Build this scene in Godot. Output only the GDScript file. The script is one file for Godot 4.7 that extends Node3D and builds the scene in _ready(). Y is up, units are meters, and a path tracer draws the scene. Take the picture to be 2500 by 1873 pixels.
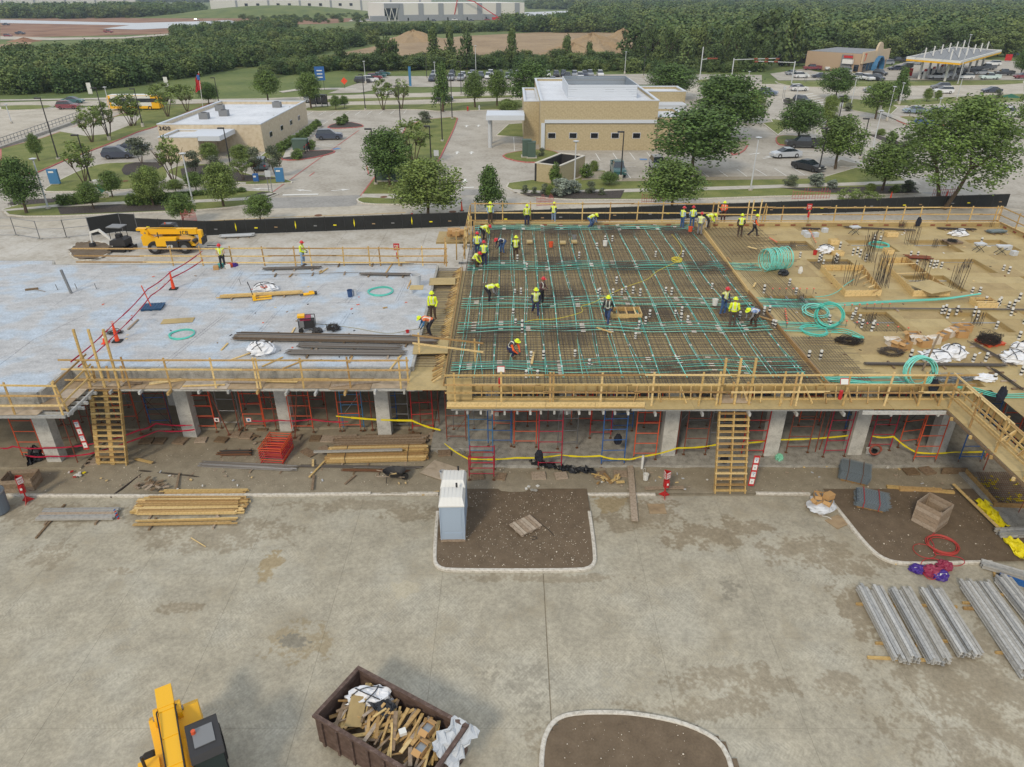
extends Node3D
# A drone view of a hotel building site: post-tensioned deck under construction,yard in front,street,banks and woods behind.
const FP := 1734.0
const CAMH := 22.7
const PITCH := 0.501868
const TOP := 5.6
var M := {}
var N := {}
var rng := RandomNumberGenerator.new()
var BOXM := BoxMesh.new()
var CYL := CylinderMesh.new()
var CYL16 := CylinderMesh.new()
var SPH := SphereMesh.new()
func P(px: float,py: float,h := 0.0) -> Vector3:
	var u := (px - 1250.0) / FP
	var v := -(py - 936.5) / FP
	var c := cos(PITCH)
	var s := sin(PITCH)
	var dy := v * c - s
	var t := (h - CAMH) / dy
	return Vector3(u * t,h,-(c + v * s) * t)
func rf(a: float,b: float) -> float: return rng.randf_range(a,b)
func V(x: float,y: float,z: float) -> Vector3: return Vector3(x,y,z)
func pick(a: Array): return a[rng.randi() % a.size()]
# ---------- nodes
func numbered(n: String) -> String:
	var k: int = N.get(n,0)
	N[n] = k + 1
	return n if k == 0 else "%s_%03d" % [n,k]
func tag(o: Node3D,label: String,cat: String,group := "",kind := "") -> Node3D:
	if label != "": o.set_meta("label",label)
	if cat != "": o.set_meta("category",cat)
	if group != "": o.set_meta("group",group)
	if kind != "": o.set_meta("kind",kind)
	return o
func thing(called: String,label: String,cat: String,at := Vector3.ZERO,yaw := 0.0,group := "") -> Node3D:
	var o := Node3D.new()
	o.name = numbered(called)
	add_child(o)
	o.position = at
	o.rotation.y = yaw
	tag(o,label,cat,group)
	return o
func inst(p: Node3D,called: String,mesh: Mesh,m: Material,t := Transform3D()) -> MeshInstance3D:
	var o := MeshInstance3D.new()
	o.mesh = mesh
	o.material_override = m
	o.transform = t
	o.name = numbered(called) if p == self else called
	p.add_child(o,true)
	return o
func structure(called: String,mesh: Mesh,m: Material,t := Transform3D()) -> MeshInstance3D:
	var o := inst(self,called,mesh,m,t)
	o.set_meta("kind","structure")
	return o
func box(p: Node3D,called: String,c: Vector3,s: Vector3,m: Material,b := Basis()) -> MeshInstance3D:
	return inst(p,called,BOXM,m,Transform3D(b * Basis.from_scale(s),c))
func along(a: Vector3,b: Vector3) -> Basis:
	var x := (b - a).normalized()
	var up := Vector3.UP if absf(x.y) < 0.98 else Vector3.BACK
	var z := x.cross(up).normalized()
	return Basis(x,z.cross(x).normalized(),z)
func bar(p: Node3D,called: String,a: Vector3,b: Vector3,w: float,h: float,m: Material) -> MeshInstance3D:
	return inst(p,called,BOXM,m,Transform3D(along(a,b) * Basis.from_scale(V(a.distance_to(b),h,w)),(a + b) / 2))
func rod(p: Node3D,called: String,a: Vector3,b: Vector3,r: float,m: Material,mesh: Mesh = null) -> MeshInstance3D:
	var g := along(a,b)
	return inst(p,called,mesh if mesh else CYL,m,Transform3D(Basis(g.z,g.x,g.y) * Basis.from_scale(V(r,a.distance_to(b),r)),(a + b) / 2))
func ball(p: Node3D,called: String,c: Vector3,s: Vector3,m: Material) -> MeshInstance3D:
	return inst(p,called,SPH,m,Transform3D(Basis.from_scale(s),c))
func yawb(a: float) -> Basis: return Basis(Vector3.UP,a)
# ---------- mesh collector
class Acc:
	var v := PackedVector3Array()
	var n := PackedVector3Array()
	var c := PackedColorArray()
	var uv := PackedVector2Array()
	var i := PackedInt32Array()
	func tri(a: Vector3,b: Vector3,d: Vector3,col := Color.WHITE) -> void:
		var nn := (d - a).cross(b - a).normalized()
		var k := v.size()
		for q in [a,b,d]:
			v.append(q); n.append(nn); c.append(col); uv.append(Vector2(q.x,q.z))
		i.append(k); i.append(k + 1); i.append(k + 2)
	func quad(a: Vector3,b: Vector3,d: Vector3,e: Vector3,col := Color.WHITE) -> void:
		tri(a,b,d,col)
		tri(a,d,e,col)
	func qn(a: Vector3,b: Vector3,d: Vector3,e: Vector3,nn: Vector3,col: Color) -> void:
		var k := v.size()
		v.append(a); v.append(b); v.append(d); v.append(e)
		for q in 4:
			n.append(nn); c.append(col)
		uv.append(Vector2(0,0)); uv.append(Vector2(1,0)); uv.append(Vector2(1,1)); uv.append(Vector2(0,1))
		if (d - a).cross(b - a).dot(nn) >= 0: i.append_array(PackedInt32Array([k,k + 1,k + 2,k,k + 2,k + 3]))
		else: i.append_array(PackedInt32Array([k,k + 2,k + 1,k,k + 3,k + 2]))
	func box(t: Transform3D,col := Color.WHITE) -> void:
		var x := t.basis.x / 2
		var y := t.basis.y / 2
		var z := t.basis.z / 2
		var o := t.origin
		for s in [[x,y,z],[y,z,x],[z,x,y]]:
			for g in [-1.0,1.0]:
				var f: Vector3 = s[0] * g
				var a: Vector3 = s[1]
				var b: Vector3 = s[2]
				qn(o + f - a - b,o + f + a - b,o + f + a + b,o + f - a + b,f.normalized(),col)
	func tube(pts: PackedVector3Array,rad: PackedFloat32Array,sides: int,col := Color.WHITE,caps := true) -> void:
		var k0 := v.size()
		var cnt := pts.size()
		for j in cnt:
			var d := (pts[mini(j + 1,cnt - 1)] - pts[maxi(j - 1,0)]).normalized()
			var up := Vector3.UP if absf(d.y) < 0.9 else Vector3.RIGHT
			var a := d.cross(up).normalized()
			var b := a.cross(d).normalized()
			var r: float = rad[mini(j,rad.size() - 1)]
			for s in sides:
				var an := TAU * s / sides
				var q := a * cos(an) + b * sin(an)
				v.append(pts[j] + q * r); n.append(q); c.append(col); uv.append(Vector2(float(s) / sides,j))
		for j in cnt - 1:
			for s in sides:
				var e := k0 + j * sides + s
				var f := k0 + j * sides + (s + 1) % sides
				if (v[e + sides] - v[e]).cross(v[f] - v[e]).dot(n[e]) >= 0: i.append_array(PackedInt32Array([e,f,e + sides,f,f + sides,e + sides]))
				else: i.append_array(PackedInt32Array([e,e + sides,f,f,e + sides,f + sides]))
		if caps:
			for j in [0,cnt - 1]:
				for s in range(1,sides - 1):
					var e: int = k0 + j * sides
					i.append_array(PackedInt32Array([e,e + s,e + s + 1]))
	func blob(o: Vector3,s: Vector3,col: Color,nu := 8,nv := 5) -> void:
		var k := v.size()
		for a in nv + 1:
			for b in nu:
				var th := PI * a / nv
				var ph := TAU * b / nu
				var q := Vector3(sin(th) * cos(ph),cos(th),sin(th) * sin(ph))
				v.append(o + q * s); n.append((q / s).normalized()); c.append(col); uv.append(Vector2(b,a))
		for a in nv:
			for b in nu:
				var e := k + a * nu + b
				var f := k + a * nu + (b + 1) % nu
				var g := (v[e + nu] - v[f]).cross(v[e] - v[f]).dot(n[f] + n[e] + n[e + nu]) + (v[e + nu] - v[f + nu]).cross(v[f] - v[f + nu]).dot(n[f])
				if g < 0: i.append_array(PackedInt32Array([e,f,e + nu,f,f + nu,e + nu]))
				else: i.append_array(PackedInt32Array([e,e + nu,f,f,e + nu,f + nu]))
	func mesh() -> ArrayMesh:
		var m := ArrayMesh.new()
		if v.size() == 0: return m
		var arr := []
		arr.resize(Mesh.ARRAY_MAX)
		arr[Mesh.ARRAY_VERTEX] = v
		arr[Mesh.ARRAY_NORMAL] = n
		arr[Mesh.ARRAY_COLOR] = c
		arr[Mesh.ARRAY_TEX_UV] = uv
		arr[Mesh.ARRAY_INDEX] = i
		m.add_surface_from_arrays(Mesh.PRIMITIVE_TRIANGLES,arr)
		return m
func tube_mesh(pts: PackedVector3Array,r: float,sides := 6) -> ArrayMesh:
	var a := Acc.new()
	a.tube(pts,PackedFloat32Array([r]),sides)
	return a.mesh()
func sheet(pts: PackedVector2Array,y: float,thick := 0.0,uvo := Vector2.ZERO,uvs := Vector2.ONE) -> ArrayMesh:
	var a := Acc.new()
	var p := pts
	if Geometry2D.is_polygon_clockwise(p): p.reverse()
	var t := Geometry2D.triangulate_polygon(p)
	for q in p:
		a.v.append(V(q.x,y,q.y)); a.n.append(Vector3.UP); a.c.append(Color.WHITE); a.uv.append((q - uvo) / uvs)
	a.i.append_array(t)
	if thick > 0:
		for k in p.size():
			var e := p[k]
			var f := p[(k + 1) % p.size()]
			var nn := V(f.y - e.y,0,e.x - f.x).normalized()
			a.qn(V(e.x,y,e.y),V(f.x,y,f.y),V(f.x,y - thick,f.y),V(e.x,y - thick,e.y),nn,Color.WHITE)
	return a.mesh()
func pxs(arr: Array,h := 0.0) -> PackedVector2Array:
	var o := PackedVector2Array()
	for k in arr.size() / 2:
		var q := P(arr[2 * k],arr[2 * k + 1],h)
		o.append(Vector2(q.x,q.z))
	return o
func smooth2(p: PackedVector2Array,closed := true) -> PackedVector2Array:
	var o := PackedVector2Array()
	var c := p.size()
	for k in c if closed else c - 1:
		var e := p[k]
		var f := p[(k + 1) % c]
		o.append(e.lerp(f,0.25)); o.append(e.lerp(f,0.75))
	return o
func prism(prof: Array,w: float,y0 := 99.0,inset := 0.0) -> ArrayMesh:
	var a := Acc.new()
	var p := PackedVector2Array(prof)
	if Geometry2D.is_polygon_clockwise(p): p.reverse()
	var f := func(q: Vector2,s: float) -> Vector3: return V(q.x,q.y,s * (w / 2 - inset * maxf(0,q.y - y0)))
	var t := Geometry2D.triangulate_polygon(p)
	for s in [-1.0,1.0]:
		for k in t.size() / 3:
			var e: Vector3 = f.call(p[t[3 * k]],s)
			var g: Vector3 = f.call(p[t[3 * k + 1]],s)
			var h: Vector3 = f.call(p[t[3 * k + 2]],s)
			if s > 0: a.tri(e,h,g)
			else: a.tri(e,g,h)
	for k in p.size():
		var e := p[k]
		var g := p[(k + 1) % p.size()]
		a.quad(f.call(e,-1.0),f.call(e,1.0),f.call(g,1.0),f.call(g,-1.0))
	return a.mesh()
func lathe(prof: Array,sides := 16) -> ArrayMesh:
	var a := Acc.new()
	for k in prof.size() - 1:
		var r0: float = prof[k][0]
		var h0: float = prof[k][1]
		var r1: float = prof[k + 1][0]
		var h1: float = prof[k + 1][1]
		for s in sides:
			var c0 := cos(TAU * s / sides)
			var s0 := sin(TAU * s / sides)
			var c1 := cos(TAU * (s + 1) / sides)
			var s1 := sin(TAU * (s + 1) / sides)
			a.quad(V(r0 * c0,h0,r0 * s0),V(r1 * c0,h1,r1 * s0),V(r1 * c1,h1,r1 * s1),V(r0 * c1,h0,r0 * s1))
	return a.mesh()
# ---------- materials
func mat(col: Color,rough := 0.85,metal := 0.0) -> StandardMaterial3D:
	var m := StandardMaterial3D.new()
	m.albedo_color = col
	m.roughness = rough
	m.metallic = metal
	return m
func C(r: int,g: int,b: int) -> Color: return Color(r / 255.0,g / 255.0,b / 255.0)
func noise_bytes(w: int,h: int,freq: float,octv: int,sd: int,seamless := true) -> PackedByteArray:
	var f := FastNoiseLite.new()
	f.seed = sd
	f.frequency = freq
	f.noise_type = FastNoiseLite.TYPE_SIMPLEX_SMOOTH
	f.fractal_octaves = octv
	var im := f.get_seamless_image(w,h,false,false,0.15) if seamless else f.get_image(w,h)
	im.convert(Image.FORMAT_L8)
	return im.get_data()
func ramp_tex(size: int,layers: Array,cols: Array,sd := 1) -> ImageTexture:
	var acc := PackedFloat32Array()
	acc.resize(size * size)
	for L in layers:
		var b := noise_bytes(size,size,L[0],L[1],sd)
		sd += 7
		var w: float = L[2] / 255.0
		for k in acc.size(): acc[k] += b[k] * w
	var lut := PackedByteArray()
	for k in 256:
		var t := k / 255.0 * (cols.size() - 1)
		var e := mini(int(t),cols.size() - 2)
		var q: Color = cols[e].lerp(cols[e + 1],t - e)
		lut.append(int(q.r * 255)); lut.append(int(q.g * 255)); lut.append(int(q.b * 255))
	var out := PackedByteArray()
	out.resize(size * size * 3)
	for k in acc.size():
		var j := clampi(int(acc[k] * 255),0,255) * 3
		out[3 * k] = lut[j]; out[3 * k + 1] = lut[j + 1]; out[3 * k + 2] = lut[j + 2]
	return ImageTexture.create_from_image(Image.create_from_data(size,size,false,Image.FORMAT_RGB8,out))
func noisy(size: int,layers: Array,cols: Array,metres: float,rough := 0.9,sd := 1,relief := 0.0) -> StandardMaterial3D:
	var m := mat(Color.WHITE,rough)
	m.albedo_texture = ramp_tex(size,layers,cols,sd)
	m.uv1_triplanar = true
	m.uv1_world_triplanar = true
	m.uv1_scale = Vector3.ONE / metres
	if relief > 0:
		m.heightmap_enabled = true
		m.heightmap_texture = m.albedo_texture
		m.heightmap_scale = relief
	return m
func word(p: Node3D,called: String,s: String,size: float,at: Vector3,b: Basis,m: Material,depth := 0.004) -> MeshInstance3D:
	var t := TextMesh.new()
	t.text = s
	t.font_size = 32
	t.pixel_size = size / 32.0 * 1.35
	t.depth = depth
	var sf := SystemFont.new()
	sf.font_names = PackedStringArray(["Droid Sans"])
	sf.font_weight = 700
	t.font = sf
	return inst(p,called,t,m,Transform3D(b,at))
func make_yard_texture() -> ImageTexture:
	var w := 2000
	var h := 800
	var big := noise_bytes(w,h,0.006,4,11,false)
	var mid := noise_bytes(w,h,0.022,4,12,false)
	var fine := noise_bytes(w,h,0.11,3,13,false)
	var speck := noise_bytes(w,h,0.35,2,14,false)
	var clay := noise_bytes(w,h,0.011,5,15,false)
	var tracks := [[-20.9,0.015,0.0,0.24,-30,6],[-20.1,0.015,0.0,0.24,-30,6],[-22.3,0.0,0.0012,0.26,-24,12],[-21.6,0.0,0.0012,0.26,-24,12],[-18.4,0.03,0.002,0.25,-14,26],[-17.6,0.03,0.002,0.25,-14,26],[-16.3,-0.02,0.0,0.26,-28,20],[-19.2,-0.05,0.001,0.24,-30,4],[-14.0,-0.01,0.0,0.26,-28,20],[-24.6,0.02,0.0,0.24,-30,-6],[-15.2,-0.02,0.001,0.3,0,28],[-18.9,0.0,-0.003,0.3,2,16],[-21.0,-0.06,0.004,0.26,5,17],[-22.9,0.0,0.0,0.25,-10,8],[-19.6,0.02,0.0015,0.25,-16,22],[-17.0,0.0,0.001,0.26,-22,8],[-13.0,0.02,0.0,0.28,-26,24],[-24.0,0.03,0.0012,0.24,4,15],[-25.2,-0.02,0.0,0.24,-22,-8]]
	var tr := PackedByteArray()
	tr.resize(w * h)
	for T in tracks:
		for x in w:
			var wx := x * 0.03 - 30.0
			if wx < T[4] or wx > T[5]: continue
			var zc: float = T[0] + T[1] * wx + T[2] * wx * wx
			for dz in range(-int(T[3] / 0.03),int(T[3] / 0.03) + 1):
				var y := int((zc + 30.0) / 0.03) + dz
				if y < 0 or y >= h: continue
				var ph := fposmod(wx + absf(dz * 0.03) * 0.8,0.15) / 0.15
				tr[y * w + x] = maxi(tr[y * w + x],210 if ph < 0.5 else 84)
	var spots := [[-4.9,-22.9,0.8,0.45,0.9,1],[-4.75,-22.55,0.38,0.6,0.9,1],[6.2,-27.9,1.9,1.4,0.7,0],[5.0,-28.6,1.1,0.7,0.8,2],[9.0,-26.3,2.2,0.9,0.75,0],[11.2,-27.0,1.2,0.7,0.7,0],[13.8,-25.3,2.3,1.1,0.6,0],[15.2,-24.4,1.6,0.8,0.7,0],[14.6,-21.4,0.9,1.8,0.8,0],[16.4,-21.5,2.6,1.2,0.5,0],[17.5,-18.2,3.6,2.6,0.55,0],[-8.6,-19.9,0.7,0.5,0.8,3],[-8.5,-19.9,1.3,0.9,0.5,2],[-10.9,-24.2,0.5,0.9,0.8,2],[8.6,-18.0,2.3,0.8,0.5,0],[6.8,-17.0,2.4,0.5,0.5,0],[12.2,-17.9,1.0,0.6,0.5,0],[-17.6,-23.9,0.6,0.3,0.5,0],[-14.0,-21.7,0.9,0.35,0.6,0],[-14.4,-26.4,3.6,1.2,0.45,0],[-22.5,-27.8,5.0,0.8,0.4,0],[-5.2,-27.9,1.6,0.5,0.6,0],[-8.0,-28.6,3.2,0.45,0.45,0],[-21.5,-24.9,1.0,0.8,0.4,0],[1.5,-23.45,3.6,0.25,0.5,0],[9.5,-22.6,0.5,0.5,0.5,3],[0.6,-17.9,0.7,1.0,0.35,3],[-0.7,-18.4,0.5,0.4,0.4,3],[20.0,-16.0,6.0,3.0,0.5,0],[3.0,-15.6,2.6,0.8,0.4,0]]
	var kinds := [[0.50,0.445,0.355],[0.70,0.665,0.575],[0.58,0.50,0.35],[0.46,0.44,0.39]]
	var mr := PackedByteArray()
	var mk := PackedByteArray()
	mr.resize(w * h)
	mk.resize(w * h)
	for S in spots:
		var x0 := maxi(0,int((S[0] - S[2] * 1.5 + 30) / 0.03))
		var x1 := mini(w - 1,int((S[0] + S[2] * 1.5 + 30) / 0.03))
		var y0 := maxi(0,int((S[1] - S[3] * 1.5 + 30) / 0.03))
		var y1 := mini(h - 1,int((S[1] + S[3] * 1.5 + 30) / 0.03))
		for y in range(y0,y1):
			for x in range(x0,x1):
				var k := y * w + x
				var dx: float = (x * 0.03 - 30 - S[0]) / S[2]
				var dz: float = (y * 0.03 - 30 - S[1]) / S[3]
				var d := dx * dx + dz * dz + (mid[k] - 127) * 0.013 + (fine[k] - 127) * 0.008
				if d < 1.0:
					var q := int(190 * S[4] * clampf((1.0 - d) * 1.6,0,1))
					if q > mr[k]:
						mr[k] = q
						mk[k] = S[5]
	var out := PackedByteArray()
	out.resize(w * h * 3)
	for y in h:
		for x in w:
			var k := y * w + x
			var v := 0.515 + (big[k] - 127) * 0.0002 + (mid[k] - 127) * 0.0003 + (fine[k] - 127) * 0.00035 + (speck[k] - 127) * 0.0003
			var wx := x * 0.03 - 30.0
			var cl := clampf((clay[k] - 165 + (fine[k] - 127) * 0.3 + (22 if wx > 11 else 0)) / 80.0,0,1) * 0.22
			var r := v * 1.24
			var g := v * 1.19
			var b := v * 1.06
			var bl := clampf((big[k] - 128) / 90.0,0,0.8)
			r -= bl * 0.008
			b += bl * 0.012
			r = lerpf(r,0.50,cl); g = lerpf(g,0.445,cl); b = lerpf(b,0.345,cl)
			if tr[k] > 0:
				var s := (tr[k] - 130) / 255.0 * 0.075 * clampf((big[k] - 60) / 90.0,0.1,1)
				r += s; g += s; b += s * 0.9
			if mr[k] > 0:
				var q: Array = kinds[mk[k]]
				var e := mr[k] / 255.0
				r = lerpf(r,q[0] + (v - 0.5),e); g = lerpf(g,q[1] + (v - 0.5),e); b = lerpf(b,q[2] + (v - 0.5),e)
			out[3 * k] = clampi(int(r * 255),0,255); out[3 * k + 1] = clampi(int(g * 255),0,255); out[3 * k + 2] = clampi(int(b * 255),0,255)
	return ImageTexture.create_from_image(Image.create_from_data(w,h,false,Image.FORMAT_RGB8,out))
func make_slab_texture() -> ImageTexture:
	var w := 1400
	var h := 700
	var big := noise_bytes(w,h,0.0086,4,31,false)
	var mid := noise_bytes(w,h,0.043,4,32,false)
	var fine := noise_bytes(w,h,0.2,3,33,false)
	var sw := noise_bytes(350,700,0.05,4,35,false)
	var line := PackedByteArray()
	line.resize(w * h)
	rng.seed = 91
	for q in 420:
		var x0 := rf(0,w - 60)
		var y0 := rf(0,h - 1)
		var an := rf(-0.5,0.5) + (1.57 if q % 3 == 0 else 0.0)
		for e in int(rf(4,46)):
			var k := int(y0 + sin(an + e * 0.01) * e) * w + int(x0 + cos(an + e * 0.01) * e)
			if k > 0 and k < w * h - 1: line[k] = 40
	var L := [[0,890,80,830,120],[80,830,205,770,120],[0,876,60,845,60],[185,790,330,775,60],[120,773,305,770,70],[240,747,600,745,50],[245,748,330,697,60],[380,900,545,768,110],[385,905,550,770,110],[430,735,505,655,90],[525,725,590,655,70],[600,780,640,740,90],[606,780,646,741,90],[740,740,795,690,90],[748,741,800,690,90],[640,740,865,739,70],[620,768,850,763,70],[620,820,670,765,90],[628,821,676,766,90],[715,782,745,766,90],[721,782,750,766,90],[830,790,848,765,90],[838,791,854,765,90],[842,738,885,690,90],[850,739,890,690,90],[965,735,988,690,80],[971,735,993,690,80],[140,825,280,815,50],[150,830,370,828,50],[0,700,120,657,50],[130,748,250,665,60],[430,700,470,690,60],[590,690,640,650,70],[560,705,590,660,80],[566,706,596,660,80],[650,740,668,725,90],[660,780,700,740,70],[820,742,860,725,90],[500,915,560,870,60],[620,650,640,590,80]]
	for q in L:
		var a := P(q[0],q[1],TOP)
		var b := P(q[2],q[3],TOP)
		var n := int(a.distance_to(b) / 0.015)
		for s in n:
			var p := a.lerp(b,float(s) / n)
			var x := int((p.x + 45) / 0.0285714)
			var y := int((p.z + 49) / 0.0285714)
			for e in 1:
				if x + e >= 0 and x + e < w and y >= 0 and y < h - 1:
					line[y * w + x + e] = q[4]
	var out := PackedByteArray()
	out.resize(w * h * 3)
	for k in w * h:
		var v := 0.685 + (big[k] - 127) * 0.0003 + (mid[k] - 127) * 0.0002 + (fine[k] - 127) * 0.0005 + (sw[(k / w) * 350 + (k % w) / 4] - 127) * 0.0003
		var bl := clampf((big[k] - 110) / 70.0,0,1)
		var r := v * (1.0 - 0.055 * bl)
		var g := v * 1.005
		var b := v * (1.01 + 0.055 * bl)
		if mid[k] < 60:
			var s := (60 - mid[k]) * 0.0016
			r -= s; g -= s; b -= s
		if line[k] > 0 and fine[k] > 90:
			var s := line[k] / 255.0 * 0.62
			r -= s; g -= s; b -= s * 0.9
		out[3 * k] = clampi(int(r * 255),0,255); out[3 * k + 1] = clampi(int(g * 255),0,255); out[3 * k + 2] = clampi(int(b * 255),0,255)
	return ImageTexture.create_from_image(Image.create_from_data(w,h,false,Image.FORMAT_RGB8,out))
func make_materials() -> void:
	M.yard = mat(Color.WHITE,0.93)
	M.yard.albedo_texture = make_yard_texture()
	M.slab = mat(Color.WHITE,0.8)
	M.slab.albedo_texture = make_slab_texture()
	M.conc = noisy(512,[[0.01,4,0.55],[0.06,3,0.45]],[C(112,110,104),C(158,156,149),C(186,184,177)],3.0,0.9,3)
	M.column = noisy(256,[[0.02,4,0.55],[0.1,3,0.45]],[C(150,149,144),C(186,185,179),C(204,203,198)],3.0,0.9,4)
	M.kerb = noisy(512,[[0.02,4,0.6],[0.1,3,0.4]],[C(140,133,120),C(196,191,180),C(222,219,212)],2.2,0.9,5)
	M.kerbred = noisy(256,[[0.03,4,1.0]],[C(150,95,88),C(176,88,84),C(190,150,140)],3.0,0.9,6)
	M.street = noisy(512,[[0.006,4,0.5],[0.05,4,0.5]],[C(136,129,117),C(166,160,149),C(184,179,169)],16.0,0.92,7)
	M.street2 = noisy(512,[[0.006,4,0.5],[0.05,4,0.5]],[C(148,140,126),C(176,169,155),C(194,188,176)],20.0,0.92,8)
	M.tar = noisy(512,[[0.006,4,0.5],[0.05,4,0.5]],[C(120,118,114),C(146,144,140),C(162,160,155)],14.0,0.92,9)
	M.backyard = noisy(512,[[0.006,4,0.6],[0.05,4,0.4]],[C(140,131,116),C(176,171,161),C(196,194,188)],14.0,0.92,10)
	M.walk = noisy(256,[[0.02,4,1.0]],[C(166,160,148),C(192,187,177)],6.0,0.92,11)
	M.dirt = noisy(1024,[[0.008,4,0.4],[0.05,4,0.35],[0.25,2,0.25]],[C(102,93,78),C(138,129,111),C(154,145,126),C(184,175,155)],7.0,0.97,12,1.5)
	M.soil = noisy(1024,[[0.008,4,0.4],[0.05,4,0.3],[0.25,2,0.3]],[C(64,53,41),C(97,83,66),C(112,97,79),C(148,131,107)],6.0,0.97,13,1.5)
	M.mulch = noisy(256,[[0.05,4,1.0]],[C(38,33,30),C(66,59,54),C(86,78,72)],4.0,0.97,14)
	M.grass = noisy(512,[[0.008,4,0.5],[0.09,4,0.5]],[C(62,76,30),C(96,106,48),C(118,122,64),C(134,130,84)],14.0,0.97,15)
	M.meadow = noisy(512,[[0.006,5,0.6],[0.07,4,0.4]],[C(52,68,28),C(84,100,44),C(104,114,58),C(124,120,78)],90.0,0.97,16)
	M.drygrass = noisy(512,[[0.006,5,0.5],[0.07,4,0.5]],[C(118,98,74),C(148,126,96),C(168,146,114)],90.0,0.97,17)
	M.redsoil = noisy(256,[[0.01,5,1.0]],[C(96,66,48),C(134,98,74),C(150,122,98)],80.0,0.97,18)
	M.woodfloor = mat(C(44,56,26),1.0)
	M.padwhite = mat(C(186,190,194),0.9)
	M.white = mat(C(212,212,208),0.7)
	M.paint = mat(C(214,214,210),0.85)
	M.paintblue = mat(C(90,130,178),0.85)
	M.paintyellow = mat(C(196,158,60),0.85)
	M.paintred = mat(C(176,84,78),0.85)
	M.wood = []
	for q in [C(190,160,102),C(204,175,116),C(174,143,90),C(216,189,134),C(184,150,98),C(154,122,76)]: M.wood.append(noisy(128,[[0.05,4,1.0]],[q.darkened(0.16),q,q.lightened(0.1)],1.1,0.85,20 + M.wood.size()))
	M.oldwood = []
	for q in [C(150,132,112),C(134,114,92),C(166,150,132),C(118,98,74)]: M.oldwood.append(noisy(128,[[0.05,4,1.0]],[q.darkened(0.2),q,q.lightened(0.1)],1.1,0.9,30 + M.oldwood.size()))
	M.ply = []
	for q in [C(170,149,101),C(163,141,94),C(175,155,108),C(167,147,101),C(159,137,92)]: M.ply.append(noisy(256,[[0.012,4,0.6],[0.08,3,0.4]],[q.darkened(0.14),q,q.lightened(0.08)],5.0,0.7,40 + M.ply.size()))
	M.plyold = []
	for q in [C(170,152,128),C(160,138,108),C(178,164,146),C(150,128,100)]: M.plyold.append(noisy(128,[[0.03,4,1.0]],[q.darkened(0.16),q,q.lightened(0.1)],2.5,0.88,50 + M.plyold.size()))
	M.rebar = mat(C(88,80,73),0.7,0.1)
	M.rebargrey = mat(C(116,111,106),0.65,0.15)
	M.rebardark = mat(C(56,49,45),0.75,0.1)
	M.rust = mat(C(110,74,50),0.9,0.1)
	M.galv = mat(C(150,156,160),0.45,0.6)
	M.alum = []
	for q in [C(172,172,169),C(154,155,154),C(186,186,183),C(164,162,156)]: M.alum.append(noisy(128,[[0.04,4,1.0]],[q.darkened(0.16),q,q.lightened(0.08)],1.2,0.55,60 + M.alum.size()))
	M.alumtop = mat(C(176,176,176),0.5,0.3)
	M.teal = mat(C(84,190,174),0.4)
	M.teal2 = mat(C(124,208,194),0.4)
	M.teal3 = mat(C(70,160,152),0.45)
	M.black = mat(C(30,30,32),0.7)
	M.plastic = mat(C(34,36,40),0.35)
	M.rubber = mat(C(38,37,36),0.9)
	M.dark = mat(C(46,45,46),0.6)
	M.grey = mat(C(120,122,124),0.6)
	M.lightgrey = mat(C(186,190,194),0.5)
	M.steel = mat(C(140,142,146),0.4,0.7)
	M.red = mat(C(176,34,36),0.5)
	M.crimson = mat(C(160,28,56),0.55)
	M.tapered = mat(C(178,22,60),0.5)
	M.orange = mat(C(206,84,46),0.6)
	M.cone = mat(C(222,72,34),0.6)
	M.rustred = mat(C(128,66,48),0.8)
	M.blue = mat(C(40,92,156),0.5)
	M.paleblue = mat(C(60,116,160),0.55)
	M.yellow = mat(C(232,176,20),0.4)
	M.tape = mat(C(226,208,30),0.45)
	M.film = mat(C(228,214,30),0.4)
	M.hivis = mat(C(206,226,50),0.7)
	M.card = mat(C(180,142,94),0.9)
	M.cardlight = mat(C(206,196,182),0.9)
	M.bag = mat(C(218,220,224),0.6)
	M.purple = mat(C(66,40,130),0.5)
	M.winebag = mat(C(140,44,72),0.5)
	M.glass = mat(C(38,46,54),0.08)
	M.glass.metallic_specular = 0.7
	M.membrane = noisy(256,[[0.01,4,0.6],[0.08,3,0.4]],[C(176,180,186),C(204,208,214),C(218,221,226)],22.0,0.8,70)
	M.cap = mat(C(196,202,210),0.5)
	M.stone = noisy(256,[[0.03,4,0.6],[0.2,2,0.4]],[C(150,137,108),C(174,160,128),C(192,179,148)],3.0,0.9,71)
	M.stone2 = noisy(256,[[0.03,4,0.6],[0.2,2,0.4]],[C(172,156,128),C(196,182,158),C(208,198,178)],6.0,0.9,72)
	M.tint = mat(C(26,28,32),0.15)
	M.olive = mat(C(72,92,82),0.6)
	M.leaf = mat(Color.WHITE,0.75)
	M.leaf.vertex_color_use_as_albedo = true
	M.leaf.backlight = Color(0.4,0.46,0.2)
	M.bark = noisy(128,[[0.06,4,1.0]],[C(70,58,46),C(104,90,74)],1.5,0.95,73)
	M.vc = mat(Color.WHITE,0.75)
	M.vc.vertex_color_use_as_albedo = true
	M.screen = noisy(256,[[0.01,3,0.5],[0.12,3,0.5]],[C(22,24,24),C(34,36,36),C(46,48,46)],6.0,0.85,74)
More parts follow.
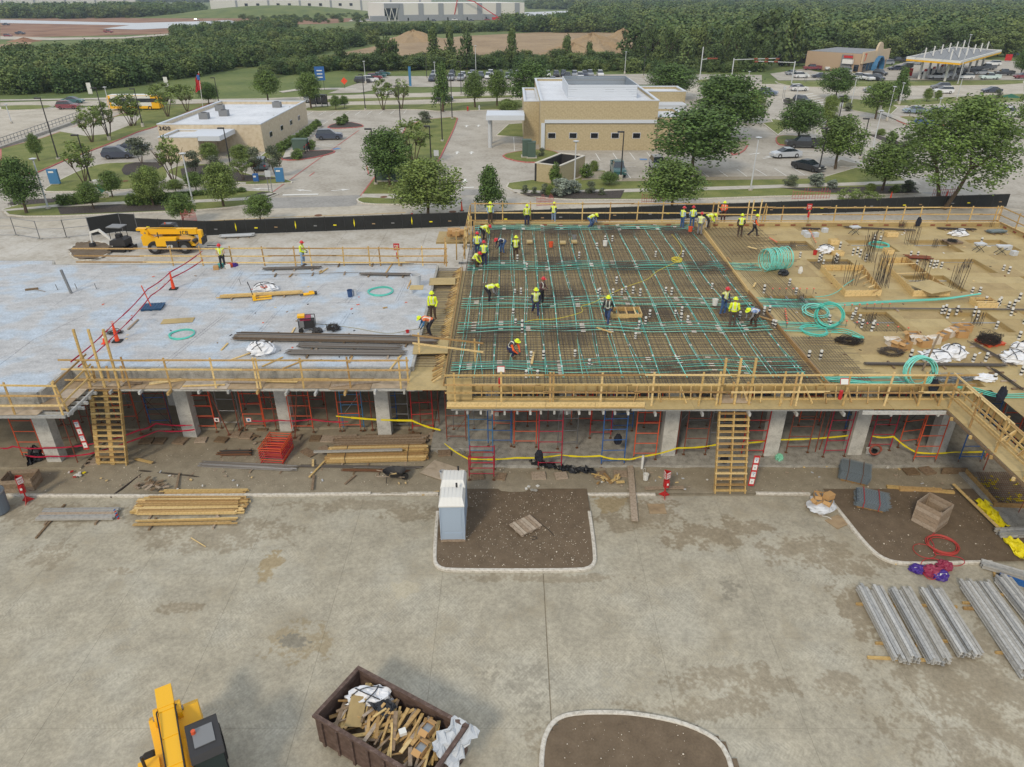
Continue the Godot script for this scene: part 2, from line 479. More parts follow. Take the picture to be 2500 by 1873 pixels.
func _ready() -> void:
	rng.seed = 20260508
	var cam := Camera3D.new()
	cam.name = "camera"
	cam.fov = 56.745
	cam.far = 9000.0
	cam.near = 0.3
	cam.position = V(0,CAMH,0)
	cam.rotation.x = -PITCH
	add_child(cam)
	cam.current = true
	var env := Environment.new()
	env.background_mode = Environment.BG_SKY
	var sk := ProceduralSkyMaterial.new()
	sk.sky_top_color = Color(0.83,0.86,0.90)
	sk.sky_horizon_color = Color(0.89,0.89,0.89)
	sk.sky_curve = 0.12
	sk.ground_horizon_color = Color(0.7,0.72,0.72)
	sk.ground_bottom_color = Color(0.35,0.35,0.33)
	sk.sun_angle_max = 1.0
	var sky := Sky.new()
	sky.sky_material = sk
	env.sky = sky
	env.background_energy_multiplier = 1.0
	env.tonemap_mode = Environment.TONE_MAPPER_LINEAR
	env.tonemap_exposure = 1.2
	env.fog_enabled = true
	env.fog_density = 0.00013
	env.fog_light_color = Color(0.72,0.78,0.86)
	env.sdfgi_enabled = true
	env.ssao_enabled = true
	env.ssil_enabled = true
	var we := WorldEnvironment.new()
	we.name = "world_environment"
	we.environment = env
	add_child(we)
	var sun := DirectionalLight3D.new()
	sun.name = "sun"
	sun.light_energy = 0.5
	sun.light_angular_distance = 10.0
	sun.light_color = Color(1.0,0.94,0.84)
	sun.shadow_enabled = true
	sun.rotation = Vector3(deg_to_rad(-38),deg_to_rad(-26),0)
	add_child(sun)
	CYL.top_radius = 1; CYL.bottom_radius = 1; CYL.height = 1; CYL.radial_segments = 7; CYL.rings = 0
	CYL16.top_radius = 1; CYL16.bottom_radius = 1; CYL16.height = 1; CYL16.radial_segments = 18; CYL16.rings = 0
	SPH.radius = 1; SPH.height = 2; SPH.radial_segments = 14; SPH.rings = 8
	make_materials()
	build_ground()
	build_lots()
	build_yard()
	build_deck()
	build_under_deck()
	build_reinforcement()
	build_rails()
	build_yard_things()
	build_deck_things()
	build_people()
	build_fence()
	build_machines()
	build_buildings()
	build_vehicles()
	build_street_things()
	build_trees()
	build_forest()
# ---------- the setting
func lawn(px: Array,called := "lawn",m: Material = null,kerb: Material = null,rounds := 1,h := 0.13) -> PackedVector2Array:
	var p := pxs(px,h)
	for k in rounds: p = smooth2(p)
	if kerb: structure("kerb",sheet(p,h,h + 0.05),kerb)
	var q := p
	if kerb:
		var o := Geometry2D.offset_polygon(p,-0.2)
		if o.size() > 0: q = o[0]
		structure(called,sheet(q,h + 0.006,0.0),m if m else M.grass)
	else:
		structure(called,sheet(p,h,h),m if m else M.grass)
	return q
func path(px: Array,y: float,m: Material,called := "path") -> void:
	structure(called,sheet(pxs(px,y),y),m)
func build_ground() -> void:
	structure("ground",sheet(PackedVector2Array([Vector2(-5200,60),Vector2(5200,60),Vector2(5200,-7000),Vector2(-5200,-7000)]),-0.06),M.meadow)
	path([770,142,920,112,1130,88,1330,78,1540,78,1580,100,1560,130,1450,140,1100,150,850,160],0.0,M.drygrass,"field")
	path([0,46,260,43,560,42,700,44,690,66,600,72,430,82,200,88,0,92],0.0,M.redsoil,"earthworks")
	path([0,48,330,56,560,50,560,53,420,59,330,62,0,56],0.08,M.padwhite,"concrete_pad")
	path([250,70,330,60,560,49,590,56,480,65,340,72],0.16,M.padwhite,"concrete_pad")
	path([0,88,130,92,300,90,440,80,440,84,300,94,120,98,0,96],0.24,M.street2,"road")
	path([0,96,120,98,300,94,380,92,330,104,160,120,30,118,0,130],0.1,M.meadow,"field")
	path([0,108,80,100,60,126,0,140],0.2,M.drygrass,"field")
	path([850,52,1290,48,1400,44,1400,36,1300,32,860,46],0.12,M.street2,"pavement")
	path([1280,30,1395,26,1392,46,1290,48],0.2,M.padwhite,"pavement")
	path([700,48,860,44,860,52,800,58,700,60],0.05,M.redsoil,"earthworks")
	path([1540,3,1720,8,1850,14,1850,18,1700,13,1540,6],0.1,M.street2,"road")
	path([560,205,460,195,500,178,640,175,600,190,420,215,330,228,300,224],0.05,M.drygrass,"path")
	var a := Acc.new()
	var c := P(640,42)
	var hm := func(i: int,j: int) -> Vector3:
		var x := (i - 10) / 10.0
		var z := (j - 6) / 6.0
		return c + V(x * 150,11.0 * pow(maxf(0,1 - x * x),1.4) * pow(maxf(0,1 - z * z),1.4) - 0.1,-70 + z * 110)
	for i in 20:
		for j in 12:
			a.quad(hm.call(i,j),hm.call(i + 1,j),hm.call(i + 1,j + 1),hm.call(i,j + 1))
	structure("hill",a.mesh(),M.meadow)
	var heap := 0
	for q in [[1010,100,19,5.0],[1445,122,24,6.5],[1520,98,12,5.5],[1400,135,14,4.5],[60,102,9,2.0]]:
		var b := Acc.new()
		var o := P(q[0],q[1])
		heap += 1
		var f := func(i: int,j: int) -> Vector3:
			var r: float = i / 9.0
			var an := TAU * j / 22.0
			var bump := 1.0 + 0.22 * sin(an * 3 + heap) + 0.12 * sin(an * 7 + heap * 2)
			return o + V(cos(an) * r * q[2] * bump,q[3] * pow(1 - r,1.1) * (1 + 0.15 * sin(an * 5 + r * 9)) - 0.1 * r,sin(an) * r * q[2] * bump)
		for i in 9:
			for j in 22: b.quad(f.call(i,j),f.call(i + 1,j),f.call(i + 1,j + 1),f.call(i,j + 1))
		var soil_heap := inst(self,"spoil_heap",b.mesh(),M.redsoil if heap == 5 else M.drygrass)
		tag(soil_heap,["brown conical spoil heap beside the tree belt","large sprawling heap of pale excavated earth on the bare field","low brown spoil heap at the edge of the woods","pale loose earth spilling before the large heap","low dark mound beside the far construction road"][heap - 1],"earth heap")
func build_lots() -> void:
	structure("parking_lot",sheet(PackedVector2Array([Vector2(-150,-70),Vector2(75,-70),Vector2(190,-120),Vector2(190,-205),Vector2(60,-198),Vector2(-60,-172),Vector2(-150,-172)]),0.0),M.street)
	path([0,575,0,533,150,533,420,524,600,510,860,503,1260,495,1900,486,2500,478,2500,515,1800,530,1080,556,500,573],0.006,M.street2,"street")
	path([640,484,880,476,870,500,850,504,600,511,660,490],0.010,M.tar,"street")
	path([1130,462,1180,462,1195,476,1120,477],0.010,M.tar,"street")
	path([2250,470,2330,466,2500,500,2500,512,2350,490],0.010,M.tar,"street")
	path([0,250,150,246,430,243,640,240,900,230,1260,221,1520,214,1640,212,1640,226,1260,233,900,241,700,245,500,252,300,258,150,258,0,258],0.012,M.street2,"road")
	path([0,300,0,268,90,268,160,262,420,262,640,256,900,246,1260,238,1640,230,1640,242,1260,250,900,256,620,262,420,268,280,275,180,292,100,318,0,345],0.016,M.street2,"road")
	path([1640,205,1900,205,2080,207,2300,206,2500,203,2500,232,2330,232,2080,234,1990,244,1900,250,1700,245,1640,242],0.014,M.street2,"road")
	path([1870,245,1990,243,2060,265,2180,298,2330,345,2500,400,2500,512,2330,480,2250,400,2120,345,2000,300,1900,262],0.018,M.street,"road")
	path([865,206,930,186,1250,185,1600,180,1860,183,1860,205,1650,205,1300,212,1010,212,940,215,880,226,800,228],0.02,M.street,"parking_lot")
	path([1880,180,1960,168,2010,178,2160,166,2250,140,2500,150,2500,195,2230,196,2080,196,1900,196],0.02,M.street,"parking_lot")
	path([0,243,200,240,330,236,430,226,330,244,200,243,0,246],0.024,M.walk,"sidewalk")
	path([680,223,730,216,830,214,870,216,870,218,740,219,690,226],0.024,M.walk,"sidewalk")
	lawn([0,258,60,256,138,257,110,265,60,268,0,269],"lawn",null,M.kerb,1)
	lawn([520,250,800,242,1250,232,1250,236,800,248,540,254],"lawn",null,null,0)
	lawn([0,426,60,425,92,420,158,391,225,366,255,355,338,321,379,309,455,275,520,250,430,257,330,265,275,285,200,302,100,337,0,363],"lawn",null,M.kerbred,0)
	path([141,320,205,303,290,284,345,281,330,300,262,327,210,332],0.15,M.walk,"path")
	lawn([742,272,730,264,820,256,1010,255,1080,252,1200,247,1290,242,1290,265,1190,268,1075,272,1020,266,900,268],"lawn",null,M.kerb,1)
	lawn([880,476,958,372,990,310,1030,292,1108,285,1118,288,1110,312,1078,380,1066,400,1062,440,1000,478],"lawn",null,M.kerbred,0)
	lawn([866,488,880,480,1060,478,1110,487,1100,495,1000,499,890,498],"lawn",null,M.kerb,1)
	path([884,473,990,473,1080,471,1080,478,990,486,880,481],0.145,M.walk,"sidewalk")
	lawn([3,511,18,524,60,528,145,527,290,521,405,516,475,513,560,506,605,500,655,482,680,473,660,466,560,464,470,466,370,472,300,476,150,484,60,494],"lawn",null,M.kerb,0)
	path([147,523,140,506,290,499,400,500,405,513,290,518],0.15,M.mulch,"mulch_bed")
	path([15,497,40,489,100,485,145,484,130,494,60,500],0.15,M.mulch,"mulch_bed")
	path([590,484,640,468,676,472,655,480],0.15,M.mulch,"mulch_bed")
	path([3,512,140,499,300,492,330,488,350,492,470,488,600,482,660,470,668,473,610,488,470,495,300,498,140,505,5,516],0.154,M.walk,"sidewalk")
	lawn([103,464,130,445,200,412,245,399,300,396,395,395,415,428,400,442,350,461,190,467,110,468],"lawn",null,M.kerb,1)
	path([296,415,305,402,330,396,392,396,398,405,375,418,352,432,325,434,302,425],0.15,M.mulch,"mulch_bed")
	lawn([400,447,425,430,400,418,440,402,560,398,600,425,660,428,715,441,712,447,600,451,440,452],"lawn",null,M.kerb,1)
	path([445,432,440,412,480,404,555,402,590,426,640,430,680,436,600,443,450,438],0.146,M.mulch,"mulch_bed")
	path([395,440,420,425,450,440,600,445,600,449,430,452],0.15,M.walk,"sidewalk")
	lawn([682,382,700,372,780,366,820,366,815,373,750,388,690,391],"lawn",M.mulch,M.kerbred,1)
	lawn([795,312,810,302,850,296,888,304,886,309,830,313],"lawn",M.mulch,M.kerbred,1)
	lawn([655,365,740,318,770,305,782,308,745,345,690,384,660,388,630,384],"lawn",null,M.kerb,0)
	path([700,362,752,312,775,303,790,306,755,332,720,380,690,385],0.15,M.walk,"sidewalk")
	lawn([1240,303,1280,300,1280,335,1246,333,1210,330],"lawn",null,M.kerb,0)
	lawn([1222,382,1240,372,1320,362,1368,372,1375,388,1320,396,1270,395],"lawn",null,M.kerbred,1)
	lawn([1235,456,1240,446,1300,438,1360,450,1425,430,1455,415,1480,416,1490,440,1640,437,1880,433,2015,430,2090,408,2200,430,2250,470,2150,474,1880,479,1640,487,1400,487,1345,484,1270,473,1255,466],"lawn",null,M.kerb,0)
	path([1252,462,1330,466,1450,463,1700,457,2000,448,2230,440,2235,447,2000,456,1700,465,1450,471,1330,474,1256,469],0.15,M.walk,"sidewalk")
	path([1268,472,1330,470,1460,467,1525,464,1515,484,1400,485,1345,482,1290,477],0.156,M.mulch,"mulch_bed")
	path([1900,458,2000,459,2100,456,2220,452,2245,470,2160,473,2070,472,1990,468],0.156,M.mulch,"mulch_bed")
	path([1420,426,1455,417,1480,420,1478,436,1420,440],0.15,M.dirt,"mulch_bed")
	path([1480,437,1640,433,1880,430,2015,428,2015,435,1880,438,1640,441,1480,443],0.15,M.dirt,"mulch_bed")
	lawn([1893,345,1895,332,1920,329,1985,335,1980,352,1905,355],"lawn",null,M.kerbred,1)
	lawn([1790,345,1830,350,1815,372,1780,380],"lawn",M.dirt,M.kerbred,1)
	lawn([2050,388,2090,398,2115,403,2075,408,2030,405],"lawn",M.dirt,M.kerb,0)
	path([2056,380,2115,395,2240,440,2250,452,2210,440,2120,410],0.02,M.walk,"sidewalk")
	lawn([1905,243,1925,240,1955,262,1990,275,2060,296,2060,302,1985,285,1925,262],"lawn",M.mulch,M.kerb,1)
	lawn([2115,325,2150,330,2240,360,2235,372,2190,358,2120,332],"lawn",M.mulch,M.kerb,1)
	lawn([2000,246,2050,240,2110,243,2200,256,2170,285,2060,265],"lawn",null,M.kerb,1)
	lawn([2180,290,2210,282,2260,288,2340,310,2310,304,2220,306],"lawn",null,M.kerbred,1)
	lawn([2130,252,2250,240,2500,228,2500,248,2340,252,2200,258],"lawn",null,M.kerb,0)
	lawn([1890,196,2000,200,2200,200,2500,194,2500,207,2250,209,1960,214,1900,204],"lawn",null,M.kerb,1)
	lawn([1710,205,1690,196,1760,190,1790,196,1740,205],"lawn",null,M.kerb,1)
	lawn([1860,300,1885,297,1880,290,1940,296,1900,330,1865,303],"lawn",null,M.kerb,0)
	path([2145,268,2230,297,2340,325,2335,330,2215,302,2140,273],0.15,M.walk,"sidewalk")
	for s in [[748,282,765,272],[778,282,795,272],[806,282,823,272],[836,282,853,272],[867,281,881,271],[896,280,909,270],[925,279,937,269],[953,278,965,268],[985,277,993,268],[768,300,782,296],[787,304,800,296],
			[757,345,840,346],[770,340,850,331],[795,325,862,326],[795,318,866,320],[770,352,810,359],[785,352,823,359],[800,352,832,357],
			[1413,375,1422,392],[1454,374,1465,392],[1496,373,1508,391],[1537,372,1551,390],[1579,371,1592,389],[1480,418,1487,435],[1526,416,1540,435],[1571,416,1585,433],[1715,420,1730,432],[1756,416,1778,432],[1800,413,1824,431],[1844,412,1872,429],[1891,411,1920,429],[1936,410,1966,428],
			[1950,380,1995,379],[1960,370,2000,370],[2010,386,2060,387],[2020,396,2075,396],[1525,398,1550,398],[1525,407,1552,407],[1254,334,1256,368],[1262,340,1276,340],[1259,346,1277,346],[1257,353,1276,353],[1256,360,1272,362],
			[1925,262,2170,330],[2085,342,2200,385],[1860,304,1872,303],[1866,314,1882,313],[2210,262,2215,256],[2240,262,2246,255],[2272,262,2279,254],[2300,262,2308,253],[2335,262,2344,253],[2365,262,2375,252],[2395,261,2406,252],[2425,261,2437,252]]: stripe(s,0.13,M.paint)
	for k in 7: stripe([1962 + k * 9,231 + k * 5,1985 + k * 9,228 + k * 5],0.6,M.paint)
	stripe([690,476,777,474],0.6,M.paint)
	stripe([1119,459,1157,457],0.5,M.paint)
	stripe([690,530,870,524],0.12,M.paintyellow)
	stripe([870,524,990,519],0.12,M.paintyellow)
	stripe([1620,503,2250,493],0.12,M.paintyellow)
	stripe([380,546,690,530],0.12,M.paintyellow)
	stripe([812,364,830,362],1.0,M.paintblue)
	stripe([1562,389,1580,389],1.0,M.paintblue)
	stripe([2253,493,2300,510],0.6,M.paint)
	for q in [[650,480,876,318],[895,405,900,425],[755,430,768,420]]: stripe(q,0.14,M.paintred)
	for q in [[831,464,20],[1116,373,90],[1151,373,90],[1139,308,90],[1168,307,90],[1135,441,-90],[1843,375,30],[1876,385,30],[742,465,160],[638,461,180],[1885,382,180]]: arrow(P(q[0],q[1],0.03),deg_to_rad(q[2]))
	for q in [[777,526],[1118,441],[937,481],[1105,517],[895,341],[2210,472],[305,442],[2068,417]]:
		var cover := inst(self,"manhole_cover",lathe([[0.0,0.03],[0.42,0.03],[0.45,0.0]],14),M.rust,Transform3D(Basis(),P(q[0],q[1],0.15 if q[0] == 937 or q[0] == 305 else 0.02)))
		tag(cover,"round rusty manhole cover set in the paving","manhole cover","manhole covers in the streets and lots")
func stripe(s: Array,w: float,m: Material) -> void:
	var a := P(s[0],s[1],0.03)
	var b := P(s[2],s[3],0.03)
	var d := (b - a).normalized() * 1.0
	var n := V(-d.z,0,d.x) * w / 2
	structure("road_marking",sheet(PackedVector2Array([Vector2(a.x + n.x,a.z + n.z),Vector2(b.x + n.x,b.z + n.z),Vector2(b.x - n.x,b.z - n.z),Vector2(a.x - n.x,a.z - n.z)]),0.03),m)
func arrow(o: Vector3,a: float) -> void:
	var p := PackedVector2Array()
	for q in [[-1.2,0.15],[-1.2,-0.15],[0.2,-0.15],[0.2,-0.5],[1.3,0.0],[0.2,0.5],[0.2,0.15]]:
		p.append(Vector2(o.x + q[0] * cos(a) + q[1] * sin(a),o.z - q[0] * sin(a) + q[1] * cos(a)))
	structure("road_marking",sheet(p,0.034),M.paint)
func bumpy(x0: float,x1: float,z0: float,z1: float,step: float,y: float,amp: float,sd: int,clip := PackedVector2Array()) -> ArrayMesh:
	var f := FastNoiseLite.new()
	f.seed = sd
	f.frequency = 0.35
	f.fractal_octaves = 4
	var a := Acc.new()
	var nx := int((x1 - x0) / step)
	var nz := int((z1 - z0) / step)
	for j in nz + 1:
		for i in nx + 1:
			var x := x0 + (x1 - x0) * i / nx
			var z := z0 + (z1 - z0) * j / nz
			var e := 0.5
			var hh := func(u: float,w: float) -> float: return f.get_noise_2d(u,w) * amp
			var n := V(hh.call(x - e,z) - hh.call(x + e,z),2 * e,hh.call(x,z - e) - hh.call(x,z + e)).normalized()
			var fade := 1.0 if (i > 0 and i < nx and j > 0 and j < nz) else 0.3
			a.v.append(V(x,y + hh.call(x,z) * fade,z)); a.n.append(n); a.c.append(Color.WHITE); a.uv.append(Vector2(x,z))
	for j in nz:
		for i in nx:
			var k := j * (nx + 1) + i
			var keep := true
			if clip.size() > 0: keep = Geometry2D.is_point_in_polygon(Vector2(x0 + (i + 0.5) * step,z0 + (j + 0.5) * step),clip)
			if keep: a.i.append_array(PackedInt32Array([k,k + 1,k + nx + 1,k + 1,k + nx + 2,k + nx + 1]))
	return a.mesh()
func kerb_line(pts: PackedVector2Array,w := 0.17,h := 0.14,m: Material = null) -> void:
	var a := Acc.new()
	var prof := [[-w / 2,-0.1],[-w / 2,h - 0.03],[-w / 2 + 0.03,h],[w / 2 - 0.03,h],[w / 2,h - 0.03],[w / 2,-0.1]]
	for k in pts.size() - 1:
		var e := pts[k]
		var f := pts[k + 1]
		var d0 := (pts[k + 1] - pts[maxi(k - 1,0)]).normalized()
		var d1 := (pts[mini(k + 2,pts.size() - 1)] - pts[k]).normalized()
		for j in prof.size() - 1:
			var g := func(o: Vector2,d: Vector2,q: Array) -> Vector3: return V(o.x - d.y * q[0],q[1],o.y + d.x * q[0])
			a.quad(g.call(e,d0,prof[j]),g.call(e,d0,prof[j + 1]),g.call(f,d1,prof[j + 1]),g.call(f,d1,prof[j]))
	structure("kerb",a.mesh(),m if m else M.kerb)
func build_yard() -> void:
	structure("yard_base",sheet(PackedVector2Array([Vector2(-45,-29.9),Vector2(45,-29.9),Vector2(45,-3),Vector2(-45,-3)]),-0.03),M.dirt)
	var yard := Node3D.new()
	yard.name = "yard_pavement"
	yard.set_meta("kind","structure")
	add_child(yard)
	var xs := []
	for k in range(-7,8): xs.append(1.4 + 4.5 * k)
	var zs := [-29.3,-26.4,-23.65,-20.1,-16.1,-12.0,-8.0]
	for i in xs.size() - 1:
		for j in zs.size() - 1:
			var x0: float = maxf(xs[i],-30.0)
			var x1: float = minf(xs[i + 1],30.0)
			var g := 0.022 if i == 6 or i == 7 else 0.008
			var q := PackedVector2Array([Vector2(x0 + (g if i == 7 else 0.004),zs[j] + 0.003),Vector2(x1 - (g if i == 6 else 0.004),zs[j] + 0.003),Vector2(x1 - (g if i == 6 else 0.004),zs[j + 1] - 0.003),Vector2(x0 + (g if i == 7 else 0.004),zs[j + 1] - 0.003)])
			inst(yard,"panel",sheet(q,0.0,0.03,Vector2(-30,-30),Vector2(60,24)),M.yard)
	structure("dirt",bumpy(-46,46,-50,-29.45,0.35,0.05,0.11,5),M.dirt)
	var bed := smooth2(smooth2(PackedVector2Array([Vector2(-3.75,-29.6),Vector2(-3.6,-25.2),Vector2(-3.45,-23.95),Vector2(-2.2,-23.85),Vector2(2.4,-23.85),Vector2(3.7,-23.95),Vector2(3.85,-25.2),Vector2(3.85,-29.6)]),false),false)
	var bedp := bed.duplicate()
	bedp.append(Vector2(3.85,-29.7)); bedp.append(Vector2(-3.75,-29.7))
	structure("soil_bed",bumpy(-3.9,3.9,-29.8,-23.8,0.2,0.1,0.05,8,bedp),M.soil)
	kerb_line(bed)
	kerb_line(PackedVector2Array([Vector2(3.85,-29.4),Vector2(5.2,-29.42),Vector2(7.4,-29.4)]),0.17,0.1)
	kerb_line(PackedVector2Array([Vector2(-26.5,-29.3),Vector2(-18,-29.25),Vector2(-11,-29.35),Vector2(-7.3,-29.45)]),0.18,0.13)
	kerb_line(PackedVector2Array([Vector2(-7.3,-29.45),Vector2(-6.2,-29.5),Vector2(-5.4,-29.45)]),0.18,0.05)
	kerb_line(PackedVector2Array([Vector2(-5.4,-29.45),Vector2(-3.8,-29.45)]),0.18,0.13)
	kerb_line(PackedVector2Array([Vector2(12.6,-29.5),Vector2(15.4,-29.45)]),0.18,0.1)
	var bed2 := smooth2(smooth2(PackedVector2Array([Vector2(16.2,-29.3),Vector2(16.4,-27.4),Vector2(16.6,-25.4),Vector2(17.0,-24.45),Vector2(18.0,-24.25),Vector2(20.5,-24.35),Vector2(22.6,-24.4)]),false),false)
	var bed2p := bed2.duplicate()
	bed2p.append(Vector2(26,-24.4)); bed2p.append(Vector2(32,-24.4)); bed2p.append(Vector2(32,-29.8)); bed2p.append(Vector2(16.2,-29.8))
	structure("soil_bed",bumpy(16,32,-29.8,-24.2,0.2,0.1,0.06,9,bed2p),M.soil)
	kerb_line(bed2)
	var bed3 := smooth2(smooth2(pxs([1325,1990,1320,1830,1345,1768,1385,1747,1480,1742,1580,1750,1690,1775,1780,1830,1800,1990]),false),false)
	kerb_line(bed3)
	structure("soil_bed",bumpy(0.6,8.2,-17.4,-11,0.2,0.08,0.05,10,bed3),M.soil)
	var mm := MultiMesh.new()
	mm.transform_format = MultiMesh.TRANSFORM_3D
	var st := Acc.new()
	st.blob(Vector3.ZERO,V(1,0.6,0.8),Color.WHITE,5,3)
	mm.mesh = st.mesh()
	var tf := []
	for k in 4200:
		var r := rng.randf()
		var x := rf(-30,27)
		var z := rf(-33.5,-29.6)
		if r < 0.3:
			x = rf(-3.4,3.6); z = rf(-29.5,-24.1)
		elif r < 0.42:
			x = rf(17,27); z = rf(-29.5,-24.7)
		elif r < 0.46:
			x = rf(1.7,6.0); z = rf(-16.3,-12)
		var s := 0.008 + 0.02 * pow(rng.randf(),3) + (0.03 if rng.randf() < 0.02 else 0.0)
		tf.append(Transform3D(yawb(rf(0,TAU)) * Basis.from_scale(Vector3.ONE * s),V(x,0.115 if r < 0.46 else 0.08,z)))
	mm.instance_count = tf.size()
	for k in tf.size(): mm.set_instance_transform(k,tf[k])
	var g := MultiMeshInstance3D.new()
	g.multimesh = mm
	g.material_override = mat(C(214,204,186),0.9)
	g.name = "gravel"
	add_child(g)
	tag(g,"small pale stones scattered over the bare soil","gravel","","stuff")
	var by := Node3D.new()
	by.name = "back_yard_pavement"
	by.set_meta("kind","structure")
	add_child(by)
	for i in 14:
		for j in 5:
			var x0 := -62.0 + i * 4.4
			var z0 := -76.5 + j * 5.5
			inst(by,"panel",sheet(PackedVector2Array([Vector2(x0 + 0.012,z0 + 0.012),Vector2(x0 + 4.388,z0 + 0.012),Vector2(x0 + 4.388,z0 + 5.488),Vector2(x0 + 0.012,z0 + 5.488)]),0.02,0.04),M.backyard)
	var isl := smooth2(pxs([168,618,180,600,230,590,275,600,270,620,235,636,190,637]))
	kerb_line(isl + PackedVector2Array([isl[0]]),0.2,0.16)
	var c := P(222,613)
	structure("soil_bed",bumpy(c.x - 3.2,c.x + 3.2,c.z - 3.6,c.z + 3.6,0.25,0.18,0.3,77,isl),M.soil)
# ---------- the deck
func subtract(r: Rect2,hole: Rect2) -> Array:
	var o := []
	var x := r.intersection(hole)
	if x.size.x <= 0.01 or x.size.y <= 0.01: return [r]
	if x.position.x > r.position.x: o.append(Rect2(r.position,Vector2(x.position.x - r.position.x,r.size.y)))
	if x.end.x < r.end.x: o.append(Rect2(Vector2(x.end.x,r.position.y),Vector2(r.end.x - x.end.x,r.size.y)))
	if x.position.y > r.position.y: o.append(Rect2(Vector2(x.position.x,r.position.y),Vector2(x.size.x,x.position.y - r.position.y)))
	if x.end.y < r.end.y: o.append(Rect2(Vector2(x.position.x,x.end.y),Vector2(x.size.x,r.end.y - x.end.y)))
	return o
const PLY := 5.32
var pits := [Rect2(31.55,-51.0,3.0,3.0),Rect2(27.4,-47.5,3.0,3.1),Rect2(26.75,-55.7,3.1,3.0),Rect2(22.0,-51.0,3.1,2.3),Rect2(20.8,-55.5,2.8,2.5),Rect2(31.7,-55.7,3.05,3.1),Rect2(16.5,-43.7,3.2,2.0),Rect2(20.6,-41.0,2.75,3.0),Rect2(26.5,-40.9,3.05,3.0),Rect2(19.7,-32.7,4.2,1.4),Rect2(36.4,-55.8,3.0,2.8),Rect2(35.6,-47.3,3.0,2.6),Rect2(31.6,-41.0,3.0,3.0),Rect2(30.4,-34.9,3.0,2.6)]
func build_deck() -> void:
	var deck := thing("concrete_deck","freshly poured pale blue-grey concrete deck on square columns","deck")
	var sl := PackedVector2Array([Vector2(-45,-49.8),Vector2(-33.6,-49.8),Vector2(-33.1,-48.9),Vector2(-5.42,-48.9),Vector2(-5.3,-33.0),Vector2(-23.2,-33.0),Vector2(-23.25,-30.3),Vector2(-45,-30.3)])
	inst(deck,"slab",sheet(sl,TOP,0.0,Vector2(-45,-49),Vector2(40,20)),M.slab)
	for k in sl.size():
		var a := sl[k]
		var b := sl[(k + 1) % sl.size()]
		var d := (b - a).normalized() * 0.001
		bar(deck,"edge_beam",V(a.x + d.x,TOP - 0.302,a.y + d.y) ,V(b.x - d.x,TOP - 0.302,b.y - d.y),0.3,0.6,M.conc)
	box(deck,"soffit",V(-25.2,5.2,-41),V(39.4,0.24,15.6),M.conc)
	box(deck,"soffit",V(-34.2,5.19,-31.8),V(21.6,0.23,2.6),M.conc)
	var pf := thing("working_platform","weathered plywood working platform along the poured deck edge","platform")
	var x := -22.9
	while x < -4.6:
		var w := rf(1.6,2.5)
		var z1 := -31.75 + rf(-0.12,0.16)
		box(pf,"plank",V(x + w / 2,4.97 + rf(-0.004,0.03),(-33.16 + z1) / 2),V(w - 0.02,0.03,z1 + 33.16),pick(M.plyold))
		if rng.randf() < 0.8:
			bar(pf,"plank",V(x + rf(-0.3,0.2),5.03,z1 - rf(0.1,0.9)),V(x + w + rf(-0.4,0.5),5.035,z1 - rf(0.1,0.9)),rf(0.1,0.3),0.04,pick(M.wood if rng.randf() < 0.5 else M.oldwood))
		x += w
	bar(pf,"ledger",V(-22.8,4.87,-31.85),V(-4.6,4.87,-31.85),0.09,0.15,M.alum[0])
	for k in 12:
		var q := -22.0 + k * 1.5
		bar(pf,"joist",V(q,4.86,-33.1),V(q,4.86,-31.55 + rf(0,0.35)),0.1,0.16,M.alum[k % 4] if k % 3 else M.wood[2])
	var pw := thing("working_platform","plywood working platform wrapping the deck corner by the trash bin","platform")
	for k in 4: box(pw,"plank",V(-24.0 - k * 2.42,4.97 + 0.004 * (k % 2),-29.75),V(2.4,0.03,1.15 + 0.05 * k),M.plyold[k % 4] if k != 1 else M.ply[2])
	for k in 3: box(pw,"plank",V(-22.35 - 0.1 * k,4.975,-32.5 + k * 1.15),V(1.55 - 0.1 * (k % 2),0.03,1.13),M.plyold[(k + 1) % 4])
	bar(pw,"ledger",V(-33,4.86,-29.2),V(-21.5,4.86,-29.2),0.09,0.16,M.alum[1])
	bar(pw,"ledger",V(-21.45,4.86,-29.3),V(-21.45,4.86,-32.9),0.09,0.16,M.alum[0])
	for k in 7: bar(pw,"joist",V(-23.2,4.8,-29.6 - k * 0.5),V(-21.0 - rf(0,0.4),4.8,-29.6 - k * 0.5),0.1,0.14,M.alum[k % 4])
	var fw := thing("formwork_deck","tan plywood formwork deck with sunken drop panels beside the reinforcing mat","formwork")
	var joined := Acc.new()
	var cut := func(r: Rect2) -> Array:
		var parts := [r]
		for h in pits:
			var nx := []
			for q in parts: nx.append_array(subtract(q,h))
			parts = nx
		return parts
	var n := 0
	for i in 20:
		for j in 32:
			var r := Rect2(-5.3 + i * 2.44,-59.4 + j * 1.22,2.44,1.22)
			if i * 2.44 - 5.3 > 41.5: continue
			if r.position.x < 22.3 and r.end.y > -31.0:
				if r.position.y > -31.2: continue
				r.size.y = -31.0 - r.position.y
			if r.position.x < -4 and r.position.y < -49.2: continue
			if r.position.x < 22.3 and r.end.x > 22.4 and r.position.y >= -31.0: continue
			for q in cut.call(r):
				if q.size.x < 0.03 or q.size.y < 0.03: continue
				var c: Vector2 = q.get_center()
				var t := Transform3D(Basis.from_scale(V(q.size.x - 0.006,0.02,q.size.y - 0.006)),V(c.x,PLY - 0.01 + 0.002 * ((i + j) % 2),c.y))
				if r.position.x > 16 and r.position.y < -27 and n < 290:
					inst(fw,"panel",BOXM,M.ply[(i * 7 + j * 3 + (i * j) % 4) % 5],t)
					n += 1
				else:
					joined.box(t)
	var jn := inst(fw,"panel_field",joined.mesh(),M.ply[2])
	jn.set_meta("kind","stuff")
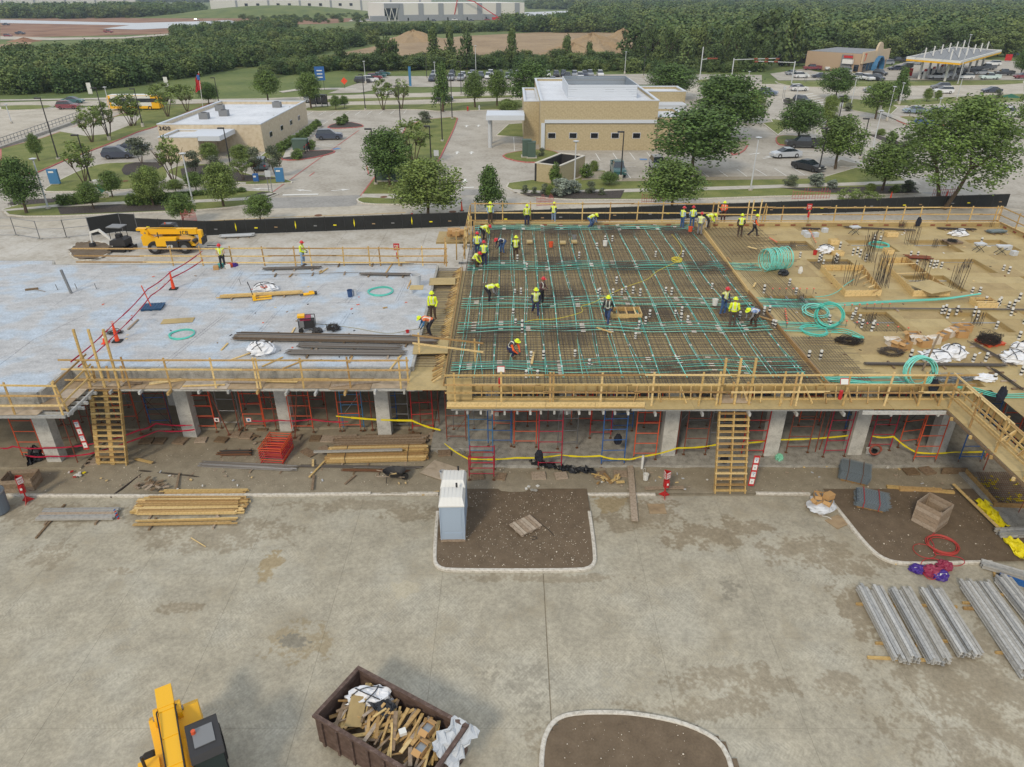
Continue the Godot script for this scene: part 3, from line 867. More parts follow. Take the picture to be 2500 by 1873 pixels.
	for h in pits:
		var c: Vector2 = h.get_center()
		box(fw,"drop_panel",V(c.x,PLY - 0.26,c.y),V(h.size.x,0.02,h.size.y),pick(M.ply))
		for s in [-1,1]:
			box(fw,"drop_side",V(c.x + s * (h.size.x / 2 - 0.01),PLY - 0.135,c.y),V(0.02,0.225,h.size.y - 0.002),M.ply[1])
			box(fw,"drop_side",V(c.x,PLY - 0.135,c.y + s * (h.size.y / 2 - 0.01)),V(h.size.x - 0.044,0.225,0.02),M.ply[1])
	for k in 24: bar(fw,"joist",V(-3.0 + k * 1.0,5.2,-59),V(-3.0 + k * 1.0,5.2,-31.2),0.1,0.17,M.alum[k % 4])
	for q in [-32.0,-34.6,-37.2,-39.8,-43,-47,-51,-55,-58.5]: bar(fw,"stringer",V(-4,5.02,q),V(41,5.02,q),0.12,0.17,M.alum[1])
	edge_form("front edge form of braced plywood facing the yard",V(-3.1,0,-30.95),V(22.2,0,-30.95),V(0,0,1),true)
	edge_form("plywood edge form with pockets along the far side of the formwork deck",V(16.6,0,-59.45),V(41.5,0,-59.45),V(0,0,-1),false)
	edge_form("plywood edge form behind the reinforcing mat",V(-3.2,0,-59.5),V(16.5,0,-59.5),V(0,0,-1),false)
	edge_form("plywood edge form along the outer end of the deck",V(41.5,0,-59.4),V(41.5,0,-30),V(1,0,0),false)
	edge_form("plywood edge form of the wing that juts towards the yard",V(22.55,0,-30.9),V(22.55,0,-21),V(-1,0,0),true)
	var bk := thing("bulkhead_form","timber bulkhead with a row of slanted kickers along the pour strip","formwork")
	bar(bk,"board",V(-3.55,5.44,-48.7),V(-3.45,5.44,-31.4),0.045,0.24,M.wood[5])
	for k in 56:
		var z := -48.5 + k * 0.3
		bar(bk,"kicker",V(-3.62,5.56,z),V(-4.15 + rf(-0.1,0.1),5.36,z + 0.28 + rf(-0.1,0.1)),0.04,0.07,pick(M.wood))
	var bj := thing("bulkhead_form","long timber bulkhead at the edge of the reinforcing mat by the cable coils","formwork")
	bar(bj,"board",V(15.95,5.46,-59.2),V(15.6,5.46,-44),0.05,0.26,M.wood[1])
	bar(bj,"board",V(15.6,5.46,-43.96),V(15.9,5.46,-31.1),0.05,0.26,M.wood[5])
	bar(bj,"stud",V(16.1,5.4,-58),V(15.8,5.4,-45),0.09,0.04,M.wood[2])
	bar(bj,"stud",V(15.8,5.4,-43),V(16.1,5.4,-31.5),0.09,0.04,M.oldwood[1])
	var fp := thing("working_platform","new plywood working platform below the front edge form","platform")
	x = -3.2
	while x < 22.2:
		var w := 2.42
		if x < 5.6: bar(fp,"toe_board",V(x + 0.02,5.12,-29.9),V(x + w,5.12,-29.9),0.03,0.26,M.wood[3])
		box(fp,"plank",V(x + w / 2,4.985 + 0.003 * (int(x) % 2),-30.35 + (0.06 if x > 5 else 0.0)),V(w - 0.01,0.025,1.15 + rf(0,0.1)),M.ply[int(absf(x)) % 3])
		x += w
	bar(fp,"ledger",V(-3.0,4.86,-29.98),V(5.8,4.86,-29.98),0.07,0.2,M.alum[0])
	bar(fp,"ledger",V(5.85,4.88,-29.85),V(17.0,4.88,-29.85),0.06,0.16,M.alum[1])
	bar(fp,"ledger",V(17.05,4.84,-29.6),V(21.8,4.84,-29.6),0.06,0.2,M.alum[2])
	for k in 15: bar(fp,"joist",V(-2.75 + k * 0.6,4.7,-31.6),V(-2.75 + k * 0.6 + rf(-0.05,0.05),4.7,-29.72 - rf(0,0.1)),0.1,0.17,M.alum[k % 4])
	for k in 7: bar(fp,"joist",V(7.0 + k * 2.3,4.74,-31.6),V(7.0 + k * 2.3,4.7,-29.6),0.1,0.17,M.alum[k % 4])
	box(fp,"gusset",V(-2.6,5.6,-30.6),V(1.25,1.1,0.03),M.ply[0],Basis(Vector3.RIGHT,-0.25))
	var wp := thing("working_platform","plywood platform stepping down along the wing that juts towards the yard","platform")
	for k in 5:
		box(wp,"plank",V(21.85,4.98,-29.3 + k * 1.9),V(1.35,0.025,1.88),M.ply[k % 5])
	for k in 5: bar(wp,"joist",V(22.5,4.85,-29 + k * 1.6),V(21.0,4.85,-29 + k * 1.6),0.1,0.16,M.wood[k % 6])
	bar(wp,"ledger",V(21.12,4.9,-30.0),V(21.12,4.9,-20),0.05,0.14,M.oldwood[3])
	var cn := 0
	for q in [[-25.1,-32.4],[-18.75,-35.1],[-13.3,-35.75],[-7.4,-35.1],[-1.2,-37.2],[3.3,-37.4],[8.65,-32.95],[14.35,-32.95],[19.05,-33.05],[23.8,-33.2],[-21.0,-38.5],[-13.3,-42],[-7.4,-42],[8.65,-40.5],[14.35,-40.5],[3.3,-43.5],[19.05,-40.5],[28.5,-38],[-25,-42],[-1.2,-44]]:
		var col := inst(self,"concrete_column",BOXM,M.column,Transform3D(Basis.from_scale(V(0.78,5.0,0.62)),V(q[0],2.52,q[1])))
		tag(col,"square grey concrete column standing under the deck","column","columns carrying the deck")
		cn += 1
	for q in [[174,716,154,1.6,0.09],[141,708,137,0.4,0.025],[188,706,184,0.4,0.025],[236,706,231,0.4,0.025],[588,695,590,0.4,0.02]]:
		var a := P(q[0],q[1],TOP)
		var s := rod(self,"steel_stub" if q[3] < 1 else "steel_post",a,a + V(-0.12 * q[3],q[3],0),q[4],M.grey)
		tag(s,"thin steel dowel standing up from the poured slab" if q[3] < 1 else "grey steel post leaning out of the poured slab","steel post","dowels in the poured slab" if q[3] < 1 else "")
func edge_form(label: String,a: Vector3,b: Vector3,out: Vector3,braced: bool) -> void:
	var t := thing("edge_form",label,"formwork")
	var n := int(a.distance_to(b) / 2.44) + 1
	var d := (b - a).normalized()
	for k in n:
		var e := a + d * (k * 2.44)
		var f := a + d * minf((k + 1) * 2.44 - 0.01,a.distance_to(b))
		if e.distance_to(f) < 0.1: continue
		bar(t,"board",e + V(0,5.48,0),f + V(0,5.48,0),0.025,0.36,M.ply[k % 5])
	bar(t,"top_rail",a + V(0,5.69,0) + out * 0.05,b + V(0,5.69,0) + out * 0.05,0.09,0.04,M.wood[3])
	if braced:
		var m := int(a.distance_to(b) / 0.52)
		for k in m:
			var o := a + d * (k * 0.52 + rf(-0.08,0.08))
			bar(t,"stud",o + V(0,5.66,0) + out * 0.06,o + V(0,5.03,0) + out * (0.1 + (0.2 if k > m / 3 else 0.0)),0.04,0.09,pick(M.wood))
			if k > m / 3 and k % 2 == 0:
				var s := rf(-0.25,0.25)
				bar(t,"kicker",o + V(0,5.62,0) + out * 0.1,o + d * s + V(0,5.02,0) + out * rf(0.6,0.85),0.04,0.09,pick(M.wood))
		bar(t,"sill",a + V(0,5.02,0) + out * 0.32,b + V(0,5.02,0) + out * 0.32,0.09,0.04,M.wood[1])
	else:
		var m := int(a.distance_to(b) / 1.32)
		for k in m:
			var o := a + d * (k * 1.32 + 0.7) + V(0,5.47,0) - out * 0.03
			bar(t,"anchor_pocket",o - d * 0.2,o + d * 0.2,0.06,0.1,M.rustred)
func frame(p: Vector3,yaw: float,w: float,h: float,m: Material,rungs: int,label: String,group: String) -> void:
	var t := thing("shoring_frame",label,"shoring frame",p,yaw,group)
	for s in [-1,1]:
		rod(t,"leg",V(s * w / 2,0.25,0),V(s * w / 2,h,0),0.032,m)
		rod(t,"base_jack",V(s * w / 2,0.0,0),V(s * w / 2,0.3,0),0.02,M.rust)
		box(t,"base_plate",V(s * w / 2,0.01,0),V(0.15,0.02,0.15),M.rust)
	for k in rungs: rod(t,"rung",V(-w / 2,0.42 + (h - 0.5) * k / (rungs - 1.0),0),V(w / 2,0.42 + (h - 0.5) * k / (rungs - 1.0),0),0.024,m)
func build_under_deck() -> void:
	structure("ground_slab",sheet(PackedVector2Array([Vector2(-4.6,-60),Vector2(-4.6,-33.4),Vector2(-1.6,-33.4),Vector2(-1.6,-31.75),Vector2(24,-31.75),Vector2(24,-26),Vector2(42,-26),Vector2(42,-60)]),0.2,0.25),M.conc)
	structure("ground_slab",sheet(PackedVector2Array([Vector2(-45,-60),Vector2(-45,-31.6),Vector2(-23.4,-31.6),Vector2(-23.4,-35.5),Vector2(-4.65,-35.7),Vector2(-4.65,-60)]),0.18,0.25),M.dirt)
	var col := {"o": M.orange,"r": M.red,"b": M.blue,"p": M.paleblue,"c": M.crimson,"k": M.rustred,"g": M.steel}
	var words := {"o": "orange","r": "red","b": "blue","p": "pale blue","c": "crimson","k": "rusty brown","g": "bare grey steel"}
	for q in [[85,1120,0.1,1.2,4.6,"o",7,0.0],[700,1050,0.1,1.2,4.6,"k",7,0.0],[160,1085,0.15,1.2,4.6,"k",6,0.3],[395,1050,0.1,1.3,4.6,"k",7,0.0],[505,1055,0.1,1.2,4.6,"o",7,0.0],[625,1050,0.1,1.2,4.6,"o",7,0.0],[740,1055,0.1,1.25,4.6,"o",7,0.0],[865,1052,0.1,1.2,4.6,"p",7,0.05],[975,1050,0.1,1.2,4.6,"g",7,0.0],[1050,1040,0.1,1.1,4.6,"k",7,0.0],[1115,1080,0.1,1.1,4.6,"k",7,0.0],
			[1175,1115,0.05,1.3,4.55,"p",7,0.0],[1220,1090,0.2,1.3,4.4,"b",7,0.0],[1282,1092,0.2,1.25,4.4,"o",7,0.0],[1342,1145,0.05,1.25,4.5,"c",7,0.0],[1385,1095,0.2,1.1,4.4,"g",6,0.1],[1495,1140,0.05,1.25,4.5,"b",7,0.04],[1573,1122,0.2,1.2,4.4,"o",7,0.0],[1465,1070,0.2,1.2,4.4,"r",6,0.0],[1695,1110,0.2,1.2,4.4,"k",7,0.0],[1755,1095,0.2,1.2,4.4,"g",7,0.0],[1835,1115,0.2,1.2,4.4,"r",7,0.0],[1945,1105,0.2,1.2,4.4,"k",7,0.0],[2035,1115,0.2,1.2,4.4,"c",7,0.05],[2145,1100,0.2,1.2,4.4,"c",7,0.0],[2215,1090,0.2,1.2,4.4,"o",7,0.2],[2255,1130,0.15,1.2,4.5,"o",7,0.0],[2365,1130,0.15,1.2,4.5,"b",7,0.0],[2430,1125,0.15,1.2,4.5,"o",7,0.0]]:
		frame(P(q[0],q[1],q[2]),q[7],q[3],q[4],col[q[5]],q[6],words[q[5]] + " ladder-like shoring frame at the front of the deck",words[q[5]] + " shoring frames along the deck front")
	for i in 14:  # inner rows of frames added to darken the space under the deck
		for j in 3:
			var m: String = pick(["o","k","k","g","b","r"])
			frame(V(-27 + i * 3.6 + rf(-0.4,0.4),0.2,-38.0 - j * 4.5 + rf(-0.5,0.5)),rf(-0.2,0.2),1.2,4.4,col[m],5,words[m] + " shoring frame added deep below the deck to darken it",words[m] + " shoring frames added deep under the deck")
	for i in 24:
		var m: String = ["o","k","o","b","r","g"][i % 6]
		frame(V(-27.5 + i * 2.25 + rf(-0.3,0.3),0.19,-35.6 + rf(-0.6,0.5)),rf(-0.1,0.1),1.2,4.4,col[m],6,words[m] + " shoring frame in the second row behind the deck front",words[m] + " shoring frames of the second row")
	for q in [[345,1060,0,0],[190,1130,0,0],[230,1080,0.2,0],[585,1050,0,0],[560,1062,-0.6,0],[720,1070,0.5,0],[910,1050,0,0],[1090,1050,0,0],[1650,1110,0,0],[2000,1100,0.2,0],[1990,1105,0,0],[2400,1150,0,0],[2460,1130,0,0]]:
		var a := P(q[0],q[1],0.15)
		var s := thing("post_shore","slim steel post shore propping the deck edge","post shore",a,0.0,"post shores along the deck front")
		rod(s,"tube",V(0,0,0),V(q[2],2.9,0),0.03,M.rustred)
		rod(s,"inner_tube",V(q[2],2.8,0),V(q[2] * 1.5,4.7,0),0.022,M.galv)
		box(s,"base_plate",V(0,0.01,0),V(0.2,0.02,0.2),M.rust)
	for k in 16:
		var a := V(-26 + k * 3.2 + rf(-0.5,0.5),0.5,-34.2 - rf(0,2))
		var s := rod(self,"cross_brace",a,a + V(rf(1.6,2.2) * (1 if k % 2 else -1),rf(2,3.4),rf(-0.6,0.2)),0.018,pick([M.rust,M.dark,M.galv]))
		tag(s,"thin diagonal steel brace between shoring frames","brace","cross braces between shoring frames")
	for q in [[205,1128],[228,1125],[190,1132],[357,1075],[390,1075],[440,1075],[490,1073],[540,1072],[570,1060],[600,1063],[642,1045],[720,1067],[770,1069],[800,1070],[830,1068],[857,1068],[905,1066],[960,1066],[1010,1062],[1060,1062],[1095,1062],[1085,1105],[1135,1062],[1315,1160],[1370,1160],[1465,1158],[1515,1155],[2225,1150],[2265,1148],[1165,1160],[1220,1162],[2465,1255],[2350,1147]]:
		var a := P(q[0],q[1],0.15)
		var b := box(self,"mudsill",a - V(0,0.04,0),V(rf(0.6,0.75),0.1,rf(0.5,0.65)),pick(M.oldwood),yawb(rf(-0.25,0.25)))
		tag(b,"square plywood pad under a shoring leg","wood pad","plywood pads under the shoring legs")
# ---------- reinforcement and post-tensioning cables
func drape(z: float) -> float: return 5.45 + 0.07 * cos(z * 0.62 + 0.6)
func build_reinforcement() -> void:
	var mt := thing("reinforcing_mat","dense brown reinforcing bar mat laid over the plywood before the pour","rebar mat")
	var x := -3.3
	var n := 0
	while x < 15.7:
		rod(mt,"bar",V(x,5.425,-59.2),V(x + rf(-0.06,0.06),5.425,-31.1),0.0125,M.rebar)
		x += rf(0.17,0.24)
		n += 1
	var z := -59.2
	while z < -31.1:
		rod(mt,"bar",V(-3.3,5.40,z),V(15.7,5.40,z + rf(-0.06,0.06)),0.0125,M.rebar)
		z += rf(0.17,0.23)
		n += 1
	var low := Acc.new()
	for k in 90: low.tube(PackedVector3Array([V(-3.3,5.36,-59.1 + k * 0.31),V(15.7,5.36,-59.1 + k * 0.31 + rf(-0.05,0.05))]),PackedFloat32Array([0.008]),4)
	for k in 61: low.tube(PackedVector3Array([V(-3.3 + k * 0.31,5.345,-59.2),V(-3.3 + k * 0.31,5.345,-31.1)]),PackedFloat32Array([0.008]),4)
	for q in [[-1.2,-37.2],[3.3,-37.4],[8.65,-32.8],[14.35,-32.8],[-1.2,-44],[3.3,-43.5],[8.65,-40.5],[14.35,-40.5],[-1.5,-50],[3.5,-50],[8.6,-49],[14.3,-49],[-1,-57.8],[4,-57.8],[9,-57.8],[14,-57.8]]:
		for k in 13:
			low.tube(PackedVector3Array([V(q[0] - 1.6,5.50,q[1] - 0.9 + k * 0.15),V(q[0] + 1.6,5.50,q[1] - 0.9 + k * 0.15 + rf(-0.04,0.04))]),PackedFloat32Array([0.013]),4)
			low.tube(PackedVector3Array([V(q[0] - 0.9 + k * 0.15,5.475,q[1] - 1.6),V(q[0] - 0.9 + k * 0.15,5.475,q[1] + 1.6)]),PackedFloat32Array([0.013]),4)
	for k in 500:
		var a := V(rf(-3,15.5),5.35,rf(-59,-31.4))
		var r := rf(0.06,0.14)
		low.tube(PackedVector3Array([a,a + V(r * 0.2,0.16,0),a + V(r,0.2,rf(-0.05,0.05)),a + V(r * 1.4,0.02,0)]),PackedFloat32Array([0.008]),3)
	var ls := inst(mt,"lower_bars",low.mesh(),M.rebar)
	ls.set_meta("kind","stuff")
	var sp := thing("splice_bars","row of dark bars sticking out of the poured slab into the pour strip","rebar")
	for k in 105:
		var zz := -48.6 + k * 0.147
		rod(sp,"bar",V(-5.5,5.47,zz),V(-3.9 + rf(-0.3,0.4),5.46,zz + rf(-0.06,0.06)),0.013,M.rebargrey if k % 2 else M.rebardark)
	var ob := thing("reinforcing_mat","loose reinforcing bars reaching onto the open plywood past the bulkhead","rebar mat")
	for k in 40: rod(ob,"bar",V(16.0,5.40,-58.8 + k * 0.22),V(18.4 + rf(0,3.4),5.40,-58.8 + k * 0.22 + rf(-0.05,0.05)),0.011,M.rebardark)
	for k in 16: rod(ob,"bar",V(16.3 + k * 0.3,5.42,-59),V(16.3 + k * 0.3,5.42,-51.5 + rf(0,1.4)),0.011,M.rebardark)
	for k in 22: rod(ob,"bar",V(16.2 + k * 0.13,5.41,-48.6 - rf(0,1.5)),V(16.3 + k * 0.14 + rf(-0.1,0.1),5.41,-39.5 + rf(0,1)),0.011,M.rebar)
	for k in 34: rod(ob,"bar",V(16.0,5.40,-37.0 + k * 0.16),V(17.4 + rf(0,1.8),5.40,-37.0 + k * 0.16 + rf(-0.1,0.1)),0.010,M.rebar)
	for k in 14: rod(ob,"bar",V(16.1 + k * 0.17,5.415,-37.2),V(16.2 + k * 0.16,5.415,-31.5),0.010,M.rebar)
	for pit in [pits[3],pits[4],pits[6],pits[7]]:
		for k in 14:
			rod(ob,"bar",V(pit.position.x + 0.1,PLY - 0.17,pit.position.y + 0.1 + (pit.size.y - 0.2) * k / 13.0),V(pit.end.x - 0.1,PLY - 0.17,pit.position.y + 0.1 + (pit.size.y - 0.2) * k / 13.0),0.01,M.rebar)
			rod(ob,"bar",V(pit.position.x + 0.1 + (pit.size.x - 0.2) * k / 13.0,PLY - 0.15,pit.position.y + 0.1),V(pit.position.x + 0.1 + (pit.size.x - 0.2) * k / 13.0,PLY - 0.15,pit.end.y - 0.1),0.01,M.rebar)
	var xs := [-2.75,-1.9,-0.95,0.0,0.85,1.75,2.65,3.75,4.75,5.6,6.5,7.6,8.9,10.0,11.1,12.3,13.4,14.9]
	for i in xs.size():
		for e in 2:
			var pts := PackedVector3Array()
			var xx: float = xs[i] + e * rf(0.03,0.06)
			var ph := rf(0,6)
			var am := rf(0.05,0.15)
			var last := -31.2 if i % 5 != 3 else -33.0
			var zz := -59.2
			while zz < last:
				pts.append(V(xx + am * sin(zz * 0.33 + ph) + (0.25 * e * clampf((zz + 37) / 5.0,0,1) if i % 3 == 1 else 0.0),drape(zz) + 0.03,zz))
				zz += 0.7
			var c := inst(self,"tensioning_cable",tube_mesh(pts,0.016,5),[M.teal,M.teal2,M.teal3][(i + e) % 3])
			tag(c,"teal sheathed cable draped front to back across the reinforcing mat","cable","teal cables running front to back")
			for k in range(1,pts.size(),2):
				if rng.randf() < 0.75: rod(c,"highlight_fleck",pts[k],pts[k].lerp(pts[mini(k + 1,pts.size() - 1)],0.3),0.022,M.white)  # white flecks paint pale highlights along the cable
	var bands := [[-58.6,9,1.9,0],[-49.0,10,2.0,0],[-42.0,8,1.9,0],[-38.2,9,1.7,0],[-33.0,9,2.2,1]]
	var words := ["over the far column line","on the second column line from the far edge","across the middle of the mat","just past the box-out towards the yard","along the mat edge by the yard"]
	for b in bands.size():
		var q: Array = bands[b]
		for k in q[1]:
			var pts := PackedVector3Array()
			var z0: float = q[0] + (k - q[1] / 2.0) * q[2] / q[1]
			var ph := rf(0,6)
			var xx := -3.2
			while xx < 15.9:
				var zz := z0 + 0.1 * sin(xx * 0.5 + b) + 0.05 * sin(xx * 0.9 + ph)
				if q[3] == 1: zz = z0 - 1.2 * exp(-pow((xx + 1.5) / 4.5,2)) * (k / 9.0) + 0.35 * sin(xx * 0.25 + 2)
				pts.append(V(xx,5.50 + 0.05 * cos(xx * 1.15 + 0.4),zz))
				xx += 0.8
			var m: Material = [M.teal,M.teal2,M.teal3,M.teal][rng.randi() % 4]
			if k % 5 in [1,3]: m = M.rebargrey if k % 2 else M.dark
			var c := inst(self,"tensioning_cable",tube_mesh(pts,0.017,5),m)
			tag(c,("grey" if k % 5 in [1,3] else "teal") + " cable in the band running crosswise " + words[b],"cable","cables of the band " + words[b])
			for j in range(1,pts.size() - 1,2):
				if rng.randf() < 0.35: rod(c,"highlight_fleck",pts[j],pts[j].lerp(pts[j + 1],0.35),0.022,M.white)  # same white flecks, highlights painted onto the band cables
	for q in [[-49.0,17.8,10,1.7,"cable ends fanned over the bulkhead to the tall coil"],[-42.0,20.0,12,1.8,"cable ends reaching the big middle coil"],[-38.4,19.5,10,1.6,"cable ends reaching the flat coil near the drop panel"],[-31.9,20.6,7,0.7,"cable ends running along the front edge form"]]:
		for k in q[2]:
			var z0: float = q[0] + (k - q[2] / 2.0) * q[3] / q[2]
			var pts := PackedVector3Array()
			for j in 7: pts.append(V(15.8 + (q[1] + rf(-0.6,0.6) - 15.8) * j / 6.0,5.5 - 0.12 * minf(1,j / 3.0) + 0.02 * sin(j + k),z0 + 0.12 * sin(j * 0.9 + k)))
			var c := inst(self,"cable_end",tube_mesh(pts,0.018,5),[M.teal,M.teal2,M.teal3,M.steel][k % 4])
			tag(c,"teal or steel " + q[4],"cable",q[4])
# ---------- guard rails
func rail(label: String,a: Vector3,b: Vector3,posts: Array,hs: Array,lean := 0.0,pm: Array = []) -> Node3D:
	var t := thing("guard_rail",label,"guard rail")
	var d := (b - a).normalized()
	var out := V(-d.z,0,d.x)
	for f in posts:
		var o := a.lerp(b,f)
		var jit := rf(-0.04,0.04)
		bar(t,"post",o - V(0,0.05,0),o + V(0,hs[0] + 0.1 + rf(0,0.08),0) + d * jit + out * lean,0.09,0.045,pick(M.wood))
	for h in hs:
		var f := 0.0
		while f < 1.0:
			var g := minf(1.0,f + rf(0.85,1.0) * 4.9 / a.distance_to(b))
			if 1.0 - g < 0.05: g = 1.0
			var o1: Vector3 = a.lerp(b,f) - d * 0.15 + V(0,h + rf(-0.03,0.03),0) + out * (lean * h / hs[0] + 0.05)
			var o2: Vector3 = a.lerp(b,g) + d * 0.12 + V(0,h + rf(-0.03,0.03),0) + out * (lean * h / hs[0] + 0.05)
			bar(t,"rail",o1,o2,0.04,0.09,pick(M.wood))
			f = g
	return t
func fr(px: Array,y0: float,h: float,a: Vector3,b: Vector3) -> Array:
	var o := []
	for x in px: o.append(clampf((P(x,y0,h) - a).dot(b - a) / (b - a).length_squared(),0.0,1.0))
	return o
func build_rails() -> void:
	var a := V(-31,5.6,-48.7)
	var b := V(-4.7,5.6,-48.7)
	rail("timber guard rail along the far edge of the poured deck",a,b,fr([425,498,570,648,723,762,841,904,930,975,1033,1090],648,5.6,a,b),[1.3,0.76,0.28])
	a = V(-22.6,5.0,-31.8); b = V(-5.3,5.0,-31.8)
	rail("timber guard rail along the poured deck edge above the lumber stacks",a,b,fr([315,415,525,627,635,740,855,978,1025],950,5.0,a,b),[1.6,1.07,0.5],0.0)
	a = V(-21.5,5.0,-29.35); b = V(-21.6,5.0,-32.4)
	rail("short timber guard rail at the deck corner by the wooden stair",a,b,[0.05,0.95],[1.55,1.0,0.5],-0.2)
	a = V(-30.0,5.0,-29.2); b = V(-21.5,5.0,-29.2)
	rail("timber guard rail of the corner platform above the trash bin",a,b,[0.2,0.72,0.99],[1.6,1.05,0.5])
	a = V(-3.1,5.0,-30.0); b = V(22.2,5.0,-30.0)
	rail("long new timber guard rail on the platform facing the yard",a,b,fr([1112,1224,1343,1350,1465,1590,1705,1748,1903,1930,1942,2057,2158,2240,2290],990,5.0,a,b),[1.72,1.18,0.78])
	a = V(21.3,5.0,-30.0); b = V(21.3,5.0,-20.0)
	rail("timber guard rail of the wing platform beside the open formwork",a,b,[0.02,0.2,0.4,0.6,0.85],[1.7,1.15,0.6])
	a = V(-3.3,5.55,-59.9); b = V(17.5,5.55,-59.9)
	rail("timber guard rail behind the reinforcing mat before the black fence",a,b,fr([1160,1227,1296,1356,1422,1489,1556,1618,1739,1807],545,5.6,a,b),[1.62,0.85,0.18])
	a = V(17.6,5.6,-59.9); b = V(41.4,5.6,-59.9)
	rail("timber guard rail along the far side of the open formwork",a,b,fr([1865,1905,1970,2032,2100,2154,2198,2240,2308,2362,2421,2440],540,5.6,a,b),[1.25,0.66,0.1])
	a = V(41.5,5.6,-59.8); b = V(41.5,5.6,-46)
	rail("timber guard rail down the outer end of the open formwork",a,b,[0.0,0.17,0.34,0.5,0.67,0.84,1.0],[1.25,0.66,0.1])
	a = V(-3.5,5.55,-59.4); b = V(-3.5,5.55,-50)
	rail("timber guard rail beside the workers at the mat corner",a,b,[0.0,0.25,0.5,0.7,0.95],[1.5,0.9,0.4])
	a = V(-5.2,5.6,-34.6); b = V(-1.6,5.6,-33.6)
	rail("short timber guard rail across the end of the pour strip",a,b,[0.05,0.9],[1.1,0.6])
	for q in [[1085,646,2.0],[1090,648,1.7],[1115,635,2.2],[1135,632,2.4],[1150,610,2.6],[1158,600,2.0],[1822,545,1.9],[1832,545,2.0],[1850,548,2.1],[1858,548,1.8]]:
		var o := P(q[0],q[1],5.5)
		var s := bar(self,"timber_stud",o,o + V(rf(-0.1,0.15),q[2],rf(-0.1,0.1)),0.09,0.05,pick(M.wood))
		tag(s,"upright timber stud standing by the guard rail corner","timber","upright studs at the rail corners")
	stair("wooden site stair rising to the deck corner with a red notice board",V(-22.67,0.08,-32.0),V(-21.1,0.08,-32.0),V(-21.62,5.02,-31.85),V(-20.15,5.02,-31.85),14,[1.2,3.2])
	stair("wooden site stair rising from the yard to the new formwork",V(10.5,0.03,-29.55),V(12.05,0.03,-29.55),V(10.22,5.02,-30.15),V(11.65,5.02,-30.15),15,[1.0,2.45])
	for q in [[V(-22.85,2.2,-31.7),0.25,"red framed notice board fixed beside the corner stair"],[V(12.3,1.45,-29.5),0.0,"red framed notice board fixed beside the stair to the new formwork"]]:
		var t := thing("notice_board",q[2],"notice board",q[0],0.0)
		t.rotation.z = 0.12 if q[1] > 0 else -0.06
		t.rotation.x = -0.1
		box(t,"board",Vector3.ZERO,V(0.3,1.75,0.03),M.red)
		for k in 4:
			box(t,"sheet",V(0.0,0.62 - k * 0.41,0.02),V(0.22,0.3,0.01),M.white)
			if k % 2 == 0: word(t,"lettering","STOP",0.06,V(0,0.7 - k * 0.41,0.03),Basis(),M.blue)
			ball(t,"emblem",V(0,0.6 - k * 0.41,0.028),V(0.03,0.03,0.004),M.dark if k % 2 else M.blue)
func stair(label: String,a: Vector3,b: Vector3,c: Vector3,d: Vector3,n: int,up: Array) -> void:
	var t := thing("wooden_stair",label,"stair")
	for f in [0.0,0.5,1.0]:
		bar(t,"stringer",a.lerp(b,f),c.lerp(d,f) ,0.06,0.24,M.wood[0])
		bar(t,"post",c.lerp(d,f) - V(0,0.2,0),c.lerp(d,f) + V(0,up[1],-0.1),0.1,0.1,M.wood[1 if f == 0.5 else 0])
		bar(t,"post",c.lerp(d,f) + V(0.0,-0.1,-0.5),c.lerp(d,f) + V(0.02,0.9,-0.6),0.09,0.09,M.wood[4])
	for k in n:
		var f := (k + 0.6) / n
		var e := a.lerp(c,f) + V(-0.06,0,0.08)
		var g := b.lerp(d,f) + V(0.06,0,0.08)
		bar(t,"tread",e,g,0.14,0.06,M.wood[(k * 5) % 6])
	box(t,"landing",(c + d) / 2 + V(0,0.02,-0.45),V(1.7,0.03,0.8),M.plyold[0])
# ---------- helpers for site materials
func lump(s: Vector3,sd: int,amp := 0.25,freq := 2.2,nu := 20,nv := 12) -> ArrayMesh:
	var f := FastNoiseLite.new()
	f.seed = sd
	f.frequency = freq
	var a := Acc.new()
	var g := func(i: int,j: int) -> Vector3:
		var th := PI * i / nv
		var ph := TAU * (j % nu) / nu
		var q := V(sin(th) * cos(ph),cos(th),sin(th) * sin(ph))
		var r := 1.0 + amp * f.get_noise_3dv(q) * 2.0
		var p := q * r
		return V(p.x * s.x,maxf(0.0,(p.y + 0.7) / 1.7) * s.y,p.z * s.z)
	for i in nv:
		for j in nu: a.quad(g.call(i,j),g.call(i + 1,j),g.call(i + 1,j + 1),g.call(i,j + 1))
	return a.mesh()
func crumple(c: Array,amp: float,sd: int,nu := 18,nv := 8) -> ArrayMesh:
	var f := FastNoiseLite.new()
	f.seed = sd
	f.frequency = 1.3
	var a := Acc.new()
	var g := func(i: int,j: int) -> Vector3:
		var u := float(i) / nu
		var v := float(j) / nv
		var p: Vector3 = c[0].lerp(c[1],u).lerp(c[3].lerp(c[2],u),v)
		var e := 0.25 * f.get_noise_2d(p.x * 1.5 + 40,p.z * 1.5)
		return p + V(e,amp * absf(f.get_noise_2d(p.x * 2.0,p.z * 2.0)) * 2.0,e)
	for i in nu:
		for j in nv: a.quad(g.call(i,j),g.call(i,j + 1),g.call(i + 1,j + 1),g.call(i + 1,j))
	return a.mesh()
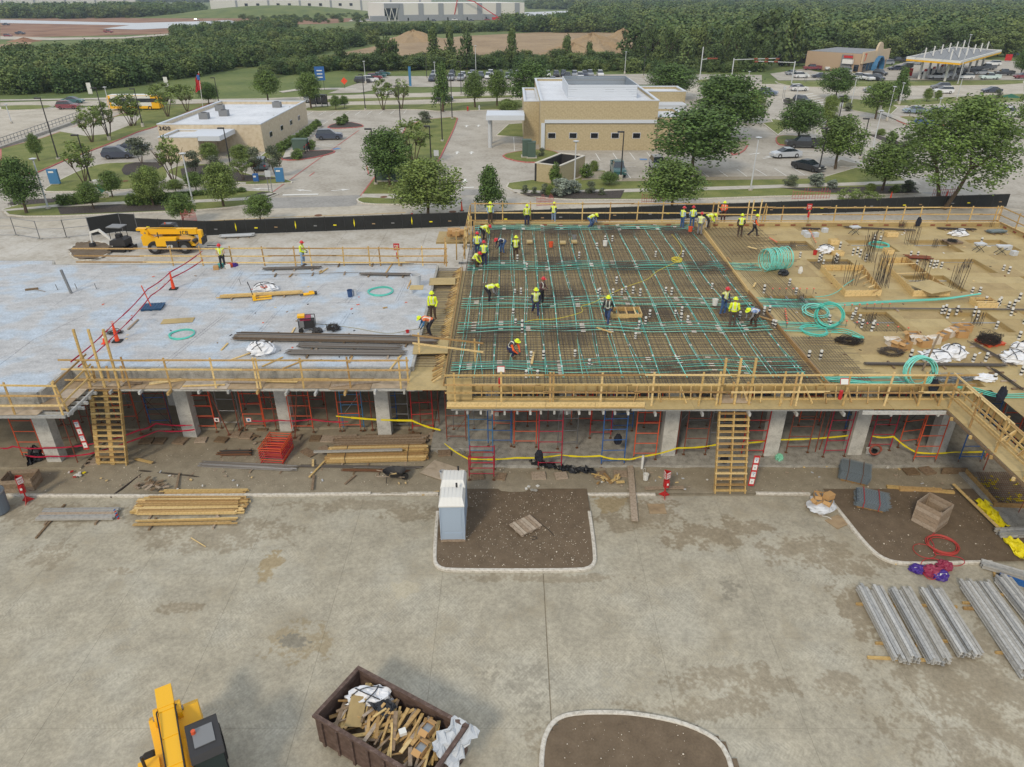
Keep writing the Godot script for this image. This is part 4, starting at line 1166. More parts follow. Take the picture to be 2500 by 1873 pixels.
func coil(at: Vector3,b: Basis,r: float,rise: float,turns: int,tr: float,m: Material,label: String,cat := "cable coil",called := "cable_coil",sd := 1,wild := 0.08) -> MeshInstance3D:
	rng.seed = sd * 977 + 5
	var pts := PackedVector3Array()
	for k in turns * 20 + 1:
		var t := k / 20.0
		var an := TAU * t
		var rr := r * (1.0 + wild * sin(t * 2.3 + sd) + wild * 0.5 * sin(t * 7.1))
		pts.append(b * V(rr * cos(an) + 0.06 * r * sin(t * 1.7),rise * t / turns + 0.02 * r * sin(an * 2 + t),rr * sin(an) * 0.95 + 0.06 * r * cos(t * 1.1)))
	var o := inst(self,called,tube_mesh(pts,tr,5),m,Transform3D(Basis(),at))
	tag(o,label,cat)
	return o
func line_thing(px: Array,h: float,r: float,m: Material,called: String,label: String,cat: String,group := "") -> MeshInstance3D:
	var pts := PackedVector3Array()
	for k in px.size() / 2: pts.append(P(px[2 * k],px[2 * k + 1],h))
	var sm := PackedVector3Array()
	for k in pts.size() - 1:
		for j in 4:
			var p0 := pts[maxi(k - 1,0)]
			var p3 := pts[mini(k + 2,pts.size() - 1)]
			sm.append(pts[k].cubic_interpolate(pts[k + 1],p0,p3,j / 4.0))
	sm.append(pts[pts.size() - 1])
	var o := inst(self,called,tube_mesh(sm,r,5),m)
	tag(o,label,cat,group)
	return o
func tape_run(px: Array,hs: Array,w: float,m: Material,called: String,label: String) -> void:
	var t := thing(called,label,"barrier tape")
	for k in px.size() / 2 - 1:
		var a := P(px[2 * k],px[2 * k + 1],hs[k])
		var b := P(px[2 * k + 2],px[2 * k + 3],hs[k + 1])
		var n := 5
		for j in n:
			var e := a.lerp(b,float(j) / n) - V(0,0.08 * sin(PI * j / n),0)
			var f := a.lerp(b,float(j + 1) / n) - V(0,0.08 * sin(PI * (j + 1) / n),0)
			bar(t,"strip",e,f,0.008,w * (0.6 + 0.5 * absf(sin(j * 1.9 + k))),m)
func pallet(at: Vector3,yaw: float,label: String,mats: Array,group := "") -> Node3D:
	var t := thing("pallet",label,"pallet",at,yaw,group)
	for k in 7: box(t,"deck_board",V(-0.55 + k * 0.183,0.13,0),V(0.15 if k % 2 else 0.17,0.02,1.0),mats[k % mats.size()])
	for z in [-0.44,0.0,0.44]: box(t,"runner",V(0,0.07,z),V(1.2,0.09,0.045),mats[0])
	for x in [-0.5,0.0,0.5]: box(t,"bottom_board",V(x,0.012,0),V(0.12,0.02,1.0),mats[0])
	return t
func planks(label: String,a: Vector3,b: Vector3,wide: float,n: int,layers: int,mats: Array,th := 0.045,messy := 0.12,cat := "lumber stack",called := "lumber_stack",band: Material = null) -> Node3D:
	var t := thing(called,label,cat)
	var d := (b - a).normalized()
	var o := V(-d.z,0,d.x)
	var w := wide / n
	for f in [0.15,0.8]:
		bar(t,"bearer",a.lerp(b,f) - o * (wide / 2 + 0.2) + V(0,0.045,0),a.lerp(b,f) + o * (wide / 2 + 0.25) + V(0,0.045,0),0.09,0.09,pick(M.oldwood))
	for l in layers:
		for k in n:
			if l == layers - 1 and rng.randf() < 0.25: continue
			var off := o * (-wide / 2 + w * (k + 0.5) + rf(-0.01,0.01))
			var y := 0.09 + th * (l + 0.5)
			var sk := o * rf(-messy,messy) * 0.3 * (1.0 if l == layers - 1 else 0.1)
			bar(t,"plank",a + off + d * rf(-messy,messy) * 2 + V(0,y,0) + sk,b + off + d * rf(-messy,messy) * 2 + V(0,y,0) - sk,w * 0.94,th * 0.92,pick(mats))
	if band:
		for f in [0.18,0.82]:
			var e := a.lerp(b,f)
			bar(t,"band",e - o * (wide / 2 + 0.01) + V(0,0.1 + th * layers,0),e + o * (wide / 2 + 0.01) + V(0,0.1 + th * layers,0),0.03,0.01,band)
			for s in [-1,1]: bar(t,"band",e + o * s * (wide / 2 + 0.012) + V(0,0.05,0),e + o * s * (wide / 2 + 0.012) + V(0,0.1 + th * layers,0),0.03,0.01,band)
	return t
func bars(label: String,a: Vector3,b: Vector3,wide: float,n: int,layers: int,r: float,m: Array,cat := "rebar bundle",called := "rebar_bundle",ends := 0.4) -> void:
	var t := thing(called,label,cat)
	var d := (b - a).normalized()
	var o := V(-d.z,0,d.x)
	for f in [0.2,0.55,0.85]: bar(t,"bearer",a.lerp(b,f) - o * (wide / 2 + 0.3) + V(0,0.04,0),a.lerp(b,f) + o * (wide / 2 + 0.25) + V(0,0.04,0),0.09,0.08,pick(M.oldwood))
	for l in layers:
		for k in n:
			var off := o * (-wide / 2 + wide * (k + 0.5 * (l % 2)) / n) + V(0,0.09 + r * (1.8 * l + 1),0)
			rod(t,"bar",a + off + d * rf(0,ends) + o * rf(-0.02,0.02),b + off - d * rf(0,ends) + o * rf(-0.02,0.02),r,pick(m))
func ibeam(len: float,w: float,h: float) -> ArrayMesh:
	var a := Acc.new()
	for q in [[h / 2 - 0.012,w,0.024],[0.0,w * 0.35,h - 0.05],[-h / 2 + 0.012,w,0.024]]:
		a.box(Transform3D(Basis.from_scale(V(len,q[2],q[1])),V(0,q[0],0)))
	return a.mesh()
func beams(label: String,a: Vector3,b: Vector3,n: int,layers: int,group := "") -> void:
	var t := thing("beam_stack",label,"beam stack",Vector3.ZERO,0.0,group)
	var d := (b - a).normalized()
	var o := V(-d.z,0,d.x)
	var L := a.distance_to(b)
	var m := ibeam(L,0.115,0.165)
	for f in [0.2,0.75]: bar(t,"bearer",a.lerp(b,f) - o * (n * 0.065 + rf(0.1,0.5)) + V(0,0.045,0),a.lerp(b,f) + o * (n * 0.065 + 0.25) + V(0,0.045,0),0.09,0.09,M.wood[2])
	for l in layers:
		for k in n:
			if l == layers - 1 and n > 6 and (k == 3 or k == 4) and rng.randf() < 0.7: continue
			var c := (a + b) / 2 + o * ((k - (n - 1) / 2.0) * 0.13 + rf(-0.006,0.006)) + d * rf(-0.12,0.12) + V(0,0.18 + 0.17 * l,0)
			inst(t,"beam",m,pick(M.alum),Transform3D(along(a,b) * Basis(Vector3.UP,rf(-0.006,0.006)),c))
func board(px: Array,h: float,w: float,th: float,m: Material,called: String,label: String,cat := "board",group := "") -> MeshInstance3D:
	var o := bar(self,called,P(px[0],px[1],h),P(px[2],px[3],h),w,th,m)
	tag(o,label,cat,group)
	return o
func extinguisher(at: Vector3,yaw: float,label: String) -> void:
	var t := thing("extinguisher_stand",label,"fire extinguisher",at,yaw)
	for k in 3:
		var an := TAU * k / 3.0 + 0.3
		inst(t,"foot",prism([Vector2(0,0.0),Vector2(0.33,0.0),Vector2(0.04,0.32),Vector2(0,0.32)],0.02),M.red,Transform3D(yawb(an),Vector3.ZERO))
	rod(t,"pole",V(0,0.0,0),V(0,1.0,0),0.035,M.red)
	box(t,"tray",V(0,0.86,0.06),V(0.26,0.42,0.2),M.red)
	rod(t,"extinguisher",V(0,0.72,0.19),V(0,1.12,0.19),0.075,M.red)
	box(t,"extinguisher_tag",V(0.0,0.95,0.275),V(0.09,0.12,0.008),M.white)
	for k in 3:
		var an := TAU * k / 3.0 + 0.55
		var s := box(t,"sign_panel",V(sin(an) * 0.1,1.36,cos(an) * 0.1),V(0.33,0.42,0.012),M.red,yawb(an))
		box(t,"sign_face",V(sin(an) * 0.109,1.36,cos(an) * 0.109),V(0.27,0.36,0.012),M.white,yawb(an))
		word(t,"lettering","FIRE",0.09,V(sin(an) * 0.118,1.42,cos(an) * 0.118),yawb(an),M.red)
		word(t,"lettering","EXT",0.09,V(sin(an) * 0.118,1.28,cos(an) * 0.118),yawb(an),M.red)
func crate(at: Vector3,yaw: float,s: Vector3,mats: Array,label: String,called := "wooden_crate",boards := 6) -> Node3D:
	var t := thing(called,label,"crate",at,yaw)
	for k in boards:
		var y := s.y * (k + 0.5) / boards
		for e in [-1,1]:
			box(t,"board",V(0,y,e * s.z / 2),V(s.x,s.y / boards - 0.015,0.025),mats[k % mats.size()])
			box(t,"board",V(e * s.x / 2,y,0),V(0.025,s.y / boards - 0.015,s.z - 0.03),mats[(k + 1) % mats.size()])
	for e in [-1,1]:
		for f in [-1,1]: box(t,"corner_post",V(e * (s.x / 2 - 0.05),s.y / 2,f * (s.z / 2 - 0.05)),V(0.06,s.y + 0.02,0.06),mats[0])
	box(t,"floor",V(0,0.06,0),V(s.x - 0.03,0.03,s.z - 0.03),mats[1 % mats.size()])
	return t
func carton(at: Vector3,yaw: float,s: Vector3,label: String,group: String,open := true,m: Material = null) -> void:
	if not m: m = M.card
	var t := thing("cardboard_box",label,"box",at,yaw,group)
	for e in [-1,1]:
		box(t,"side",V(e * s.x / 2,s.y / 2,0),V(0.012,s.y,s.z),m)
		box(t,"side",V(0,s.y / 2,e * s.z / 2),V(s.x - 0.013,s.y,0.012),m)
		if open: box(t,"flap",V(e * (s.x / 2 + 0.07),s.y - 0.03,0),V(0.2,0.012,s.z * 0.95),m,Basis(Vector3.BACK,-e * 0.5))
	box(t,"bottom",V(0,0.02,0),V(s.x - 0.014,0.02,s.z - 0.014),m)
	if not open: box(t,"lid",V(0,s.y + 0.004,0),V(s.x + 0.01,0.012,s.z + 0.01),m)
	else: box(t,"filling",V(0,s.y * 0.7,0),V(s.x - 0.03,0.03,s.z - 0.03),M.galv if m == M.card else M.white)
func bucket(at: Vector3,m: Material,label: String,r := 0.15,h := 0.36,group := "") -> void:
	var t := thing("bucket",label,"bucket",at,0.0,group)
	inst(t,"shell",lathe([[0.0,0.02],[r * 0.86,0.0],[r,h],[r * 0.93,h],[r * 0.82,0.05],[0.0,0.05]],14),m)
	inst(t,"rim",lathe([[r,h - 0.03],[r + 0.015,h - 0.02],[r + 0.015,h],[r,h + 0.005]],14),m)
func bag(at: Vector3,s: Vector3,m: Material,label: String,sd: int,straps := true,called := "bulk_bag",cat := "bag",group := "") -> void:
	var t := thing(called,label,cat,at,0.0,group)
	inst(t,"sack",lump(s,sd,0.3,1.7,22,14),m)
	if straps:
		for k in 3:
			var pts := PackedVector3Array()
			var an := sd + k * 2.0
			for j in 9:
				var u := j / 8.0 * 2.0 - 1.0
				pts.append(V((u * cos(an) - 0.3 * sin(an) * (1 - u * u)) * s.x * 1.02,s.y * (0.35 + 0.75 * sqrt(maxf(0,1 - u * u * 0.9))),(u * sin(an) + 0.3 * cos(an) * (1 - u * u)) * s.z * 1.02))
			inst(t,"strap",tube_mesh(pts,0.022,4),M.dark)
func toilet(at: Vector3,yaw: float,label: String) -> void:
	var body := mat(C(158,174,192),0.45)
	var t := thing("portable_toilet",label,"portable toilet",at,yaw)
	box(t,"skid",V(0,0.06,0),V(1.16,0.12,1.2),M.oldwood[0])
	box(t,"cabin",V(0,1.1,0),V(1.1,1.98,1.12),body)
	for s in [-1,1]:
		for f in [-1,1]: box(t,"corner_trim",V(s * 0.55,1.1,f * 0.56),V(0.05,2.0,0.05),body)
		box(t,"side_rib",V(s * 0.56,1.45,0),V(0.03,1.0,0.8),body)
		box(t,"side_rib",V(s * 0.56,0.5,0),V(0.03,0.5,0.8),body)
	var pn := box(t,"panel",V(0,1.28,0.565),V(0.86,1.3,0.03),body)
	box(t,"panel",V(0,0.34,0.565),V(0.86,0.36,0.03),body)
	inst(t,"roof",prism([Vector2(-0.62,2.08),Vector2(-0.62,2.16),Vector2(-0.45,2.4),Vector2(0.35,2.42),Vector2(0.64,2.14),Vector2(0.64,2.08)],1.2,2.1,0.35),M.white,Transform3D(yawb(-PI / 2),Vector3.ZERO))
	for k in 5: box(t,"roof_rib",V(-0.36 + k * 0.18,2.29,0.49),V(0.025,0.02,0.38),M.white,Basis(Vector3.RIGHT,0.77))
	for k in 5: box(t,"roof_rib",V(-0.36 + k * 0.18,2.42,-0.05),V(0.025,0.02,0.8),M.white)
	rod(t,"vent_pipe",V(0.2,2.3,-0.45),V(0.2,2.62,-0.45),0.05,M.dark)
func build_yard_things() -> void:
	toilet(V(-2.78,0.1,-26.3),0.02,"pale blue portable toilet with white roof at the bed kerb")
	toilet(V(-2.8,0.1,-27.65),0.0,"portable toilet tucked directly behind another one in the soil bed")
	pallet(P(1283,1287,0.12),0.62,"weathered pallet with black straps lying alone in the soil bed",[M.oldwood[2],M.plyold[2],M.oldwood[0]])
	line_thing([1298,1318,1308,1316,1311,1312,1300,1310],0.14,0.012,M.black,"strap","black strap curling off the lone pallet","strap")
	line_thing([1325,1283,1338,1292,1352,1308],0.14,0.012,M.black,"strap","black strap lying straight beside the lone pallet","strap")
	var dr := -atan2(0.5,0.87)
	var d := thing("dumpster","rusty brown roll-off dumpster filled with scrap lumber","dumpster",V(-5.5,0.0,-17.4),dr)
	var rusty := noisy(256,[[0.02,5,0.6],[0.2,2,0.4]],[C(44,34,30),C(78,60,52),C(98,80,72),C(170,150,136)],1.6,0.75,90)
	var L := 4.6
	var W := 2.2
	box(d,"floor",V(L / 2,0.2,W / 2),V(L,0.08,W),rusty)
	for z in [0.0,W]: box(d,"side_wall",V(L / 2,0.85,z),V(L,1.3,0.05),rusty)
	for x in [0.0,L]: box(d,"end_wall",V(x,0.85,W / 2),V(0.05,1.3,W - 0.06),rusty)
	for z in [0.0,W]: box(d,"top_rail",V(L / 2,1.5,z),V(L + 0.14,0.1,0.14),rusty)
	for x in [0.0,L]: box(d,"top_rail",V(x,1.502,W / 2),V(0.14,0.1,W - 0.16),rusty)
	for k in 7:
		for z in [-0.06,W + 0.06]: box(d,"rib",V(0.3 + k * 0.66,0.82,z),V(0.1,1.24,0.08),rusty)
	for z in [0.35,W - 0.35]: box(d,"skid",V(L / 2,0.08,z),V(L,0.16,0.12),rusty)
	var db := d.transform
	for k in 96:
		var x := rf(0.35,4.1)
		var z := rf(0.3,1.95)
		var ln := rf(0.45,1.5)
		var an := 1.25 + rf(-0.45,0.45) + (rf(0.6,1.6) if k % 4 == 0 else 0.0)
		var v := V(cos(an),rf(-0.16,0.18),sin(an)) * ln / 2
		var top := 0.98 + 0.22 * (1.0 - pow((x - 2.5) / 2.2,2)) * (1.0 - pow((z - 1.15) / 1.3,2))
		var c := V(clampf(x,0.12 + absf(v.x),4.4 - absf(v.x)),top + 0.0022 * k + rf(-0.05,0.05),clampf(z,0.12 + absf(v.z),2.08 - absf(v.z)))
		var s := bar(self,"scrap_board",db * (c - v),db * (c + v),rf(0.05,0.14),0.035,pick(M.wood if rng.randf() < 0.7 else M.oldwood))
		tag(s,"offcut board in the scrap heap of the dumpster","scrap board","lumber scraps in the dumpster")
	var ps := box(self,"plywood_scrap",db * V(0.95,1.32,1.25),V(0.55,0.02,1.15),M.ply[4],yawb(dr + 0.5) * Basis(Vector3.RIGHT,0.15))
	tag(ps,"broken plywood sheet lying on the dumpster scraps","plywood")
	bag(db * V(0.95,0.95,0.55),V(0.75,0.55,0.42),M.bag,"white bulk bag with grey straps crushed into the dumpster corner",5)
	var bp := inst(self,"plastic_sheet",crumple([db * V(1.2,1.3,0.35),db * V(2.0,1.25,0.4),db * V(2.0,1.3,1.0),db * V(1.1,1.38,0.9)],0.1,4),M.plastic)
	tag(bp,"crumpled black plastic beside the bulk bag in the dumpster","plastic sheet")
	var hb := inst(self,"heap_bed",lump(V(2.0,0.8,0.95),8,0.15,1.5),M.oldwood[3],Transform3D(yawb(dr),db * V(2.35,0.25,1.1)))
	hb.name = "scrap_heap"
	tag(hb,"settled heap of broken wood filling the dumpster","scrap heap")
	for q in [[2.9,1.42,1.2],[0.5,1.2,1.0]]: carton(db * V(q[0],q[1],q[2]),0.4,V(0.22,0.12,0.2),"small white carton thrown on the dumpster scraps","white cartons in the dumpster",false,M.white)
	for q in [[3.55,1.3,0.7],[3.75,1.25,1.35]]: carton(db * V(q[0],q[1],q[2]),1.0,V(0.36,0.3,0.32),"open brown carton on the dumpster scraps","brown cartons in the dumpster",true)
	var tp := inst(self,"tarp",crumple([db * V(4.0,1.58,-0.12),db * V(5.0,1.3,-0.2),db * V(5.0,1.2,1.4),db * V(4.1,1.6,1.3)],0.12,14),M.lightgrey)
	tag(tp,"pale grey tarp hanging over the dumpster end","tarp")
	var bl := ["wide stack of aluminium beams with a pair of timbers sticking out","stack of aluminium beams between two similar stacks","stack of aluminium beams with a gap down its middle","widest stack of aluminium beams beside the blue-edged beams","narrow stack of aluminium beams lying against the widest one"]
	var bi := 0
	for q in [[2118,1446,2210,1622,8,2],[2192,1450,2290,1626,7,2],[2268,1452,2366,1612,7,2],[2375,1436,2530,1660,10,2],[2440,1422,2580,1600,5,2]]:
		beams(bl[bi],P(q[0],q[1],0.0),P(q[2],q[3],0.0),q[4],q[5])
		bi += 1
	board([2118,1605,2262,1612],0.05,0.1,0.09,M.wood[0],"timber","long timber under the first two beam stacks","timber")
	board([2352,1485,2378,1486],0.05,0.12,0.09,M.wood[5],"timber","short timber block between the beam stacks","timber")
	beams("stack of galvanised beams with blue edges lying by the bed kerb",P(2398,1384),P(2540,1425),4,1)
	bar(self,"blue_beam",P(2440,1405,0.1),P(2540,1440,0.1),0.2,0.2,M.blue).set_meta("label","blue painted steel beam under the galvanised beams")
	get_child(get_child_count() - 1).set_meta("category","beam")
	beams("pair of aluminium beams resting on yellow film by the pit form",P(2432,1312),P(2560,1306),3,2)
	planks("stack of grey scaffold planks with red and blue ends on the kerbside concrete",P(100,1262),P(286,1260),0.85,8,2,[M.alum[1],M.oldwood[2],M.alum[3]],0.06,0.03,"plank stack","plank_stack")
	for k in 6: tag(box(self,"end_cap",P(286 - k * 2,1262 - k * 4,0.2) + V(0.12,0,0.12),V(0.06,0.05,0.11),[M.red,M.blue][k % 2]),"small painted end cap on the scaffold plank stack","end cap","painted ends of the scaffold planks")
	board([88,1314,158,1232],0.04,0.09,0.08,M.oldwood[3],"timber","long dark timber sticking out from under the scaffold planks","timber")
	planks("neat stack of new yellow lumber on the kerbside concrete",P(345,1242),P(592,1240),1.25,12,5,M.wood,0.045,0.16)
	planks("few new boards lying on the kerb behind the yellow lumber stack",P(400,1205),P(600,1203),0.35,4,2,M.wood,0.045,0.1)
	planks("row of loose boards in front of the yellow lumber stack",P(338,1281),P(575,1276),0.45,5,1,M.wood,0.045,0.15)
	planks("banded bundle of new lumber below the poured deck",P(805,1120),P(1040,1114),1.2,12,8,M.wood,0.045,0.1,"lumber stack","lumber_stack",M.dark)
	planks("layer of darker boards on the far side of the banded lumber",P(825,1083),P(1035,1079),0.7,6,5,M.oldwood,0.045,0.15)
	board([766,1103,982,1098],0.62,0.16,0.09,M.alum[3],"timber","long grey beam lying on top of the banded lumber","beam")
	bars("long bundle of grey reinforcing bars on the dirt before the frames",P(486,1137),P(728,1148),0.5,18,3,0.014,[M.rebargrey,M.steel,M.rebargrey])
	bars("bundle of dark reinforcing bars behind the wheelbarrow",P(728,1142),P(1034,1146),0.22,9,2,0.014,[M.rebargrey,M.rebardark])
	bars("bundle of rusty bars just behind the wheelbarrow",P(832,1152),P(1003,1154),0.2,9,2,0.012,[M.rust])
	bars("short stack of dark scaffold tubes beside the red frame stack",P(527,1112),P(618,1110),0.5,8,2,0.03,[M.rebardark,M.rust,M.dark],"tube stack","tube_stack")
	bars("thin dark bars lying askew by the kindling pile",P(338,1153),P(488,1168),0.12,4,1,0.012,[M.rebardark])
	var fs := thing("frame_stack","stack of red shoring frames lying flat on the dirt","frame stack",P(678,1112,0.08),-0.08)
	for k in 7:
		var y := 0.06 + k * 0.15
		var m: Material = [M.red,M.orange,M.crimson,M.red][k % 4] if k < 6 else M.orange
		for s in [-1,1]: rod(fs,"frame_leg",V(s * 0.62,y,-0.85 + rf(-0.04,0.04)),V(s * 0.62 + rf(-0.02,0.02),y,0.85),0.032,m)
		for e in 4: rod(fs,"frame_rung",V(-0.6,y,-0.8 + e * 0.52),V(0.6,y,-0.8 + e * 0.52),0.025,m)
	for q in [[1176,1172,0.05,"crimson"],[1178,1146,0.05,"crimson"]]: frame(P(q[0],q[1],0.1),0.0,1.3,1.55,M.crimson,4,"short crimson frame standing alone in front of the deck shores","crimson")
	var wb := thing("wheelbarrow","black wheelbarrow standing on the dirt by the rusty bars","wheelbarrow",P(960,1172,0.1),0.1)
	inst(wb,"tray",lathe([[0.0,0.32],[0.3,0.3],[0.5,0.62],[0.48,0.62],[0.28,0.34],[0.0,0.36]],16),M.dark,Transform3D(Basis.from_scale(V(1.25,1,0.75)),V(0.1,0,0)))
	rod(wb,"wheel",V(0.62,0.2,-0.05),V(0.62,0.2,0.05),0.2,M.rubber,CYL16)
	for s in [-1,1]:
		rod(wb,"handle",V(0.62,0.2,s * 0.09),V(-0.85,0.5,s * 0.28),0.022,M.oldwood[2])
		rod(wb,"leg",V(-0.3,0.35,s * 0.22),V(-0.35,0.0,s * 0.25),0.018,M.dark)
	board([950,1160,968,1156],0.62,0.1,0.03,M.wood[3],"scrap_board","short pale board lying in the wheelbarrow","scrap board")
	var sh := box(self,"plywood_sheet",P(1083,1152,0.14),V(2.1,0.03,1.35),M.plyold[2],yawb(-0.5))
	tag(sh,"grey plywood sheet lying skewed beside the portable toilets","plywood")
	bucket(P(1081,1166,0.16),M.lightgrey,"clear pail standing on the skewed plywood sheet",0.16,0.42)
	bucket(P(1576,1171,0.1),M.white,"white pail standing on the dirt near the white pipe",0.15,0.36)
	rod(self,"white_pipe",P(1567,1144,0.1),P(1567,1144,0.1) + V(0.0,0.85,0),0.07,M.white,CYL16)
	tag(get_child(get_child_count() - 1),"white plastic pipe standing up from the slab edge","pipe")
	line_thing([1574,1160,1570,1148,1576,1144,1574,1160],0.2,0.012,M.white,"cord","white cord hanging over the white pail","cord")
	var bs := inst(self,"plastic_sheet",crumple([P(1292,1128,0.1),P(1372,1140,0.1),P(1370,1152,0.12),P(1300,1142,0.1)],0.35,21),M.plastic)
	tag(bs,"crumpled black plastic at the slab edge under a backpack","plastic sheet")
	bs = inst(self,"plastic_sheet",crumple([P(1372,1140,0.1),P(1452,1148,0.1),P(1448,1160,0.12),P(1370,1154,0.1)],0.28,22),M.plastic)
	tag(bs,"crumpled black plastic trailing on past the crimson frame","plastic sheet")
	bs = inst(self,"plastic_sheet",crumple([P(66,1140,0.1),P(70,1102,0.5),P(108,1098,0.6),P(106,1128,0.15)],0.4,23),M.plastic)
	tag(bs,"black plastic heaped against the orange frame at the deck corner","plastic sheet")
	for q in [[1316,1112,1.6,"dark backpack hung on the crimson frame"],[1509,1072,1.4,"dark backpack hung on the blue frame"],[1768,1122,0.35,"dark bag on the slab behind the wooden stair"]]:
		var t := thing("backpack",q[3],"backpack",P(q[0],q[1],q[2]) - V(0,0.3,0),0.1)
		inst(t,"sack",lump(V(0.22,0.62,0.17),31,0.15,1.5),mat(C(24,26,38),0.8))
		box(t,"pocket",V(0,0.18,0.15),V(0.24,0.2,0.06),mat(C(30,32,46),0.8))
		inst(t,"strap",tube_mesh(PackedVector3Array([V(-0.08,0.6,0),V(0,0.72,0),V(0.08,0.6,0)]),0.012,5),M.black)
	extinguisher(P(67,1225,0.05),0.5,"red fire extinguisher stand by the trash bin and weathered planter")
	extinguisher(P(1622,1212,0.02),0.1,"red fire extinguisher stand on the concrete before the new formwork")
	var tc := thing("trash_bin","grey cylindrical trash bin at the kerb","trash bin",P(-4,1248,0.05))
	inst(tc,"shell",lathe([[0.0,0.0],[0.5,0.0],[0.56,1.15],[0.56,1.2],[0.53,1.2],[0.47,0.05],[0.0,0.05]],20),mat(C(104,114,124),0.5))
	inst(tc,"rim",lathe([[0.555,1.1],[0.59,1.12],[0.59,1.2],[0.555,1.22]],20),M.grey)
	crate(P(58,1188,0.05),0.12,V(1.5,0.75,0.95),[M.oldwood[0],M.oldwood[1]],"weathered timber planter box on the dirt by the deck corner","timber_planter",3)
	crate(P(2268,1275,0.1),0.62,V(1.15,1.2,1.15),[M.oldwood[0],M.oldwood[2],M.oldwood[0]],"tall grey slatted crate standing in the kerbed bed","wooden_crate",5)
	for q in [[2083,1168,-0.45,0.62,"blocky banded pallet load of grey wire bolsters by the slab edge",M.rust],[2122,1232,-0.38,0.42,"loose sagging pallet load of wire bolsters tied with red bands",M.red]]:
		var o := P(q[0],q[1],0.08)
		pallet(o,q[2],"pallet under the " + q[4].split(" pallet")[0] + " wire bolsters",[M.wood[5]])
		var t := thing("bolster_bundle",q[4],"wire bolsters",o + V(0,0.14,0),q[2])
		var ac := Acc.new()
		for l in int(q[3] / 0.075):
			for k in 16:
				var z := -0.62 + k * 0.08
				var sh2 := rf(-0.06,0.06) + (l * 0.03 if q[3] < 0.5 else 0.0)
				var pts := PackedVector3Array()
				for j in 25: pts.append(V(-0.72 + j * 0.06 + sh2,0.02 + l * 0.075 + (0.06 if j % 2 else 0.0),z + (0.03 if j % 2 else -0.01)))
				ac.tube(pts,PackedFloat32Array([0.011]),3)
				ac.tube(PackedVector3Array([V(-0.74 + sh2,0.07 + l * 0.075,z),V(0.74 + sh2,0.07 + l * 0.075,z)]),PackedFloat32Array([0.011]),3)
		var wires := inst(t,"wires",ac.mesh(),mat(C(128,140,148),0.5,0.5))
		wires.set_meta("kind","stuff")
		box(t,"core",V(0,q[3] * 0.45,0),V(1.36,q[3] * 0.8,1.14),mat(C(84,94,102),0.8))
		for x in [-0.35,0.35]:
			box(t,"band",V(x,q[3] + 0.015,0),V(0.03,0.012,1.3),q[5])
			for s in [-1,1]: box(t,"band",V(x,q[3] / 2,s * 0.655),V(0.03,q[3],0.012),q[5])
	pallet(P(2003,1240,0.02),0.55,"pallet wrapped in film carrying torn cartons at the kerb end",[M.oldwood[2],M.white])
	var wrap := inst(self,"film_wrap",lump(V(0.75,0.5,0.62),41,0.15,1.4),mat(C(196,200,206),0.3),Transform3D(yawb(0.55),P(2003,1240,0.12)))
	tag(wrap,"pale stretch film bunched round the pallet of torn cartons","film wrap")
	var ci := 0
	for q in [[-0.25,0.42,0.1,0.3],[0.2,0.45,0.2,0.9],[0.15,0.42,-0.3,0.1],[-0.15,0.45,-0.25,1.3],[0.25,0.7,0.05,0.5]]:
		carton(P(2003,1240,0.12) + V(q[0],q[1] - 0.05,q[2]),q[3],V(0.46,0.26,0.34),["open brown carton slumped on the film-wrapped pallet","closed brown carton topping the film-wrapped pallet"][1 if ci == 4 else 0],"torn cartons on the film-wrapped pallet",ci != 4)
		ci += 1
	line_thing([1995,1248,2002,1258,2020,1262,2030,1268],0.05,0.02,M.white,"film_strip","strip of white film trailing from the carton pallet","film strip")
	coil(P(2300,1332,0.13),Basis(),0.66,0.12,6,0.022,mat(C(176,66,58),0.6),"red hose coiled on the soil near the tall crate","hose","hose",3,0.05)
	coil(P(2255,1345,0.12),Basis(),0.5,0.04,1,0.018,mat(C(170,62,54),0.6),"single loop of red hose beside the main hose coil","hose","hose",4,0.02)
	line_thing([2275,1292,2282,1300,2270,1312,2280,1330,2282,1352,2310,1356,2345,1362,2355,1375,2330,1382,2290,1366,2258,1366,2248,1385,2265,1412,2285,1412,2292,1390],0.14,0.018,mat(C(182,52,60),0.6),"hose","red hose wandering from the crate over the kerb to the bags","hose")
	var bgl := ["violet sack with white label lying at the kerb","wine red mesh sack between the violet sacks","violet sack with white label slumped before the red sacks","wine red mesh sack leaning on the kerb by the hose"]
	var bk := 0
	for q in [[2238,1394,0.34,0.3,M.purple],[2271,1402,0.38,0.42,M.winebag],[2293,1410,0.36,0.34,M.purple],[2303,1388,0.36,0.36,M.winebag]]:
		bag(P(q[0],q[1],0.02),V(q[2],q[3],q[2] * 0.8),q[4],bgl[bk],50 + bk,false,"sack","sack")
		if q[4] == M.purple:
			var sk := get_child(get_child_count() - 1)
			box(sk,"label",V(0.0,q[3] * 0.72,q[2] * 0.35),V(0.42,0.16,0.02),M.white,Basis(Vector3.RIGHT,-0.75))
			word(sk,"lettering","3",0.14,V(0.0,q[3] * 0.74,q[2] * 0.375),Basis(Vector3.RIGHT,-0.75),M.dark)
		bk += 1
	var yf := inst(self,"yellow_film",crumple([P(2376,1222,0.12),P(2412,1228,0.12),P(2462,1292,0.12),P(2430,1290,0.12)],0.3,61),M.film)
	tag(yf,"strip of yellow vapour film crossing under the long plank","plastic film")
	yf = inst(self,"yellow_film",crumple([P(2450,1318,0.12),P(2482,1318,0.12),P(2520,1360,0.12),P(2490,1372,0.12)],0.2,62),M.film)
	tag(yf,"yellow vapour film lying past the pair of aluminium beams","plastic film")
